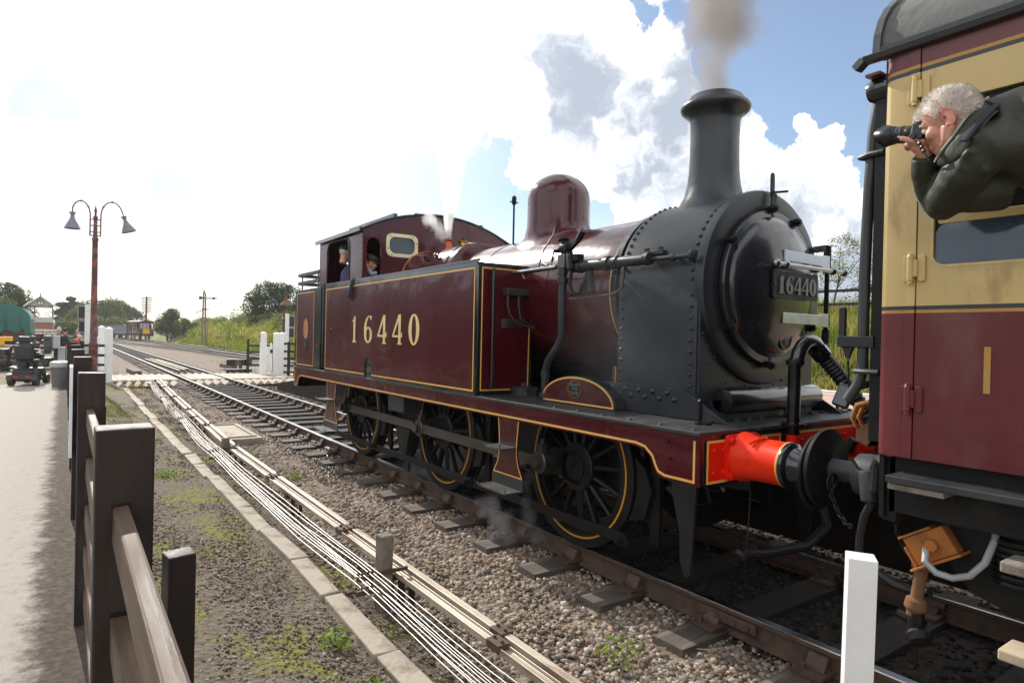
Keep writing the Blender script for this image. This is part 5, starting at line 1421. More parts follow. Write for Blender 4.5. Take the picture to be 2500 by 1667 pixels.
C('hanging_valve', MB().lathe([(.045, 0), (.045, .05), (.03, .06), (.028, .20), (.045, .21), (.05, .25), (.035, .27), (.035, .29)], (-1.12, 1.405, .80), (0, .12, -1), 14), M['rust'], coach, True, auto=40)
C('heating_pipe', MB().tube([(-1.05, 1.40, .62), (-1.04, 1.46, .60), (-1.04, 1.56, .60), (-1.02, 1.66, .63)], .024, 10), M['under'], coach, True)
mb = MB(); mb.cyl((-1.12, 1.43, .53), (-1.12, 1.43, .40), .036, n=12); mb.cyl((-1.10, 1.40, .47), (-1.10, 1.52, .49), .028, n=12); mb.lathe([(.05, 0), (.06, .02), (.045, .05)], (-1.12, 1.42, .43), (-.5, -.4, -.5), 14); mb.cyl((-1.12, 1.43, .40), (-1.12, 1.43, .28), .010, n=6)
C('drain_valve', mb, M['under'], coach)
C('lower_chain', chain([(-1.2, 1.50, 1.0), (-1.19, 1.50, .92), (-1.17, 1.47, .84), (-1.13, 1.43, .76)]), M['under'], coach)

# ================================================================== the man leaning out with his camera
man = thing('person', 'white haired man in olive jacket leaning out of the coach window with a camera', 'person', (-1.5, 1.0, 2.42))


def organic(name, mb, m, parent, vox=.008, smooth=6, label=None):
    me = mb.mesh(name); o = link(name, me, parent, True, m)
    r = o.modifiers.new('remesh', 'REMESH'); r.mode = 'VOXEL'; r.voxel_size = vox; r.use_smooth_shade = True
    sm = o.modifiers.new('smooth', 'SMOOTH'); sm.factor = .5; sm.iterations = smooth
    if label: o['label'] = label
    return o


HC = Vector((-1.715, 1.118, 2.728)); HR = Euler((math.radians(-24), math.radians(0), math.radians(4))).to_matrix()
H = lambda x, y, z: HC + HR @ Vector((x, y, z))


def head_mb(H, HR, eyes=True):
    mb = MB()
    mb.ball(H(0, -.014, .018), .098, 18, 12, (.79, 1.02, .97), HR)
    mb.ball(H(0, .034, -.042), .07, 14, 10, (.84, .78, 1.15), HR)
    mb.ball(H(0, .058, -.104), .030, 12, 8, (1.1, .9, .85), HR)
    for s in (-1, 1):
        mb.tube([H(s*.060, -.008, -.045), H(s*.050, .018, -.088), H(s*.012, .060, -.110)], [.026, .026, .022], 8)
        mb.ball(H(s*.042, .052, -.036), .028, 10, 7)
        mb.tube([H(s*.012, .083, .012), H(s*.052, .064, .012)], [.012, .010], 8)
    mb.tube([H(0, .082, .008), H(0, .098, -.020), H(0, .112, -.038), H(0, .092, -.047)], [.009, .011, .014, .010], 8)
    for s in (-1, 1): mb.ball(H(s*.013, .094, -.040), .010, 8, 6)
    mb.tube([H(-.022, .080, -.070), H(0, .090, -.069), H(.022, .080, -.070)], [.006, .009, .006], 8)
    mb.tube([H(-.020, .078, -.080), H(0, .087, -.081), H(.020, .078, -.080)], [.006, .009, .006], 8)
    return mb


mb = head_mb(H, HR)
mb.tube([H(0, -.03, -.05), H(0, -.055, -.11), H(.01, -.09, -.19)], [.058, .056, .062], 14)
head = organic('head', mb, M['skin'], man, .0045, 5)
for s in (-1, 1):
    mb = MB(); pts = [H(s*(.078+.012*math.sin(a*.5)), -.022-.017*math.cos(a), -.018+.034*math.sin(a)) for a in [math.radians(x) for x in range(-100, 160, 20)]]
    mb.tube(pts, [.006]*len(pts), 7); mb.ball(H(s*.080, -.018, -.016), .024, 10, 8, (.32, .75, 1.25), HR); mb.ball(H(s*.080, -.012, -.050), .010, 8, 6)
    e = organic('ear', mb, mat('ear_pink', (.60, .25, .18), .5, sub=0) if s == -1 else MATS['ear_pink'], head, .0035, 3)
    mb = MB(); mb.ball(H(s*.089, -.013, -.018), .0075, 8, 6, (.5, .7, 1.2), HR)
    mb.build('ear_shade', mat('ear_shade', (.18, .06, .045), .6) if s == -1 else MATS['ear_shade'], head, True)  # dark ball painted in place of the shade inside the ear
    mb = MB(); mb.ball(H(s*.032, .076, -.004), .0115, 10, 8, (1, 1, 1)); mb.build('eye', M['white'], head, True)
    mb = MB(); mb.tube([H(s*.018, .090, .016), H(s*.050, .075, .018)], [.004, .004], 6); mb.build('eyebrow', M['hairw'], head, True)


def hair_strands(HC, HR, n, Ls, width, keep, flow, rad=(.080, .103, .098), ctr=(0, -.014, .018), lift=.019):
    V = []; Fc = []
    rng = np.random.default_rng(5)
    R3 = np.array(HR)
    for k in range(n):
        u = rng.normal(size=3); u /= np.linalg.norm(u)
        p = np.array(ctr)+u*np.array(rad)
        if not keep(p, u): continue
        d = np.array(flow(p, u)); d = d-u*d.dot(u); d = d/(np.linalg.norm(d)+1e-6)+rng.normal(size=3)*.28; d = d-u*d.dot(u); d /= np.linalg.norm(d)+1e-6
        L = Ls*rng.uniform(.6, 1.25); w = np.cross(u, d)*width*rng.uniform(.6, 1.3)
        q = p; pts = []
        for i in range(5):
            t = i/4
            pts.append((q+u*(lift*math.sin(t*2.4)*rng.uniform(.5, 1.2)), w*(1-.8*t)))
            uu = (q-np.array(ctr))/np.array(rad); uu /= np.linalg.norm(uu); d2 = d-uu*d.dot(uu); q = q+d2*L/4; u = uu
            q = np.array(ctr)+uu*np.array(rad)*np.linalg.norm((q-np.array(ctr))/np.array(rad))**.3
        b = len(V)
        for c, ww in pts:
            for sg in (-1, 1): V.append(np.array(HC)+R3 @ (c+sg*ww))
        for i in range(4): Fc.append((b+2*i, b+2*i+1, b+2*i+3, b+2*i+2))
    return np_mesh('hair', np.array(V), np.array(Fc))


def keep_old(p, u):
    if u[2] > .18 and p[1] < .085: return True
    return p[1] < .022-.35*(.02-p[2]) and p[2] > -.058 and not (abs(p[0]) > .06 and p[1] > -.035 and p[2] < .0)


hm = hair_strands(HC, HR, 6500, .080, .0015, keep_old, lambda p, u: (p[0]*3, (.75 if p[2] > .075 and p[1] > -.03 else -.5), -.25 if p[1] < .02 else .15))
hair = link('hair', hm, head, False, M['hairw'])
mb = MB(); mb.ball(H(0, -.018, .022), .0985, 20, 14, (.79, 1.02, .96), HR)
cap_me = mb.mesh('hair_cap'); bm = bmesh.new(); bm.from_mesh(cap_me)
inv = HR.inverted()
bmesh.ops.delete(bm, geom=[f for f in bm.faces if (lambda c: not (c.z > .045 and c.y < .075 or c.y < .0 and c.z > -.05))(inv @ (f.calc_center_median()-HC))], context='FACES')
bm.to_mesh(cap_me); bm.free()
link('hair_cap', cap_me, hair, True, mat('hair_roots', (.62, .50, .45), .6, var=.2, vs=40))

# jacket: torso, shoulders, both sleeves as one cloth body
mb = MB()
mb.tube([(-.95, .50, 2.45), (-1.30, .70, 2.55), (-1.52, .86, 2.63), (-1.63, .95, 2.65)], [.22, .205, .185, .15], 18)
mb.tube([(-1.42, .80, 2.70), (-1.58, .93, 2.735), (-1.66, 1.0, 2.70)], [.11, .10, .085], 14)
mb.tube([(-1.60, .92, 2.62), (-1.72, .99, 2.585), (-1.70, 1.055, 2.51), (-1.62, 1.15, 2.43), (-1.565, 1.195, 2.405)], [.115, .098, .085, .074, .055], 16)
mb.tube([(-1.50, 1.0, 2.48), (-1.60, 1.10, 2.45)], [.10, .08], 12)
mb.tube([(-1.56, 1.19, 2.41), (-1.60, 1.215, 2.48), (-1.665, 1.214, 2.56), (-1.70, 1.205, 2.61)], [.054, .058, .052, .044], 14)
mb.tube([(-1.45, .98, 2.64), (-1.52, 1.10, 2.58), (-1.60, 1.18, 2.60)], [.09, .07, .05], 12)
for a, b_, r in (((-1.80, 1.00, 2.57), (-1.74, 1.10, 2.50), .018), ((-1.785, 1.03, 2.52), (-1.70, 1.15, 2.49), .016), ((-1.76, .96, 2.50), (-1.66, 1.10, 2.42), .018), ((-1.66, 1.16, 2.47), (-1.60, 1.22, 2.43), .015), ((-1.70, .92, 2.68), (-1.80, 1.0, 2.60), .022)):
    mb.tube([a, b_], r, 8)
jacket = organic('jacket', mb, mat('jacket_cloth', (.021, .024, .0145), .6, var=.12, vs=8, bump=.0012, bs=70, wav=.016, wavs=9, spec=.5), man, .010, 5)
# collar band, lining and zip edge
cl_o = [Vector(p) for p in ((-1.64, .985, 2.80), (-1.735, 1.000, 2.755), (-1.785, 1.025, 2.69), (-1.80, 1.06, 2.63), (-1.785, 1.105, 2.585), (-1.745, 1.145, 2.555))]
cl_i = [Vector(p) for p in ((-1.66, 1.01, 2.79), (-1.725, 1.022, 2.75), (-1.765, 1.045, 2.685), (-1.775, 1.075, 2.63), (-1.765, 1.112, 2.592), (-1.735, 1.142, 2.567))]
low = [p+Vector((-.012, -.055, -.050)) for p in cl_o[:-1]]+[cl_o[-1]+Vector((.0, -.015, -.02))]
mb = MB(); n_ = len(cl_o); mb.v = [tuple(p) for q in (low, cl_o, cl_i) for p in q]
mb.f = [[r*n_+i, r*n_+i+1, (r+1)*n_+i+1, (r+1)*n_+i] for r in range(2) for i in range(n_-1)]; mb.mi = [0]*len(mb.f)
co_ = mb.build('collar', MATS['jacket_cloth'], jacket, True)
so = co_.modifiers.new('solid', 'SOLIDIFY'); so.thickness = .008
su = co_.modifiers.new('sub', 'SUBSURF'); su.levels = su.render_levels = 2
mb = MB(); mb.tube([p.lerp(q, .5)+Vector((0, .004, .004)) for p, q in zip(cl_o, cl_i)], .005, 6); mb.build('collar_edge', M['jackin'], jacket, True)
mb = MB(); mb.tube([Vector((-1.655, .955, 2.775)), Vector((-1.745, .965, 2.72)), Vector((-1.80, .99, 2.66)), Vector((-1.815, 1.02, 2.605))], [.018, .02, .02, .018], 10, True, .35); mb.build('shoulder_band', M['navyc'], jacket, True)
mb = MB(); mb.tube([(-1.605, 1.235, 2.40), (-1.625, 1.252, 2.45), (-1.64, 1.262, 2.49)], .006, 6); mb.build('cuff_zip', M['jackin'], jacket, True)

# left hand cradling the lens
mb = MB()
mb.tube([(-1.695, 1.20, 2.605), (-1.715, 1.205, 2.635), (-1.728, 1.222, 2.655)], [.028, .030, .030], 12)
mb.ball((-1.728, 1.232, 2.655), .030, 12, 8, (1.15, 1.2, .6)); mb.ball((-1.738, 1.208, 2.655), .024, 10, 8, (1, 1.3, .8))
mb.tube([(-1.748, 1.205, 2.655), (-1.768, 1.235, 2.668), (-1.772, 1.262, 2.682)], [.015, .0125, .0105], 8)
for i in range(4):
    yy = 1.258-.0185*i; k = (1, 1.08, 1.02, .85)[i]
    mb.tube([(-1.735, yy-.004, 2.650), (-1.715, yy, 2.648), (-1.690, yy+.003, 2.655), (-1.6835+.001*i, yy+.004, 2.655+.026*k), (-1.686, yy+.005, 2.655+.043*k)], [.0110, .0100, .0095, .0088, .0075], 8)
organic('hand', mb, M['skin'], man, .0032, 3)
mb = MB(); mb.ball((-1.776, 1.267, 2.687), .0065, 8, 6, (.5, 1, .7)); mb.build('thumb_nail', mat('nail', (.62, .36, .28), .35), man, True)
# right hand on the camera's far side
mb = MB()
mb.tube([(-1.61, 1.16, 2.605), (-1.62, 1.185, 2.655), (-1.625, 1.20, 2.685)], [.028, .030, .027], 10)
for i in range(4): mb.tube([(-1.622, 1.205, 2.735-.018*i), (-1.628, 1.236, 2.737-.018*i), (-1.652, 1.245, 2.737-.018*i)], [.010, .009, .008], 7)
mb.tube([(-1.625, 1.185, 2.69), (-1.645, 1.172, 2.71), (-1.66, 1.172, 2.72)], [.012, .011, .009], 7)
organic('hand', mb, M['skin'], man, .0035, 3)

camt = thing('camera', 'black camera with a long hooded lens held to the man\'s eye', 'camera', (-1.70, 1.21, 2.67))
ax = Vector((0, .988, .14)).normalized(); o_ = Vector((-1.712, 1.238, 2.706))
Rc = Matrix((Vector((1, 0, 0)), ax, Vector((1, 0, 0)).cross(ax))).transposed()
bd = C('body', MB().obox(o_-ax*.030+Vector((.012, 0, .0)), (.125, .050, .085), Rc), M['camblack'], camt, bevel=.010)
C('prism_hump', MB().obox(o_-ax*.028+Vector((.012, .0, .052)), (.05, .045, .03), Rc), M['camblack'], bd, bevel=.008)
C('side_dial', MB().lathe([(.014, 0), (.014, .006), (.010, .010), (0, .010)], o_-ax*.018+Vector((-.052, 0, -.024)), (-1, 0, 0), 14), M['camblack'], bd, True, auto=40)
ln = C('lens', MB().lathe([(.031, -.01), (.031, .006), (.0335, .008), (.0335, .030), (.0325, .031), (.0325, .036), (.0345, .037), (.0345, .060), (.033, .062), (.033, .070), (.036, .072), (.036, .086)], o_, ax, 32), M['camblack'], camt, True, auto=35)
C('silver_ring', MB().lathe([(.0347, .038), (.0356, .039), (.0356, .046), (.0347, .047)], o_, ax, 32, False), M['plasticg'], ln, True)
C('yellow_mark', MB().lathe([(0, .003), (.004, .002), (.004, 0)], o_+ax*.018+Vector((-.0335, 0, .008)), (-1, 0, .25), 10), M['yellow'], ln)
mb = MB(); N_ = 32; vs = []
for j, (r, h) in enumerate(((.037, .078), (.040, .092), (.046, .125))):
    for k in range(N_):
        a = 2*PI*k/N_; hh = h+(.016*math.cos(2*a+PI/2*0) if j == 2 else 0)
        vs.append(o_+ax*hh+(Rc @ Vector((math.cos(a), 0, math.sin(a))))*r)
mb.add(vs, [(j*N_+k, j*N_+(k+1) % N_, (j+1)*N_+(k+1) % N_, (j+1)*N_+k) for j in range(2) for k in range(N_)])
hd = C('lens_hood', mb, M['camblack'], ln, True); so = hd.modifiers.new('solid', 'SOLIDIFY'); so.thickness = .003
C('front_glass', MB().lathe([(.033, .083), (.018, .087), (0, .088)], o_, ax, 24, False), M['lens'], ln, True)
C('strap', MB().tube([o_-ax*.02+Vector((-.054, 0, -.03)), (-1.780, 1.185, 2.635), (-1.785, 1.165, 2.595), (-1.775, 1.150, 2.562), (-1.755, 1.145, 2.545)], [.004, .006, .006, .005, .004], 6, True, .4), M['rubber'], camt, True)
mb = MB()
for t_ in (.2, .45, .7): mb.ball(Vector((-1.776, 1.195, 2.655)).lerp(Vector((-1.784, 1.160, 2.585)), t_), .0085, 8, 6, (1, 1, 1.3))
C('strap_buckle', mb, M['camblack'], camt, True)

# ================================================================== near fence
fy = [1.92+2.48*k for k in range(-1, 11)]
fence = thing('timber_fence', 'brown post and rail timber fence between the path and the track', 'fence', (-4.44, 12, .12))
for k, y in enumerate(fy):
    mb = MB(); mb.obox((-4.4375, y+.05, .83), (.134, .10, 1.494), Euler((0, random.uniform(-.004, .004), 0)).to_matrix(), .002)
    o = mb.build('post', M['fence'], fence, False, .005)
    for zz in (1.375, 1.095, .83, .585, .345):
        if k < len(fy)-1 and k >= 0:
            mb = MB(); dz = random.uniform(-.012, .012)
            mb.obox((-4.4455, (y+.103+fy[k+1]-.003)/2, zz-.05+dz*.3), (.038, fy[k+1]-y-.106, .098), Euler((dz*.25, 0, random.uniform(-.0015, .0015))).to_matrix(), .002)
            mb.build('rail', M['rail_wood'], fence, False, .006)
    mb = MB()
    for zz in (1.377, 1.097, .832): mb.box(-4.468, -4.423, y-.0012, y+.004, zz-.002, zz+.008)
    mb.build('mortise_gap', M['under'], fence)['kind'] = 'stuff'
for i, (yy, zt) in enumerate(((2.25, 1.135), (7.6, 1.06))):
    mb = MB(); mb.obox((-4.265, yy, (zt-.1)/2), (.082, .082, zt+.1), Euler((.01, 0, .12)).to_matrix(), .003)
    tag(mb.build('short_post', M['fence'], None, False, .005), ['short dark stub post with a split top beside the nearest fence rail', 'short dark stub post standing behind the second fence post'][i], 'post')
t = thing('notice_board', 'white notice sheet on the path side of the fence', 'notice', (-4.52, 6.9, .3))
mb = MB(); mb.box(-4.530, -4.508, 6.66, 7.10, .72, 1.50); mb.build('sheet', mat('paper_white', (.75, .76, .80), .6, var=.03), t)
mb = MB()
for r in range(5): mb.box(-4.5312, -4.5302, 6.70+.012*r, 7.04-.03*(r % 2), .80+r*.06, .812+r*.06)
mb.build('print_line', M['signback'], t)

# white marker post at the right
t = thing('white_post', 'square white painted post standing close in front of the coach', 'post', (-1.60, 1.47, -.2))
Rw = Euler((math.radians(.6), math.radians(-.8), math.radians(-56+90))).to_matrix()
mb = MB(); mb.obox((-1.60, 1.47, .33), (.118, .118, 1.10), Rw, .001); mb.build('post', M['white'], t, False, .004)

# ================================================================== signal wires and point rods
STK = [(1.55, -2.64), (4.4, -2.615), (7.3, -2.60), (10.2, -2.60), (14.3, -2.48), (18.9, -2.30), (23.4, -2.12), (25.2, -2.02)]


def wx(y): return float(np.interp(y, [1, 4.4, 10.5, 14, 19, 23, 26.5], [-2.615, -2.615, -2.60, -2.48, -2.30, -2.12, -1.95]))


sl = ['on the near edge', 'carrying the pulleys nearest the camera', 'between the two nearest tall stakes', 'beside the inspection cover', 'just beyond the inspection cover', 'half way to the foot crossing', 'second from the foot crossing guards', 'against the ridged guards']
for i, (y, x) in enumerate(STK):
    if i == 2: continue
    t = thing('concrete_stake', 'mossy concrete stake for signal wires '+sl[i], 'stake', (x, y, -.25), group='concrete stakes along the signal wires')
    zt = .365 if i == 1 else (.10 if i != 3 else .26)
    mb = MB(); mb.obox((x, y, (zt-.3)/2), (.095, .10, zt+.3), Euler((random.uniform(-.02, .02), random.uniform(-.02, .02), .1)).to_matrix(), .004); mb.build('stake', M['conc2'], t, False, .012)
    mb = MB(); mb.box(x-.23, x-.05, y-.06, y-.052, .07, .105); mb.box(x-.23, x-.05, y-.06, y-.052, -.035, 0); mb.box(x-.048, x+.16, y-.075, y-.055, .095, .12)
    mb.build('bracket', M['rail'], t)
    for q in range(5):
        xx = x-.058-.037*q
        for zz in (.115, .010):
            if zz < .1 and q > 3: continue
            mb = MB(); mb.lathe([(.018, -.006), (.011, 0), (.018, .006)], (xx, y-.02, zz-.012), XA, 10); mb.build('pulley', M['rail'], t)
wl = ['uppermost row', 'lower row']
kk = 0
for row, zz in enumerate((.112, .008)):
    for q in range(5 if row == 0 else 4):
        pts = []
        yy = 1.0
        while yy < 27:
            st = [s_[0] for s_ in STK if s_[0] != 7.3]
            nxt = min(abs(yy-s_) for s_ in st); sag = .030*min(1, nxt/1.6)*(1+.3*q)
            pts.append((wx(yy)-.058-.037*q+.008*math.sin(yy*1.1+q*1.7), yy, zz-sag+.004*math.sin(yy*2.1+q*2))); yy += .45
        nm_ = ['nearest the track', 'second from the track', 'in the middle', 'fourth from the track', 'furthest from the track'][q]
        tag(MB().tube(pts, .0028, 5).build('signal_wire', M['wire'], None, True), 'bright signal wire of the %s, %s' % (['upper row', 'lower row'][row], nm_), 'wire', 'signal wires running beside the track')
for i, (dx, zz) in enumerate(((.125, .055), (.215, .062))):
    t = thing('point_rod', ['weathered channel rod running beside the signal wires, nearer the path', 'weathered channel rod running beside the signal wires, nearer the track'][i], 'rod', (wx(10)+dx, 12, zz), group='point rods beside the signal wires')
    y = 1.0; seg = 0
    cuts = [1.0, 3.05+.1*i, 5.6, 8.1, 10.5, 13.2, 16.0, 19.2, 22.6, 26.6]
    for a, b in zip(cuts[:-1], cuts[1:]):
        xa, xb = wx(a)+dx, wx(b)+dx; d = Vector((xb-xa, b-a, 0)).normalized(); n2 = Vector((d.y, -d.x, 0))
        A_, B_ = Vector((xa, a+.01, zz)), Vector((xb, b-.01, zz))
        sec_ = [(-.034, -.026), (-.034, .016), (-.028, .016), (-.028, -.006), (.028, -.006), (.028, .016), (.034, .016), (.034, -.026)] if i == 0 else [(-.026, -.022), (-.026, .018), (.026, .018), (.026, -.022)]
        mb = MB(); mb.prism(sec_, A_, n2, (0, 0, 1), B_-A_); mb.build('rod_length', M['galv'], t, False, .003)
        mb = MB(); mb.obox(A_+Vector((0, 0, .004)), (.085, .13, .05), Matrix((n2, d, Vector((0, 0, 1)))).transposed())
        for q in (-.04, .04): mb.cyl(A_+d*q+Vector((0, 0, .028)), A_+d*q+Vector((0, 0, .045)), .012, n=6)
        mb.build('rod_joint', M['rail'], t, False, .004)
    for yy in (2.2, 4.45, 7.3, 10.3, 14.3, 18.9, 23.4):
        xx = wx(yy)+dx
        mb = MB(); mb.lathe([(.026, -.03), (.02, -.02), (.02, .02), (.026, .03)], (xx, yy, zz-.052), XA, 12); mb.box(xx-.045, xx-.037, yy-.05, yy+.05, -.30, .05); mb.box(xx+.037, xx+.045, yy-.05, yy+.05, -.30, .05)
        mb.build('rod_roller', M['rail'], t)

# ================================================================== crew on the engine
def crew(label, base, hc, hr, jm, lean, arm_pts, capcol, hairm, grp=None):
    t = thing('person', label, 'person', base)
    HR2 = Euler([math.radians(a) for a in hr]).to_matrix(); HC2 = Vector(hc)
    H2 = lambda x, y, z: HC2+HR2 @ Vector((x, y, z))
    mb = head_mb(H2, HR2); mb.tube([H2(0, -.03, -.05), H2(0, -.05, -.17)], .055, 12)
    hd_ = organic('head', mb, M['skin'], t, .008, 4)
    for s in (-1, 1):
        mb = MB(); mb.ball(H2(s*.083, -.015, -.018), .026, 10, 8, (.35, .75, 1.25), HR2); mb.build('ear', M['skin'], hd_, True)
    mb = MB(); mb.ball(H2(0, -.014, .022), .101, 16, 12, (.80, 1.02, .93), HR2)
    me = mb.mesh('hair'); bm = bmesh.new(); bm.from_mesh(me); iv = HR2.inverted()
    bmesh.ops.delete(bm, geom=[f for f in bm.faces if (lambda c: not (c.y < .01 and c.z > -.05))(iv @ (f.calc_center_median()-HC2))], context='FACES'); bm.to_mesh(me); bm.free()
    link('hair', me, hd_, True, hairm)
    mb = MB(); mb.ball(H2(0, -.010, .055), .112, 18, 10, (.86, 1.02, .52), HR2)
    mb.prism([(x*.085, .06+.085*(1-x*x)) for x in np.linspace(-1, 1, 9)]+[(.07, .05), (-.07, .05)], H2(0, 0, .045), HR2 @ Vector((1, 0, 0)), HR2 @ Vector((0, 1, -.2)), HR2 @ Vector((0, 0, .008)))
    mb.build('cap', capcol, hd_, True)
    mb = MB()
    sh = HC2+Vector((lean[0], lean[1], -.23))
    mb.tube([sh+Vector((0, 0, -.62)), sh+Vector((0, 0, -.30)), sh+Vector((0, 0, -.05)), sh+Vector((0, 0, .06))], [.19, .18, .17, .09], 16)
    for pts in arm_pts: mb.tube([sh+Vector(p) for p in pts], [.085, .078, .062, .05][:len(pts)], 12)
    organic('jacket', mb, jm, t, .014, 5)
    mb = MB()
    for s in (-.09, .09): mb.tube([sh+Vector((s, 0, -.55)), sh+Vector((s+.05, .0, -.95)), sh+Vector((s+.05, .02, -1.28))], [.10, .08, .065], 10)
    mb.build('trousers', M['denimd'], t, True)
    mb = MB()
    for pts in arm_pts: mb.ball(sh+Vector(pts[-1]), .05, 10, 8, (1, 1.1, .8))
    mb.build('hand', M['skin'], t, True)
    return t


crew('crewman in blue overalls and dark cap with his back turned in the cab doorway', (-.95, 9.40, 1.54), (-1.12, 9.36, 3.045), (-6, 0, -62), M['denim'], (.13, .08, 0),
     [[(.03, .22, -.02), (.02, .33, -.20), (.14, .38, -.36)], [(.03, -.24, -.02), (.03, -.32, -.20), (.16, -.26, -.36)]], M['denimd'], M['hairg'])
crew('crewman in dark jacket and black cap looking out through the cab front opening', (-1.0, 8.75, 1.54), (-1.03, 8.62, 2.86), (-18, 0, -150), M['navyc'], (.0, .06, -.0),
     [[(-.17, .02, -.02), (-.22, .06, -.25), (-.1, -.1, -.38)], [(.17, .02, -.02), (.22, .05, -.25), (.1, -.1, -.38)]], M['haird'], M['haird'])
sc_ = [o for o in bpy.data.objects if o.get('label', '').startswith('crewman in dark')][0]
MB().tube([(-1.10, 8.55, 2.74), (-1.05, 8.53, 2.68), (-.98, 8.54, 2.70)], [.03, .035, .03], 8).build('scarf', M['bluelt'], sc_, True)


# ================================================================== people on the path and in the yard
def far_person(label, x, y, z, h, cols, rz=0, bend=0., sit=False, hat=None):
    """one continuous small figure, hair and clothing as its children"""
    t = thing('person', label, 'person', (x, y, z), rz)
    k = h/1.72; top = 1.0 if not sit else .52
    up_ = lambda s, d=0, e=0: Vector((e*k, (bend*(s-top)*.9 if s > top else 0)*k+d*k, (s if bend == 0 else (top+(s-top)*math.cos(bend) if s > top else s))*k))
    mb = MB(); mb.ball(up_(top+.62), .105*k, 12, 9, (.82, .95, 1.15)); mb.tube([up_(top+.42), up_(top+.56)], .055*k, 8)
    mb.tube([up_(top+.3), up_(top+.46)], [.12*k, .08*k], 8)
    for s in (-1, 1): mb.ball(up_(top+.02, .22 if sit or bend else .08, s*.26), .048*k, 8, 6)
    b = mb.build('body', M['skin'], t, True)
    mb = MB(); mb.tube([up_(top-.08), up_(top+.15), up_(top+.38), up_(top+.46)], [.18*k, .17*k, .19*k, .09*k], 12)
    for s in (-1, 1): mb.tube([up_(top+.40, 0, s*.17), up_(top+.20, .02, s*.26), up_(top+.02, .20 if sit or bend else .07, s*.26)], [.075*k, .06*k, .05*k], 8)
    mb.build('jacket', cols[0], b, True)
    mb = MB()
    for s in (-1, 1):
        if sit: mb.tube([up_(.5, 0, s*.1), up_(.52, .40, s*.12), up_(.06, .42, s*.12)], [.10*k, .085*k, .06*k], 8)
        else: mb.tube([up_(top, 0, s*.09), up_(.5, .02, s*.1), up_(.06, 0, s*.1)], [.11*k, .085*k, .06*k], 8)
        mb.ball(up_(.05, .46 if sit else .05, s*.11), .07*k, 8, 6, (.7, 1.6, .6))
    mb.build('trousers', cols[1], b, True)
    mb = MB(); mb.ball(up_(top+.66, -.015), .108*k, 12, 8, (.86, .98, .95)); mb.build('hair', cols[2], b, True)
    return t


far_person('grey haired person in dark jacket standing by the grey cabinet', -4.80, 36, .08, 1.74, (M['navyc'], M['denimd'], M['hairg']), 2.6)
far_person('person with round black hair in dark coat beside the fence', -4.56, 35.2, .08, 1.72, (M['black'], M['denimd'], M['haird']), .1)
far_person('bald person in dark jacket leaning over the fence end', -4.18, 37.4, .05, 1.72, (M['navyc'], M['denim'], M['skind']), -1.2, .25)
far_person('grey haired person in red top bending at the fence', -4.40, 33.2, .08, 1.62, (M['redc'], M['bluelt'], M['hairg']), -1.0, .75)
far_person('person in blue and white sitting in front of the stacked sleepers', -5.45, 60, .02, 1.65, (M['bluelt'], M['navyc'], M['hairg']), 2.4, 0, True)
t = thing('bench', 'low dark bench under the seated person by the stacked sleepers', 'bench', (-5.45, 60.1, .02))
mb = MB(); mb.box(-6.1, -4.9, 60.0, 60.45, .42, .47); mb.build('seat', M['brown'], t)
for xx in (-6.0, -5.0): MB().box(xx-.04, xx+.04, 60.02, 60.4, .0, .42).build('leg', M['brown'], t)

# ================================================================== left of the track: lamps, gates, signs
def gate_post(label, x, y, h, w=.24, base=.0):
    mb = MB(); a = w/2
    mb.box(x-a, x+a, y-a, y+a, base-.3, h-.07)
    mb.add([(x-a-.008, y-a-.008, h-.068), (x+a+.008, y-a-.008, h-.068), (x+a+.008, y+a+.008, h-.068), (x-a-.008, y+a+.008, h-.068), (x, y, h)], [(0, 1, 4), (1, 2, 4), (2, 3, 4), (3, 0, 4), (3, 2, 1, 0)])
    return tag(mb.build('gate_post', M['white'], None), label, 'gate post', 'white pointed gate posts')


gate_post('white pointed gate post left of the foot crossing, nearer one', -3.285, 27.0, 1.91)
gate_post('white pointed gate post left of the foot crossing, further one', -3.375, 30.3, 1.97, .22)


def wicket(label, p0, p1, h):
    t = thing('wicket_gate', label, 'gate', (p0[0], p0[1], .05))
    p0, p1 = Vector((*p0, 0)), Vector((*p1, 0)); d = (p1-p0)
    for f, w in ((0, .09), (1, .09)):
        q = p0+d*f; MB().bar(q+Vector((0, 0, .1)), q+Vector((0, 0, h)), w, w).build('stile', M['white2'], t)
        q2 = q+Vector((0, 0, h)); MB().ball(q2+Vector((0, 0, .05)), .06, 8, 6).build('stile_cap', M['white2'], t, True)
    for z in (.2, .62, h-.12): MB().bar(p0+Vector((0, 0, z)), p1+Vector((0, 0, z)), .04, .09).build('rail', M['white2'], t)
    for k in range(1, 8): q = p0+d*(k/8); MB().bar(q+Vector((0, 0, .12)), q+Vector((0, 0, h-.05)), .07, .02, (d.y, -d.x, 0)).build('picket', M['white2'], t)
    MB().bar(p0+Vector((0, 0, .2)), p1+Vector((0, 0, h-.12)), .03, .08).build('brace', M['white2'], t)
    MB().box(p1.x-.06, p1.x+.06, p1.y-.12, p1.y-.05, h-.32, h-.18).build('latch', M['under'], t)
    return t


wicket('white wicket gate standing open behind the left gate posts', (-3.52, 28.9), (-3.64, 27.7), 1.42)
wicket('white wicket gate between the right gate posts', (2.62, 29.9), (2.98, 29.6), 1.25)
gate_post('white pointed gate post right of the foot crossing, leftmost', 2.505, 29.0, 1.865, .215)
gate_post('widest white pointed gate post right of the foot crossing, in the middle', 3.075, 29.0, 1.85, .27)
gate_post('white pointed gate post right of the foot crossing with a brown rail post in front', 3.46, 29.6, 1.86, .25)


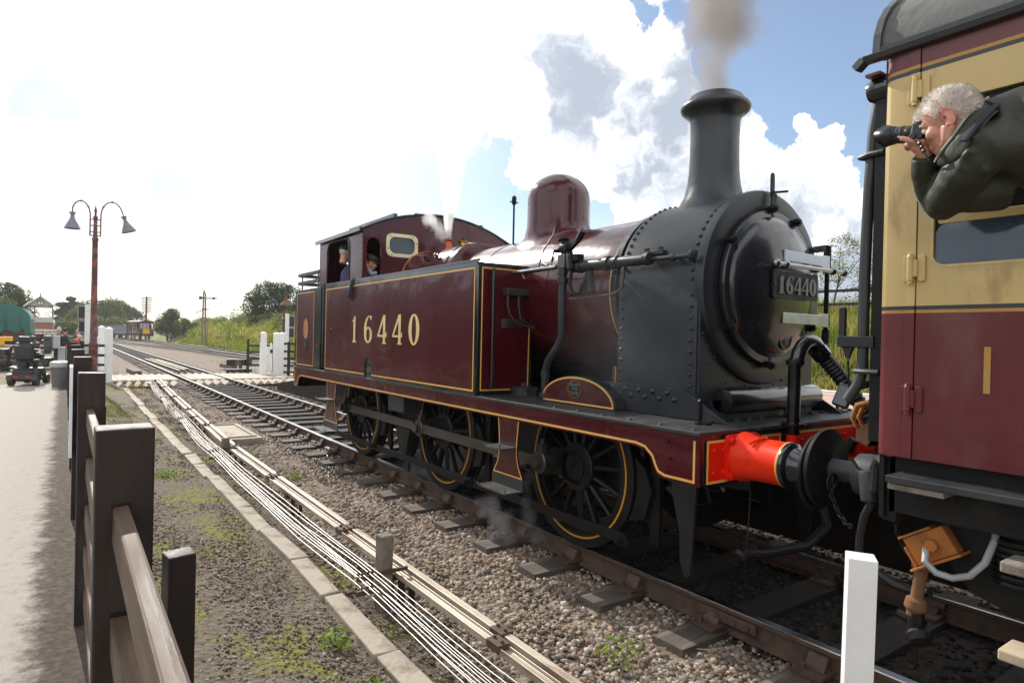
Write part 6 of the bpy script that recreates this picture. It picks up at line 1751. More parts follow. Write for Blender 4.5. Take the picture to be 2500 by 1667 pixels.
def rails_fence(label, p0, p1, zs, posts, name='timber_fence'):
    t = thing(name, label, 'fence', (p0[0], p0[1], .0))
    p0, p1 = Vector((*p0, 0)), Vector((*p1, 0)); d = p1-p0
    for z in zs: MB().bar(p0+Vector((0, 0, z)), p1+Vector((0, 0, z)), .04, .09).build('rail', M['fence'], t)
    for f, h in posts:
        q = p0+d*f; MB().bar(q+Vector((0, .08, -.3)), q+Vector((0, .08, h)), .11, .10).build('post', M['fence'], t)
    return t


rails_fence('short brown rail fence closing the gap to the left white gate post', (-4.37, 26.95), (-3.41, 26.85), (1.24, .90, .56, .30, .10), ((.0, 1.40), (.32, 1.40)))
rails_fence('brown rail fence behind the right gate posts', (3.15, 28.2), (4.9, 27.6), (1.36, 1.03, .72, .42, .14), ((.12, 1.45), (.28, 1.42), (.62, 1.42), (.98, 1.42)))
rails_fence('brown rail fence far behind the right wicket gate', (2.35, 31.2), (3.6, 31.6), (1.2, .9, .6, .3), ((0.02, 1.5), (1, 1.4)))


def crossing_sign(label, x, y, boards, post_w=.2):
    t = thing('crossing_sign', label, 'sign', (x, y, 0))
    MB().box(x-post_w/2, x+post_w/2, y-.03, y+.03, -.2, 2.69).build('post', M['white2'], t)
    for x0, x1, z0, z1 in boards:
        b = MB().box(x0, x1, y+.05, y+.075, z0, z1).build('sign_board', M['signback'], t)
        mb = MB(); mb.ribbon([(x0, z0), (x1, z0), (x1, z1), (x0, z1)], (0, y+.045, 0), XA, ZA, (0, .004, 0), .02, True); mb.build('board_edge', M['greycab'], b)
    MB().box(x-.08, x+.08, y+.03, y+.05, 2.1, 2.2).build('clamp', M['greycab'], t)
    return t


crossing_sign('back of a black sign on a peeling white post beside the swan neck lamp', -3.90, 27.4, ((-4.20, -3.72, 2.18, 2.62), (-4.18, -3.74, 1.70, 2.09)))
crossing_sign('black sign on a white post beside the bunker of the engine', 3.60, 29.4, ((3.62, 3.95, 2.10, 2.58), (3.62, 3.93, 1.62, 2.04)), .16)
t = thing('crossing_barrier', 'low black board barrier with white ends right of the foot crossing', 'barrier', (2.2, 31.6, 0))
for z0, z1 in ((.27, .55), (-.12, .10)):
    b = MB().box(1.50, 2.75, 31.5, 31.56, z0, z1).build('board', M['black'], t)
    MB().box(2.62, 3.0, 31.49, 31.499, z0, z1).build('white_end', M['white2'], b)
    MB().box(1.50, 3.0, 31.48, 31.58, z1+.002, z1+.03).build('white_cap', M['white2'], b)
MB().box(2.05, 2.2, 31.561, 31.62, -.3, .5).build('post', M['black'], t)


# double swan neck lamp
def shade(mb, p, d, r):
    mb.lathe([(.05, 0), (.06, .03), (.05, .10), (.09, .22), (.12, .27), (r*.72, .34), (r*.98, .46), (r, .48), (r*.9, .465), (.05, .36)], p, d, 20, False)


lx, ly = -3.835, 24.0
lamp = thing('street_lamp', 'tall rusty red lamp post with two swan necks by the fence', 'lamp', (lx, ly, 0))
mb = MB(); mb.lathe([(.19, -.1), (.19, .12), (.13, .2), (.12, 1.25), (.145, 1.28), (.145, 1.34), (.10, 1.40), (.088, 2.6), (.075, 4.55), (.088, 4.58), (.088, 4.66), (.06, 4.70), (.05, 5.25), (.065, 5.27), (.065, 5.33), (.03, 5.36), (.03, 5.46), (.045, 5.5), (.02, 5.6), (.0, 5.72)], (lx, ly, 0), n=12, cap=False)
mb.build('column', M['lampred'], lamp, True, auto=40)
for s, rr, tz, tilt in ((-1, .24, 5.56, 0), (1, .30, 5.60, .32)):
    b0_ = lx+s*.14
    pts = [(b0_, ly, 4.72), (b0_, ly, 5.30)]+[(b0_+s*(rr-rr*math.cos(a)), ly, 5.36+(.48 if s > 0 else .42)*math.sin(a)) for a in [PI*i/14 for i in range(0, 13)]]
    nk = MB().tube(pts, .020, 8).build('swan_neck', M['lampred'], lamp, True)
    e_ = Vector(pts[-1]); d_ = Vector((tilt*s, 0, -1)).normalized()
    MB().tube([e_, e_+d_*.16], .018, 8).build('neck_end', M['lampred'], nk, True)
    mb = MB(); mb.cyl(e_+d_*.14, e_+d_*.18, .085, n=12); mb.build('collar', M['lampshade'], nk)
    mb = MB(); shade(mb, e_+d_*.17, d_, .215); mb.build('lamp_shade', M['lampshade'], nk, True)
    for q in (5, 9): MB().ball(pts[q], .035, 8, 6).build('scroll_boss', M['lampred'], nk, True)
for z in (4.74, 4.85, 5.05, 5.24): MB().box(lx-.16, lx+.16, ly-.02, ly+.02, z-.014, z+.014).build('bracket_bar', M['lampred'], lamp)
t = thing('street_lamp', 'dark lamp post with one drooping shade in front of the tree behind the engine', 'lamp', (4.71, 34, 0))
mb = MB(); mb.lathe([(.16, -.1), (.15, .3), (.10, .5), (.085, 1.6), (.085, 2.4), (.12, 2.44), (.12, 2.56), (.05, 2.62), (.042, 3.3)], (4.71, 34, 0), n=12, cap=False); mb.build('column', M['brown'], t, True, auto=40)
nk = MB().tube([(4.71, 34, 3.28)]+[(4.71+.10*(1-math.cos(a))+0, 34, 3.66+.26*math.sin(a)) for a in [PI*i/10 for i in range(9)]], .02, 8).build('swan_neck', M['brown'], t, True)
mb = MB(); shade(mb, (4.80, 34, 3.72), (0, 0, -1), .30); mb.build('lamp_shade', M['rust'], nk, True)

# bin, cabinet, cone
t = thing('litter_bin', 'round grey litter bin with a pale lid against the fence', 'bin', (-4.66, 22.6, .13))
MB().lathe([(.19, 0), (.20, .02), (.24, .62), (.25, .64)], (-4.66, 22.6, .13), n=24).build('barrel', M['bin'], t, True, auto=40)
MB().lathe([(.265, .58), (.27, .66), (.255, .72), (.15, .755), (0, .76)], (-4.66, 22.6, .13), n=24).build('lid', M['greycab'], t, True, auto=40)
t = thing('cabinet', 'pale grey electrical cabinet on a post beside the path', 'cabinet', (-4.82, 32, .1))
MB().box(-4.97, -4.72, 31.9, 32.15, 1.0, 1.52).build('box', M['greycab'], t, False, .01)
MB().box(-4.80, -4.55, 32.2, 32.4, .05, 1.05).build('pedestal', M['greycab'], t, False, .01)
t = thing('traffic_cone', 'orange traffic cone in the yard behind the scooter', 'cone', (-6.0, 54, .04))
MB().lathe([(.16, 0), (.15, .03), (.045, .72), (.0, .73)], (-6.0, 54, .04), n=18).build('body', M['cone'], t, True, auto=40)
MB().box(-6.22, -5.78, 53.8, 54.2, .0, .045).build('base', M['cone'], t)


# mobility scooters
def scooter(label, loc, rz, group='parked mobility scooters'):
    t = thing('mobility_scooter', label, 'scooter', loc, rz, group)
    def L(name, mb, m, par=t, smooth=False, bevel=0): return mb.build(name, m, par, smooth, bevel, 35 if smooth else None)
    ch = L('chassis', MB().prism([(-.5, .16), (-.52, .42), (-.42, .52), (-.05, .50), (.05, .22), (.55, .22), (.60, .14), (-.4, .12)], (-.26, 0, 0), YA, ZA, (.52, 0, 0)), M['plastic'], t, False, .03)
    L('rear_panel', MB().box(-.30, .30, -.545, -.50, .18, .34), M['plasticg'], ch, False, .015)
    for s in (-1, 1): L('tail_light', MB().box(s*.16-.06, s*.16+.06, -.555, -.546, .24, .285), M['taillight'], ch)
    for s in (-1, 1):
        for yy, xx, r in ((-.40, .30, .155), (.62, .24, .145)):
            w = L('wheel', MB().lathe([(r*.6, -.06), (r*.95, -.065), (r, -.04), (r, .04), (r*.95, .065), (r*.6, .06)], (s*xx, yy, r), XA, 20), M['plastic'], t, True)
            L('rim', MB().lathe([(0, -.03), (r*.58, -.05), (r*.58, .05), (0, .03)], (s*xx, yy, r), XA, 14), M['greycab'], w, True)
        L('mudguard', MB().prism(arc(-.40, .155, .20, 10, 170, 10)+arc(-.40, .155, .175, 170, 10, 10), (s*.30-.075, 0, 0), YA, ZA, (.15, 0, 0)), M['plasticg'], ch)
    st = L('seat', MB().box(-.24, .24, -.34, .16, .66, .76), M['plastic'], t, False, .04)
    L('seat_post', MB().cyl((0, -.12, .45), (0, -.12, .67), .05, n=10), M['under'], st)
    R_ = Euler((math.radians(8), 0, 0)).to_matrix()
    L('backrest', MB().obox((0, -.36, 1.0), (.46, .11, .50), R_), M['plasticg'], st, False, .04)
    L('headrest', MB().obox((0, -.40, 1.34), (.30, .09, .18), R_), M['plasticg'], st, False, .03)
    bg = L('bag', MB().obox((0, -.47, .98), (.42, .12, .40), R_), M['plasticg'], st, False, .03)
    for z in (.86, 1.02, 1.12): L('bag_seam', MB().box(-.20, .20, -.545, -.53, z, z+.02), M['plastic'], bg)
    for s in (-1, 1): L('armrest', MB().box(s*.29-.035, s*.29+.035, -.32, .08, .92, .97), M['plastic'], st, False, .015)
    ti = L('tiller', MB().tube([(0, .50, .25), (0, .42, .75), (0, .30, 1.02)], [.08, .06, .05], 10), M['plastic'], t, True)
    L('handlebar', MB().tube([(-.28, .24, 1.0), (0, .30, 1.04), (.28, .24, 1.0)], .018, 8), M['plastic'], ti, True)
    L('basket', MB().box(-.17, .17, .46, .68, .68, .90), M['plasticg'], ti, False, .02)
    L('front_cowl', MB().prism([(.40, .24), (.72, .24), (.70, .42), (.52, .50), (.42, .45)], (-.22, 0, 0), YA, ZA, (.44, 0, 0)), M['plastic'], ch, False, .03)
    return t


def copy_tree(o, parent=None):
    c = o.copy(); COL.objects.link(c)
    if parent is not None: c.parent = parent
    for ch in o.children: copy_tree(ch, c)
    return c


s0 = scooter('black mobility scooter seen from behind on the path with a bag on its seat', (-5.42, 23.7, .135), -.28)
for lab, loc, rz in (('dark mobility scooter parked facing left behind the nearest scooter', (-5.95, 31.5, .07), 1.2), ('mobility scooter with its basket toward the path, partly hidden by the nearest scooter', (-5.38, 33.0, .07), 2.6)):
    c = copy_tree(s0); c.location = loc; c.rotation_euler = (0, 0, rz); c['label'] = lab

# timber pile, wagon under green sheet, sleeper stack
t = thing('timber_pile', 'pile of pale planks and sleepers in front of the sheeted wagon', 'timber pile', (-7.0, 38, .02))
for r in range(5):
    for q in range(3):
        mb = MB(); mb.obox((-7.3+random.uniform(-.15, .15), 37.2+q*.5+random.uniform(-.1, .1), .14+r*.20), (2.6, .26, .13), Euler((0, random.uniform(-.02, .02), random.uniform(-.1, .1))).to_matrix()); mb.build('sleeper', M['seat'] if r > 2 else M['sleeper'], t)
for (x, z, w, h) in ((-6.80, 1.28, .55, .20), (-6.95, 1.10, .26, .22)):
    i = 0 if w > .4 else 1
    tag(MB().box(x-w/2, x+w/2, 37.0, 37.25, z-h/2, z+h/2).build('yellow_crate', M['yellow'], None, False, .01), ['wide yellow box on top of the timber pile', 'narrow yellow box under the wide one on the timber pile'][i], 'box')

wg = thing('wagon', 'red brown wagon covered with a green tarpaulin in the yard', 'wagon', (-7.5, 48, 0))
for k in range(6):
    MB().box(-8.75, -6.27, 45.0, 45.06, 1.02+k*.19, 1.20+k*.19).build('plank', M['wagred'], wg)
for k in range(6): MB().box(-6.30, -6.24, 45.07, 52, 1.02+k*.19, 1.20+k*.19).build('plank', M['wagred'], wg)
MB().box(-8.7, -6.31, 45.08, 52, 1.0, 2.1).build('body', M['wagred'], wg)
for xx in (-8.6, -7.5, -6.35): MB().box(xx-.05, xx+.05, 44.95, 44.999, .95, 2.15).build('end_post', M['under'], wg)
mb = MB(); MB().box(-8.7, -6.3, 45.0, 52, .75, .95).build('underframe', M['under'], wg)
for yy in (46.2, 50.5): MB().lathe([(0, 0), (.14, -.02), (.42, 0), (.46, 0), (.46, .12), (0, .12)], (-6.75, yy, .46), XA, 24).build('wheel', M['under'], wg, True)
for xx in (-8.3, -6.8): MB().lathe([(.09, 0), (.08, .35), (.2, .36), (.2, .4), (0, .41)], (xx, 45.0, .9), (0, -1, 0), 16).build('buffer', M['under'], wg, True)
cols_ = 41; V_ = []; F_ = []
prof_ = [(0, 3.10)]
vs = []; fs = []
rows = [0, .2, .45, .7, .9, 1.0]
for j in range(cols_):
    u = j/(cols_-1); x = -8.95+2.78*u; topz = 2.25+.88*math.sqrt(max(0, 1-((u-.5)/.505)**2))**.9
    hem = 1.62+.10*math.sin(u*9)+.08*math.sin(u*23) - (.35 if u > .90 else 0)+(-.18*max(0, 1-abs(u-.82)/.12))
    for r in rows: vs.append((x, 44.90+.05*math.sin(u*55)*r+.03*math.sin(u*21+2)*r, topz+(hem-topz)*r))
n_ = len(rows)
for j in range(cols_-1):
    for i in range(n_-1): fs.append((j*n_+i, j*n_+i+1, (j+1)*n_+i+1, (j+1)*n_+i))
b = len(vs)
for yy in (44.9, 47, 52.1):
    for j in range(cols_): u = j/(cols_-1); vs.append((-8.95+2.78*u, yy, 2.25+.88*math.sqrt(max(0, 1-((u-.5)/.505)**2))**.9+(.0 if yy < 45 else .02*math.sin(u*30))))
for r in range(2):
    for j in range(cols_-1): fs.append((b+r*cols_+j, b+r*cols_+j+1, b+(r+1)*cols_+j+1, b+(r+1)*cols_+j))
b2 = len(vs)
for yy in (44.9, 46, 48, 50, 52.1):
    for z in (2.3, 1.95, 1.55+.12*math.sin(yy*3)): vs.append((-6.17-.02*math.sin(yy*7), yy, z))
for r in range(4):
    for i in range(2): fs.append((b2+r*3+i, b2+r*3+i+1, b2+(r+1)*3+i+1, b2+(r+1)*3+i))
mb = MB(); mb.add(vs, fs); mb.build('tarpaulin', M['tarp'], wg, True)

st = thing('sleeper_stack', 'tall stack of old sleepers with pale ends below the signal box', 'sleeper stack', (-5.9, 62, 0))
for r in range(8):
    for q in range(8):
        mb = MB(); mb.obox((-6.75+q*.225+random.uniform(-.02, .02), 62+random.uniform(-.08, .08), .20+r*.20), (.20, 2.5, .15), Euler((0, 0, random.uniform(-.02, .02))).to_matrix())
        mb.build('sleeper', M['trim'] if r >= 6 else M['under'], st)

# signal box
bx = thing('signal_box', 'brick and timber signal box with a gabled roof and large windows', 'building', (-7.0, 95, 0))
X0, X1, YA_, YB_ = -8.25, -5.78, 95.0, 102.0
MB().box(X0, X1, YA_, YB_, -.2, 2.48).build('brick_base', M['mortar'], bx)
for r in range(28):
    for q in range(10):
        w_ = (X1-X0)/10
        MB().box(X0+q*w_+(.5*w_ if r % 2 and q < 9 else 0)+.006, X0+(q+1)*w_+(.5*w_ if r % 2 and q < 9 else 0)-.006, YA_-.012, YA_+.02, r*.088+.005, r*.088+.082) if False else None
mbk = MB()
for r in range(28):
    for q in range(11):
        w_ = (X1-X0)/10.5; o_f = -.5*w_ if r % 2 else 0
        a, b = max(X0, X0+q*w_+o_f+.005), min(X1, X0+(q+1)*w_+o_f-.005)
        if b-a > .03: mbk.box(a, b, YA_-.012, YA_+.02, r*.088+.005, r*.088+.083)
tag(mbk.build('brickwork', M['brick'], bx), kind='stuff')
MB().box(X0-.08, X1+.08, YA_-.08, YB_, 2.48, 2.52).build('floor_band', M['trim'], bx)
for k in range(3): MB().box(X0, X1, YA_-.02, YA_+.02, 2.525+k*.15, 2.665+k*.15).build('weatherboard', M['greycab'], bx)
MB().box(X0-.05, X1+.05, YA_-.06, YB_, 2.98, 3.03).build('sill', M['trim'], bx)
MB().box(X1-.02, X1, YA_+.03, YB_, 2.52, 2.98).build('side_board', M['greycab'], bx)
MB().box(X0, X0+.02, YA_+.03, YB_, 2.52, 2.98).build('side_board', M['greycab'], bx)
for xx in (X0, -7.62, X1-.09): MB().box(xx, xx+.09, YA_-.01, YA_+.08, 3.03, 4.25).build('corner_post', M['brown'], bx)
for xx in (X0, X1-.09): MB().box(xx, xx+.09, YB_-.1, YB_, 3.03, 4.25).build('corner_post', M['brown'], bx)
for x0, x1 in ((X0+.09, -7.62), (-7.53, X1-.09)):
    n_ = 2 if x1-x0 < .8 else 6
    wn = MB().box(x0, x1, YA_, YA_+.04, 4.12, 4.22).build('window', M['trim'], bx)
    for k in range(n_+1):
        xx = x0+(x1-x0)*k/n_; MB().box(xx-.018, xx+.018, YA_+.005, YA_+.035, 3.03, 4.12).build('glazing_bar', M['trim'], wn)
    for zz in (3.05, 3.40, 3.76): MB().box(x0, x1, YA_+.007, YA_+.033, zz-.015, zz+.015).build('glazing_bar', M['trim'], wn)
for s_ in (X0, X1):
    wn = MB().box(s_-.02, s_+.02, YA_+.1, YB_-.1, 4.10, 4.20).build('window', M['trim'], bx)
    for k in range(9): yy = YA_+.1+(YB_-YA_-.2)*k/8; MB().box(s_-.018, s_+.018, yy-.02, yy+.02, 3.03, 4.10).build('glazing_bar', M['trim'], wn)
MB().box(X0, X1, YA_+.1, YB_, 2.9, 3.0).build('floor', M['brown'], bx)
MB().box(X0-.02, X1+.02, YA_-.03, YA_+.04, 4.25, 4.40).build('lintel', M['brown'], bx)
xm = (X0+X1)/2
gb = MB().prism([(X0-.1, 4.40), (X1+.1, 4.40), (xm, 5.42)], (0, YA_-.02, 0), XA, ZA, (0, .06, 0)).build('gable', M['greycab'], bx)
wn = MB().box(xm-.30, xm+.30, YA_-.05, YA_-.021, 4.48, 5.0).build('window', M['brown'], gb)
for k in (-1, 1): MB().box(xm+k*.13-.10, xm+k*.13+.10, YA_-.06, YA_-.051, 4.54, 4.94).build('pane', M['trim'], wn)
for s in (-1, 1):
    MB().prism([(0, 0), (s*1.60, -1.27), (s*1.60, -1.35), (0, -.09)], (xm, YA_-.35, 5.66), XA, ZA, (0, YB_-YA_+.7, 0)).build('roof', M['slate'], bx)
    MB().prism([(0, 0), (s*1.62, -1.29), (s*1.62, -1.47), (0, -.20)], (xm, YA_-.40, 5.665), XA, ZA, (0, .04, 0)).build('bargeboard', M['trim'], bx)
MB().lathe([(.06, 0), (.05, .3), (.02, .35), (.015, .9), (0, .95)], (xm, YA_-.38, 5.55), n=8).build('finial', M['lampred'], bx, True)

# ================================================================== far right: signal, telegraph pole, train
t = thing('semaphore_signal', 'tall lattice semaphore signal at the foot of the bank', 'signal', (9.05, 84, .3))
sx, sy = 9.05, 84
for dx, dy in ((-.2, -.2), (.2, -.2), (-.2, .2), (.2, .2)):
    MB().bar((sx+dx, sy+dy, .1), (sx+dx*.55, sy+dy*.55, 6.35), .10, .10).build('leg', M['conc2'], t)
for k in range(22):
    z = .4+k*.27; f0, f1 = 1-.45*(z/6.35), 1-.45*((z+.27)/6.35); s = 1 if k % 2 else -1
    MB().bar((sx-s*.2*f0, sy-.2*f0, z), (sx+s*.2*f1, sy-.2*f1, z+.27), .06, .03).build('lattice_bar', M['conc2'], t)
    MB().bar((sx-s*.2*f0, sy+.2*f0, z), (sx+s*.2*f1, sy+.2*f1, z+.27), .06, .03).build('lattice_bar', M['conc2'], t)
MB().lathe([(.14, 0), (.10, .12), (.12, .2), (.04, .3), (.03, .55), (0, .75)], (sx-.05, sy, 6.35), n=8).build('finial', M['darkgrey'], t, True)
am = MB().box(sx, sx+1.35, sy-.16, sy-.13, 5.62, 5.92).build('signal_arm', M['white2'], t)
MB().box(sx+.85, sx+1.10, sy-.165, sy-.161, 5.62, 5.92).build('black_stripe', M['black'], am)
MB().cyl((sx-.45, sy-.15, 5.76), (sx-.45, sy-.11, 5.76), .22, n=14).build('spectacle', M['lampred'], am)
MB().bar((sx-.45, sy-.14, 5.76), (sx+.1, sy-.14, 5.76), .05, .14).build('spectacle_arm', M['darkgrey'], am)
MB().box(sx-.3, sx+.55, sy-.35, sy+.35, 4.40, 4.48).build('landing', M['darkgrey'], t)
MB().bar((sx-.25, sy-.2, 4.30), (sx-1.0, sy-.2, 3.95), .06, .10).build('balance_arm', M['darkgrey'], t)
MB().box(sx+.45, sx+.52, sy+.5, sy+.55, .2, 4.4).build('ladder', M['conc2'], t)
t = thing('telegraph_pole', 'telegraph pole with many cross arms behind the brake van', 'pole', (8.6, 146, 0))
MB().cyl((8.6, 146, -.2), (8.62, 146, 8.45), .22, .16, 10).build('pole', M['brown'], t, True)
for k in range(9):
    z = 8.15-k*.36; w = .95-.02*k
    a = MB().box(8.6-w, 8.6+w, 145.8, 145.9, z-.09, z+.09).build('cross_arm', M['brown'], t)
    for q in (-.9, -.55, .55, .9): MB().cyl((8.6+q*w, 145.85, z+.05), (8.6+q*w, 145.85, z+.17), .04, n=6).build('insulator', M['white2'], a)

van = thing('brake_van', 'brown brake van with a yellow board on its end beyond the bank', 'brake van', (7.35, 130.8, 0), math.radians(11))
def Vn(name, mb, m, par=van, **k): return mb.build(name, m, par, **k)
Vn('underframe', MB().box(-1.15, 1.15, .1, 7.3, .75, 1.05), M['under'])
Vn('end_wall', MB().box(-1.15, 1.15, .05, .13, 1.05, 2.02), M['vanbrown'])
for k in range(7): Vn('end_plank', MB().box(-1.15+k*.329+.005, -1.15+(k+1)*.329-.005, .03, .049, 1.05, 2.02), M['vanbrown'])
for xx in (-1.08, -.62, -.05, .40, 1.08): Vn('end_post', MB().box(xx-.06, xx+.06, .04, .14, 2.02, 3.05), M['vanbrown'])
Vn('end_header', MB().box(-1.15, 1.15, .04, .14, 2.95, 3.22), M['vanbrown'])
for x0, x1 in ((-1.02, -.68), (-.56, -.11), (.01, .34)): Vn('pane', MB().box(x0, x1, .08, .10, 2.02, 2.95), M['greycab'])
Vn('yellow_board', MB().box(-.62, .45, -.005, .028, 1.12, 1.98), M['yellow'])
for s in (-1, 1):
    Vn('side_wall', MB().box(min(s*1.10, s*1.16), max(s*1.10, s*1.16), 1.6, 5.8, 1.05, 3.2), M['vanbrown'])
    for yy in (.1, 1.55, 5.8, 7.2): Vn('corner_post', MB().box(s*1.13-.05, s*1.13+.05, yy, yy+.12, 1.05, 3.2), M['vanbrown'])
    Vn('side_panel', MB().box(min(s*1.1, s*1.15), max(s*1.1, s*1.15), .25, 1.5, 1.05, 1.95), M['vanbrown'])
    Vn('side_door', MB().box(min(s*1.161, s*1.175), max(s*1.161, s*1.175), 3.0, 3.9, 1.1, 3.0), M['wagred'])
    for yy in (1.9, 4.4): Vn('side_ducket', MB().box(min(s*1.17, s*1.35), max(s*1.17, s*1.35), yy, yy+.7, 1.7, 2.7), M['vanbrown'])
    for yy in (1.85, 2.9, 3.95, 5.2): Vn('handrail', MB().cyl((s*1.2, yy, 1.2), (s*1.2, yy, 2.4), .03, n=6), M['white2'])
    Vn('footboard', MB().box(min(s*1.2, s*1.45), max(s*1.2, s*1.45), .6, 6.8, .62, .67), M['trim'])
    Vn('footboard', MB().box(min(s*1.2, s*1.45), max(s*1.2, s*1.45), .6, 6.8, .28, .33), M['trim'])
    for yy in (1.3, 6.0): Vn('wheel', MB().lathe([(0, 0), (.44, 0), (.46, .02), (.46, .12), (0, .12)], (s*.75-.06, yy, .46), XA, 20), M['under'], smooth=True)
    Vn('buffer', MB().lathe([(.12, 0), (.1, .35), (.2, .36), (.2, .4), (0, .41)], (s*.87, .1, .95), (0, -1, 0), 14), M['under'], smooth=True)
Vn('inner_wall', MB().box(-1.1, 1.1, 1.6, 1.65, 1.05, 3.2), M['brown'])
mb = MB(); ar = [(x, 3.2+.28*(1-(x/1.25)**2)) for x in np.linspace(-1.25, 1.25, 11)]
mb.prism(ar+[(x, z+.05) for x, z in ar[::-1]], (0, -.1, 0), XA, ZA, (0, 7.6, 0)); Vn('roof', mb, M['vanbrown'])
Vn('stove_pipe', MB().cyl((.3, 5, 3.4), (.3, 5, 3.85), .08, n=8), M['under'])

w0 = None
pos = Vector((7.35, 130.8, 0)); ang = 11; pos = pos+Vector((-math.sin(math.radians(ang))*7.9, math.cos(math.radians(ang))*7.9, 0))
labs = ['grey open wagon next to the brake van', 'second grey open wagon behind the brake van', 'third grey open wagon behind the brake van', 'furthest grey open wagon behind the brake van']
for k in range(4):
    ang += 2.2
    if w0 is None:
        w0 = thing('goods_wagon', labs[0], 'wagon', pos, math.radians(ang), 'grey goods wagons in the distant train')
        def Wn(name, mb, m, par=w0, **kk): return mb.build(name, m, par, **kk)
        Wn('underframe', MB().box(-1.1, 1.1, 0, 6.6, .7, 1.0), M['under'])
        for s in (-1, 1):
            for q in range(10): Wn('side_panel', MB().box(min(s*1.15, s*1.2), max(s*1.15, s*1.2), .05+q*.65, .68+q*.65, 1.0, 2.55), M['waggrey'])
            for q in range(11): Wn('side_rib', MB().box(min(s*1.2, s*1.25), max(s*1.2, s*1.25), q*.65, q*.65+.05, 1.0, 2.5), M['waggrey'])
            Wn('top_rim', MB().box(min(s*1.14, s*1.24), max(s*1.14, s*1.24), 0, 6.6, 2.551, 2.62), M['waggrey'])
            for yy in (1.4, 5.2): Wn('wheel', MB().lathe([(0, 0), (.44, 0), (.46, .02), (.46, .12), (0, .12)], (s*.75-.06, yy, .46), XA, 20), M['under'], smooth=True)
        Wn('end_panel', MB().box(-1.15, 1.15, 0, .05, 1.0, 2.6), M['waggrey']); Wn('end_panel', MB().box(-1.15, 1.15, 6.55, 6.6, 1.0, 2.6), M['waggrey'])
        c = w0
    else:
        c = copy_tree(w0); c['label'] = labs[k]
    c.location = pos; c.rotation_euler = (0, 0, math.radians(ang))
    pos = pos+Vector((-math.sin(math.radians(ang))*7.3, math.cos(math.radians(ang))*7.3, 0))
rails_fence('old dark post and rail fence on top of the grassy bank behind the engine', (15.6, 4), (15.9, 26), (3.55, 3.12), [(k/11, 3.72 if k % 3 else 3.85) for k in range(12)], 'bank_fence')

# ================================================================== trees and plants
def leaf_quads(P, size, rng, flat=.35):
    n = len(P); R = rand_rot(n); s = size*rng.uniform(.6, 1.35, n)
    q = np.array([(-.5, 0, 0), (0, -.32, .06), (.5, 0, 0), (0, .32, .06)])
    v = np.einsum('nij,kj->nki', R, q)*s[:, None, None]
    v[:, :, 2] *= (1-flat)
    return (v+P[:, None, :]).reshape(-1, 3)


def crown_mesh(lobes, n, leaf, cols, seed, fill=.5, gap=.0):
    rng = np.random.default_rng(seed); L = np.array(lobes, float)
    w = L[:, 3]**2; k = rng.choice(len(L), n, p=w/w.sum())
    d = rng.normal(size=(n, 3)); d /= np.linalg.norm(d, axis=1)[:, None]
    # clumps: push points towards random directions of each lobe
    cl = rng.normal(size=(len(L), 26, 3)); cl /= np.linalg.norm(cl, axis=2)[:, :, None]
    cd = cl[k, rng.integers(0, 26, n)]; d = d*.42+cd*.9; d /= np.linalg.norm(d, axis=1)[:, None]
    r = L[k, 3]*(fill+(1.08-fill)*rng.random(n)**.6)*rng.uniform(.9, 1.12, n)
    sq = L[k, 4] if L.shape[1] > 4 else np.ones(n)
    P = L[k, :3]+d*r[:, None]*np.stack([np.ones(n), np.ones(n), sq], 1)
    V = leaf_quads(P, leaf, rng); F = np.arange(n*4).reshape(n, 4)
    cols = np.array(cols); c = cols[rng.integers(0, len(cols), n)]*rng.uniform(.7, 1.3, (n, 1))
    return np_mesh('crown', V, F, c)


DKG = [(.028, .048, .014), (.036, .06, .016), (.05, .075, .02), (.022, .04, .014)]
MDG = [(.055, .085, .02), (.075, .105, .024), (.045, .07, .018), (.09, .115, .03)]
LTG = [(.12, .145, .032), (.15, .16, .04), (.10, .13, .03), (.17, .165, .05)]
YLG = [(.17, .165, .03), (.20, .18, .04), (.13, .14, .03)]
CON = [(.022, .042, .024), (.03, .05, .028), (.018, .034, .02)]


def tree(label, base, lobes, n, leaf, cols, seed, name='tree', trunk=.16, cat='tree', group=None):
    base = Vector(base); t = thing(name, label, cat, base, None, group)
    ctr = Vector((sum(l[0] for l in lobes), sum(l[1] for l in lobes), sum(l[2] for l in lobes)))/len(lobes)
    rng = random.Random(seed)
    tk = MB().tube([base+Vector((0, 0, -.3)), base.lerp(ctr, .35)+Vector((rng.uniform(-.1, .1), 0, 0)), base.lerp(ctr, .75), ctr], [trunk, trunk*.75, trunk*.5, trunk*.2], 8).build('trunk', M['bark'], t, True)
    for l in lobes:
        a = base.lerp(ctr, rng.uniform(.4, .7)); b = Vector(l[:3]); m_ = a.lerp(b, .5)+Vector((0, 0, -.1*l[3]))
        MB().tube([a, m_, b], [trunk*.4, trunk*.28, trunk*.1], 6).build('limb', M['bark'], tk, True)
    link('crown', crown_mesh(lobes, n, leaf, cols, seed), t, False, M['leaf'])
    return t


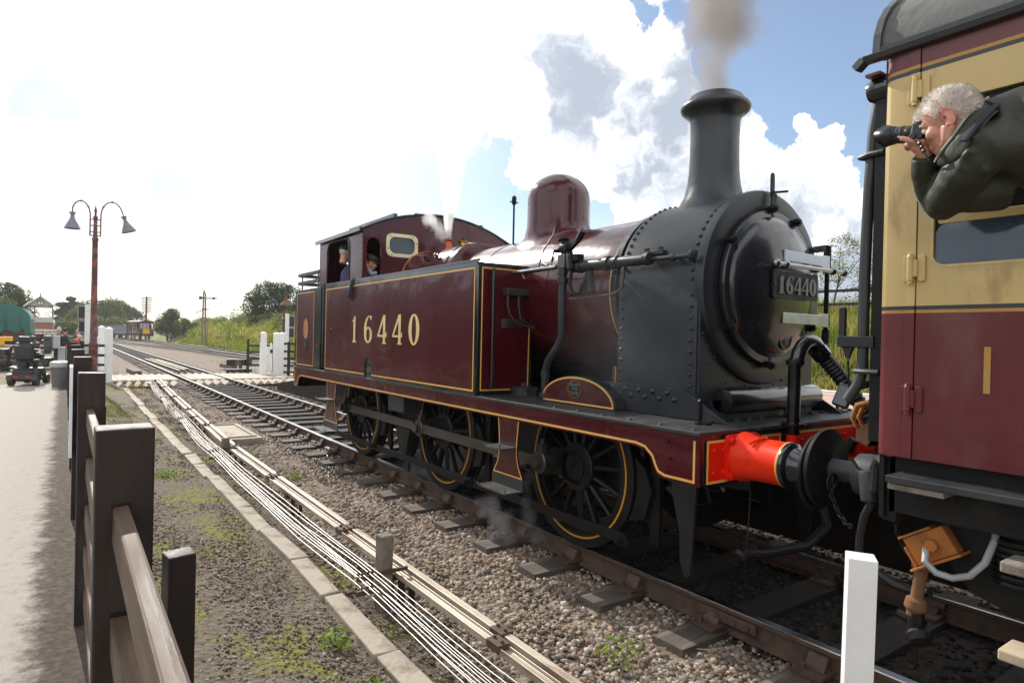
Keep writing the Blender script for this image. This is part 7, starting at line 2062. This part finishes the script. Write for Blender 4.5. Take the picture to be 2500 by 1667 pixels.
tree('dark broad tree rising behind the sheeted wagon at the left edge', (-11.5, 112, 0), [(-11.5, 112, 5.2, 2.4), (-9.6, 111, 5.2, 1.7), (-13.8, 112, 4.9, 2.4), (-11, 113, 6.4, 1.5), (-9.0, 112, 3.6, 1.5), (-15.5, 110, 6, 2.4)], 9000, .40, DKG+MDG[:1], 1)
tree('rounded green tree in front of the dark one at the left edge', (-11.2, 103, 0), [(-11.0, 103, 3.4, 1.9), (-12.8, 102, 3.8, 1.9), (-9.5, 103, 2.6, 1.3)], 5500, .34, MDG, 2)
tree('dark spreading conifer beyond the signal box', (-3.9, 172, 0), [(-3.9, 172, 6.0, 1.5, .5), (-3.6, 172, 8.3, .9, .6), (-5.2, 172, 7.0, 1.1, .5), (-3.0, 172, 7.2, 1.3, .45), (-4.8, 172, 5.2, 1.8, .45), (-2.5, 171, 5.4, 1.6, .5), (-4.2, 172, 3.8, 2.2, .5)], 8500, .46, CON, 3, 'conifer_tree')
tree('tall rounded green tree right of the conifer', (.3, 166, 0), [(.3, 166, 4.6, 3.3), (3.2, 167, 5.6, 2.8), (-1.8, 165, 3.8, 2.5), (4.6, 168, 4.0, 2.3), (-3.2, 166, 2.4, 2.4), (1.5, 165, 2.4, 2.8)], 13000, .46, MDG+LTG[:1], 4)
tree('dark tree crown showing behind the rounded green tree', (7.0, 192, 0), [(6.2, 192, 6.6, 2.8), (8.6, 192, 5.6, 2.4), (10.4, 192, 4.3, 2.2), (4.0, 192, 6.6, 2.2)], 8000, .5, DKG, 5)
tree('pale leafy bush above the grey wagons', (1.9, 158, 0), [(1.5, 158, 2.4, 1.9), (3.8, 158, 2.7, 1.7), (5.8, 159, 2.2, 1.6), (-.2, 157, 2.4, 1.7)], 7000, .36, LTG+MDG[:2], 6, 'bush', .1, 'bush')
tree('yellowing bush left of the grey wagons', (-1.4, 150, 0), [(-1.4, 150, 2.6, 1.5), (-2.8, 151, 2.0, 1.4), (-.2, 150, 1.6, 1.2)], 4200, .34, YLG+LTG[:2], 7, 'bush', .1, 'bush')
tree('low dark bush beside the signal box', (-5.0, 130, 0), [(-5.0, 130, 1.8, 1.3), (-4.0, 131, 1.6, 1.2), (-3.0, 132, 1.4, 1.2)], 3200, .32, MDG, 8, 'bush', .1, 'bush')
tree('bushy green tree just right of the brake van', (9.6, 122, .3), [(9.6, 122, 3.2, 1.75), (10.2, 122, 4.3, 1.25), (8.9, 121, 2.4, 1.4), (9.8, 122, 2.0, 1.6)], 7000, .30, DKG+MDG, 9)
tree('olive bush beside the tree right of the brake van', (11.6, 117, .6), [(11.2, 117, 2.6, 1.3), (12.4, 117, 2.1, 1.3), (13.3, 117, 2.2, 1.0)], 4200, .28, MDG+LTG[:1], 10, 'bush', .1, 'bush')
tree('large dark oak on the bank behind the engine bunker', (17.3, 86, 2.8), [(17.0, 86, 5.7, 2.4), (15.4, 86, 5.0, 1.7), (19.6, 86, 5.8, 2.2), (16.6, 86, 7.0, 1.5), (18.6, 86, 7.3, 1.3), (14.9, 86, 6.2, .9), (17.3, 86, 4.2, 2.0), (15.6, 85, 3.6, 1.3), (20.5, 86, 4.5, 1.8)], 17000, .27, DKG+MDG[:2], 11, trunk=.22)
tree('thin pale willow bush over the bank fence behind the engine', (18.0, 12.4, 3.0), [(17.6, 12.6, 4.4, .75), (18.6, 11.9, 4.9, .7), (17.2, 13.2, 4.0, .6), (18.9, 11.2, 4.2, .7), (18.2, 12.2, 5.4, .45), (19.2, 11.6, 5.6, .35)], 5200, .075, LTG+MDG[:2]+YLG[:1], 12, 'bush', .05, 'bush')
tree('low green bush under the pale willow bush', (17.2, 10.2, 2.9), [(17.2, 10.2, 3.5, .7), (18.2, 9.4, 3.6, .8), (17.8, 11.4, 3.5, .6)], 2600, .08, MDG, 13, 'bush', .05, 'bush')
tree('dark bramble bush half way up the bank', (13.2, 66, 1.8), [(13.2, 66, 2.1, .9, .7), (14.2, 66, 2.2, .8, .7)], 1600, .17, DKG+MDG, 14, 'bush', .06, 'bush')
# undergrowth along the top of the bank, one mass
lob = []
rng_ = random.Random(3)
for k in range(60):
    y = 62+k*1.35; x = 14.2+rng_.uniform(-.6, 2.8)+(1.2 if y > 100 else 0); r = rng_.uniform(.7, 1.35)
    lob.append((x, y, float(gz(x, y))+r*.35+.1, r, .9))
for k in range(26): lob.append((rng_.uniform(18, 24), rng_.uniform(60, 110), 3.6+rng_.uniform(0, .8), rng_.uniform(.9, 1.6), .9))
tag(link('undergrowth', crown_mesh(lob, 26000, .24, MDG+LTG+DKG[:2]+YLG[:1], 21, .6), None, False, M['leaf']), kind='stuff')
# dense belt of trees and hedges away to the left of the yard
lob = []
for k in range(46):
    a = math.radians(-9-k*2.6); d_ = rng_.uniform(42, 60)
    x, y = -4.6+d_*math.sin(a), d_*math.cos(a)
    lob.append((x, y, rng_.uniform(1.8, 4.2), rng_.uniform(2.4, 3.6)))
    lob.append((x*1.05, y*1.05, rng_.uniform(3.0, 5.4), rng_.uniform(1.8, 2.8)))
tag(link('woods', crown_mesh(lob, 42000, .85, [(.014, .024, .008), (.02, .03, .01), (.026, .036, .012)], 22, .4), None, False, tone_mat('dense_foliage', .9)), kind='stuff')
lob = []
for k in range(90):
    x = -60+k*2.4; lob.append((x, 235+rng_.uniform(-8, 30), rng_.uniform(1.5, 4.5), rng_.uniform(2.5, 4.5)))
for k in range(40): lob.append((30+k*4, 120+k*1.5+rng_.uniform(-10, 10), 5+rng_.uniform(0, 2), rng_.uniform(2, 3.5)))
tag(link('treeline', crown_mesh(lob, 22000, .6, DKG+MDG, 23, .55), None, False, M['leaf']), kind='stuff')


def blades(regions, cols, name, seed, zf=gz):
    rng = np.random.default_rng(seed); VV, CC = [], []
    for x0, x1, y0, y1, dens, h0, h1, w in regions:
        n = int((x1-x0)*(y1-y0)*dens)
        p = np.stack([rng.uniform(x0, x1, n), rng.uniform(y0, y1, n)], 1)
        cl = np.sin(p[:, 0]*1.3+p[:, 1]*.37)*np.cos(p[:, 1]*.61-p[:, 0]*.5)
        h = (h0+(h1-h0)*rng.random(n)**1.5)*(1+.35*cl)
        a = rng.uniform(0, 2*PI, n); b = rng.uniform(0, 2*PI, n); ln = h*rng.uniform(.1, .65, n)
        z = zf(p[:, 0], p[:, 1])-.02
        b0_ = np.stack([p[:, 0]-np.cos(a)*w/2, p[:, 1]-np.sin(a)*w/2, z], 1); b1_ = np.stack([p[:, 0]+np.cos(a)*w/2, p[:, 1]+np.sin(a)*w/2, z], 1)
        m_ = np.stack([p[:, 0]+np.cos(b)*ln*.4, p[:, 1]+np.sin(b)*ln*.4, z+h*.65], 1)
        tp = np.stack([p[:, 0]+np.cos(b)*ln, p[:, 1]+np.sin(b)*ln, z+h], 1)
        wv = np.stack([np.cos(a)*w*.35, np.sin(a)*w*.35, 0*a], 1)
        VV.append(np.stack([b0_, b1_, m_+wv, m_-wv, tp], 1).reshape(-1, 3))
        c = np.array(cols)[np.clip(((cl+1)/2*len(cols)+rng.normal(0, .9, n)).astype(int), 0, len(cols)-1)]*rng.uniform(.75, 1.25, (n, 1))
        CC.append(c)
    V = np.concatenate(VV); C_ = np.concatenate(CC); n = len(C_)
    i = np.arange(n)[:, None]*5
    F = np.concatenate([i+np.array([[0, 1, 2]]), i+np.array([[0, 2, 3]]), i+np.array([[3, 2, 4]])], 1).reshape(-1, 3)
    return np_mesh(name, V, F, np.repeat(C_, 3, 0))


TALL = [(.36, .27, .13), (.30, .25, .10), (.20, .20, .05), (.14, .165, .03), (.40, .31, .17)]
SHORT = [(.09, .14, .022), (.12, .17, .03), (.15, .18, .035), (.20, .20, .05)]
tag(link('bank_grass', blades([(11.6, 17, 3.5, 17, 330, .35, .85, .022), (9.7, 11.8, 3.5, 17, 420, .12, .35, .03), (11.3, 17, 40, 75, 62, .4, .9, .07), (9.9, 11.6, 40, 100, 62, .18, .45, .07), (11.3, 18, 75, 130, 40, .5, 1.1, .10)], TALL+SHORT[:2], 'bank_grass', 4), None, False, M['blade']), kind='stuff')
tag(link('green_grass', blades([(9.6, 12.2, 3.5, 17, 500, .08, .28, .026), (9.6, 11.4, 40, 110, 70, .15, .40, .08), (-3.9, -3.45, 14, 19.5, 260, .03, .10, .012), (-9, -5.5, 34, 58, 20, .04, .14, .04)], SHORT, 'green_grass', 5), None, False, M['blade']), kind='stuff')
tag(link('dry_stalks', blades([(-4.1, -3.05, 2.2, 9, 60, .03, .14, .004), (-2.86, -2.5, 1.8, 11, 70, .05, .22, .0045), (-3.0, -2.3, 23, 26, 60, .1, .4, .008), (3.6, 6, 34, 48, 5, .1, .35, .03)], [(.22, .15, .09), (.30, .22, .13), (.12, .08, .05)], 'dry_stalks', 6), None, False, M['blade']), kind='stuff')
# small weeds
WD = [(-1.62, 2.95, 'bright yellow green weed growing out of the ballast near the rail', .16), (-1.9, 9.2, 'small green weed tuft in the ballast beside the second wheel', .14), (-3.25, 3.15, 'leafy green weed at the bottom edge between the fence and the kerb', .15), (-3.62, 2.62, 'low spreading green weed close to the nearest fence post', .15),
      (-3.15, 3.9, 'small weed beside the kerb halfway up the soil strip', .12), (-3.45, 9.3, 'low green weed patch near the kerb beyond the front fence post', .2), (-2.12, 11.1, 'weed tuft beside the tall concrete stake', .2), (-3.5, 12.6, 'yellow green weed patch further along the soil strip', .22)]
for i, (x, y, lab, r) in enumerate(WD):
    t = thing('weed', lab, 'plant', (x, y, float(gz(x, y))))
    rng = np.random.default_rng(100+i); n = 70
    a = rng.uniform(0, 2*PI, n); rr = r*rng.random(n)**.7
    Pn = np.stack([x+np.cos(a)*rr, y+np.sin(a)*rr, gz(x, y)+.02+rng.random(n)*(.11 if i != 0 else .20)*(1-rr/r*.6)], 1)
    c = np.array([(.16, .24, .03), (.20, .27, .04), (.11, .18, .03)])[rng.integers(0, 3, n)]
    V = leaf_quads(Pn, .045, rng, .3); link('leaves', np_mesh('leaves', V, np.arange(n*4).reshape(n, 4), c), t, False, M['leaf'])
    mb = MB()
    for k in range(6): q = Pn[k]; mb.tube([(x, y, float(gz(x, y))-.01), tuple(q)], .003, 4)
    mb.build('stem', M['bark'], t)
t = thing('twig', 'pale forked dead twig lying on the ballast by the rail', 'twig', (-1.15, 2.75, -.2))
MB().tube([(-1.35, 2.9, -.19), (-1.2, 2.75, -.17), (-1.02, 2.62, -.18)], .004, 5).build('stem', M['seat'], t, True)
MB().tube([(-1.22, 2.77, -.17), (-1.10, 2.80, -.15), (-1.0, 2.84, -.17)], .003, 5).build('branch', M['seat'], t, True)


# ================================================================== steam and smoke
def plume(name, path, radii, dens, col, scale, thr, soft, rough=.6, stretch=1., emis=0, aniso=.3):
    """vapour: one closed box round a bent column; density falls off from the column's axis and is broken up by noise"""
    pts = [Vector(p) for p in path]; z0, z1 = pts[0].z, pts[-1].z
    R = max(radii)
    xs_ = [p.x for p in pts]; ys_ = [p.y for p in pts]
    mb = MB(); mb.box(min(xs_)-R, max(xs_)+R, min(ys_)-R, max(ys_)+R, z0-.02, z1)
    m = bpy.data.materials.new(name); m.use_nodes = True; nt = m.node_tree; nt.nodes.clear(); N, Lk = nt.nodes.new, nt.links.new
    out = N('ShaderNodeOutputMaterial'); pv = N('ShaderNodeVolumePrincipled'); Lk(pv.outputs[0], out.inputs['Volume'])
    pv.inputs['Color'].default_value = (*col, 1); pv.inputs['Anisotropy'].default_value = aniso
    tc = N('ShaderNodeTexCoord'); sp = N('ShaderNodeSeparateXYZ'); Lk(tc.outputs['Object'], sp.inputs[0])

    def mt(op, a, b=None, clamp=False):
        n = N('ShaderNodeMath'); n.operation = op; n.use_clamp = clamp
        for i, v in enumerate((a, b)):
            if v is None: continue
            if isinstance(v, (int, float)): n.inputs[i].default_value = v
            else: Lk(v, n.inputs[i])
        return n.outputs[0]
    h = mt('DIVIDE', mt('SUBTRACT', sp.outputs[2], z0), z1-z0)

    def curve(vals):
        c = N('ShaderNodeFloatCurve'); cm = c.mapping; cu = cm.curves[0]
        lo, hi = min(vals), max(vals); sp_ = max(hi-lo, 1e-6)
        hs = [(p.z-z0)/(z1-z0) for p in pts]
        while len(cu.points) < len(vals): cu.points.new(.5, .5)
        for q, hh, v in zip(cu.points, hs, vals): q.location = (hh, (v-lo)/sp_)
        cm.update(); Lk(h, c.inputs[1])
        return mt('ADD', mt('MULTIPLY', c.outputs[0], sp_), lo)
    ns = N('ShaderNodeTexNoise'); ns.inputs['Scale'].default_value = scale; ns.inputs['Detail'].default_value = 4; ns.inputs['Roughness'].default_value = rough
    mp = N('ShaderNodeMapping'); mp.inputs['Scale'].default_value = (1, 1, stretch); Lk(tc.outputs['Object'], mp.inputs[0]); Lk(mp.outputs[0], ns.inputs['Vector'])
    dx = mt('SUBTRACT', sp.outputs[0], curve(xs_)); dy = mt('SUBTRACT', sp.outputs[1], curve(ys_))
    d = mt('DIVIDE', mt('SQRT', mt('ADD', mt('MULTIPLY', dx, dx), mt('MULTIPLY', dy, dy))), curve(radii))
    v = mt('SUBTRACT', mt('ADD', 1.0, mt('MULTIPLY', mt('SUBTRACT', ns.outputs[0], .5), 2.2)), d)
    v = mt('DIVIDE', mt('SUBTRACT', v, thr), soft, True)
    edge = mt('MULTIPLY', mt('MULTIPLY', mt('SUBTRACT', 1.0, d), 6.0, True), mt('MULTIPLY', mt('SUBTRACT', 1.0, h), 5.0, True))
    edge = mt('MINIMUM', edge, 1.0); edge = mt('MAXIMUM', edge, 0.0)
    Lk(mt('MULTIPLY', mt('MULTIPLY', v, edge), mt('MULTIPLY', dens, 1.0) if isinstance(dens, (int, float)) else curve(dens)), pv.inputs['Density'])
    o = mb.build(name, m)
    m.cycles.volume_sampling = 'MULTIPLE_IMPORTANCE'
    return tag(o, kind='stuff')


plume('steam', [(-.12, 8.02, 3.20), (-.11, 8.02, 3.7), (-.06, 8.02, 4.2), (.0, 8.0, 4.8), (-.35, 8.0, 5.4), (-.9, 8.1, 6.2), (-1.4, 8.2, 7.4)], [.05, .13, .26, .42, .62, .85, 1.1], [50, 38, 22, 13, 7, 4, 2], (1, 1, 1), 2.6, .15, .5, .62, .55, 0, .55)
plume('smoke', [(0, 3.57, 3.86), (.03, 3.58, 4.2), (.12, 3.6, 4.5), (.15, 3.6, 4.9), (.0, 3.6, 5.6)], [.19, .30, .42, .55, .75], [7, 6.5, 6, 5.5, 3], (.42, .38, .355), 3.2, .25, .7, .6, .7)
plume('leaking_steam', [(-.22, 8.0, 3.16), (-.28, 8.02, 3.3), (-.40, 8.05, 3.45), (-.46, 8.05, 3.62)], [.10, .16, .17, .13], 9, (.95, .95, .95), 8, .35, .5)
plume('drain_steam', [(-1.0, 5.15, -.16), (-1.02, 5.2, .0), (-1.05, 5.35, .14), (-1.05, 5.5, .25)], [.25, .30, .28, .20], 3.0, (.9, .9, .92), 7, .45, .5)
plume('drain_steam', [(-.95, 4.75, -.05), (-.95, 4.85, .15), (-.93, 4.9, .4), (-.93, 4.9, .62)], [.18, .16, .12, .08], 2.4, (.85, .85, .9), 6, .4, .6)
plume('under_steam', [(-.1, 7.9, -.17), (-.1, 7.9, .1), (-.1, 7.9, .3), (-.1, 7.9, .48)], [.8, .75, .6, .4], 2.2, (.75, .77, .8), 2, .1, .8)
plume('smokebox_mist', [(-.95, 3.75, 1.30), (-.95, 3.8, 1.7), (-.95, 3.8, 2.2), (-.95, 3.8, 2.55)], [.45, .55, .5, .3], .10, (.9, .92, .95), 3, .2, .9)
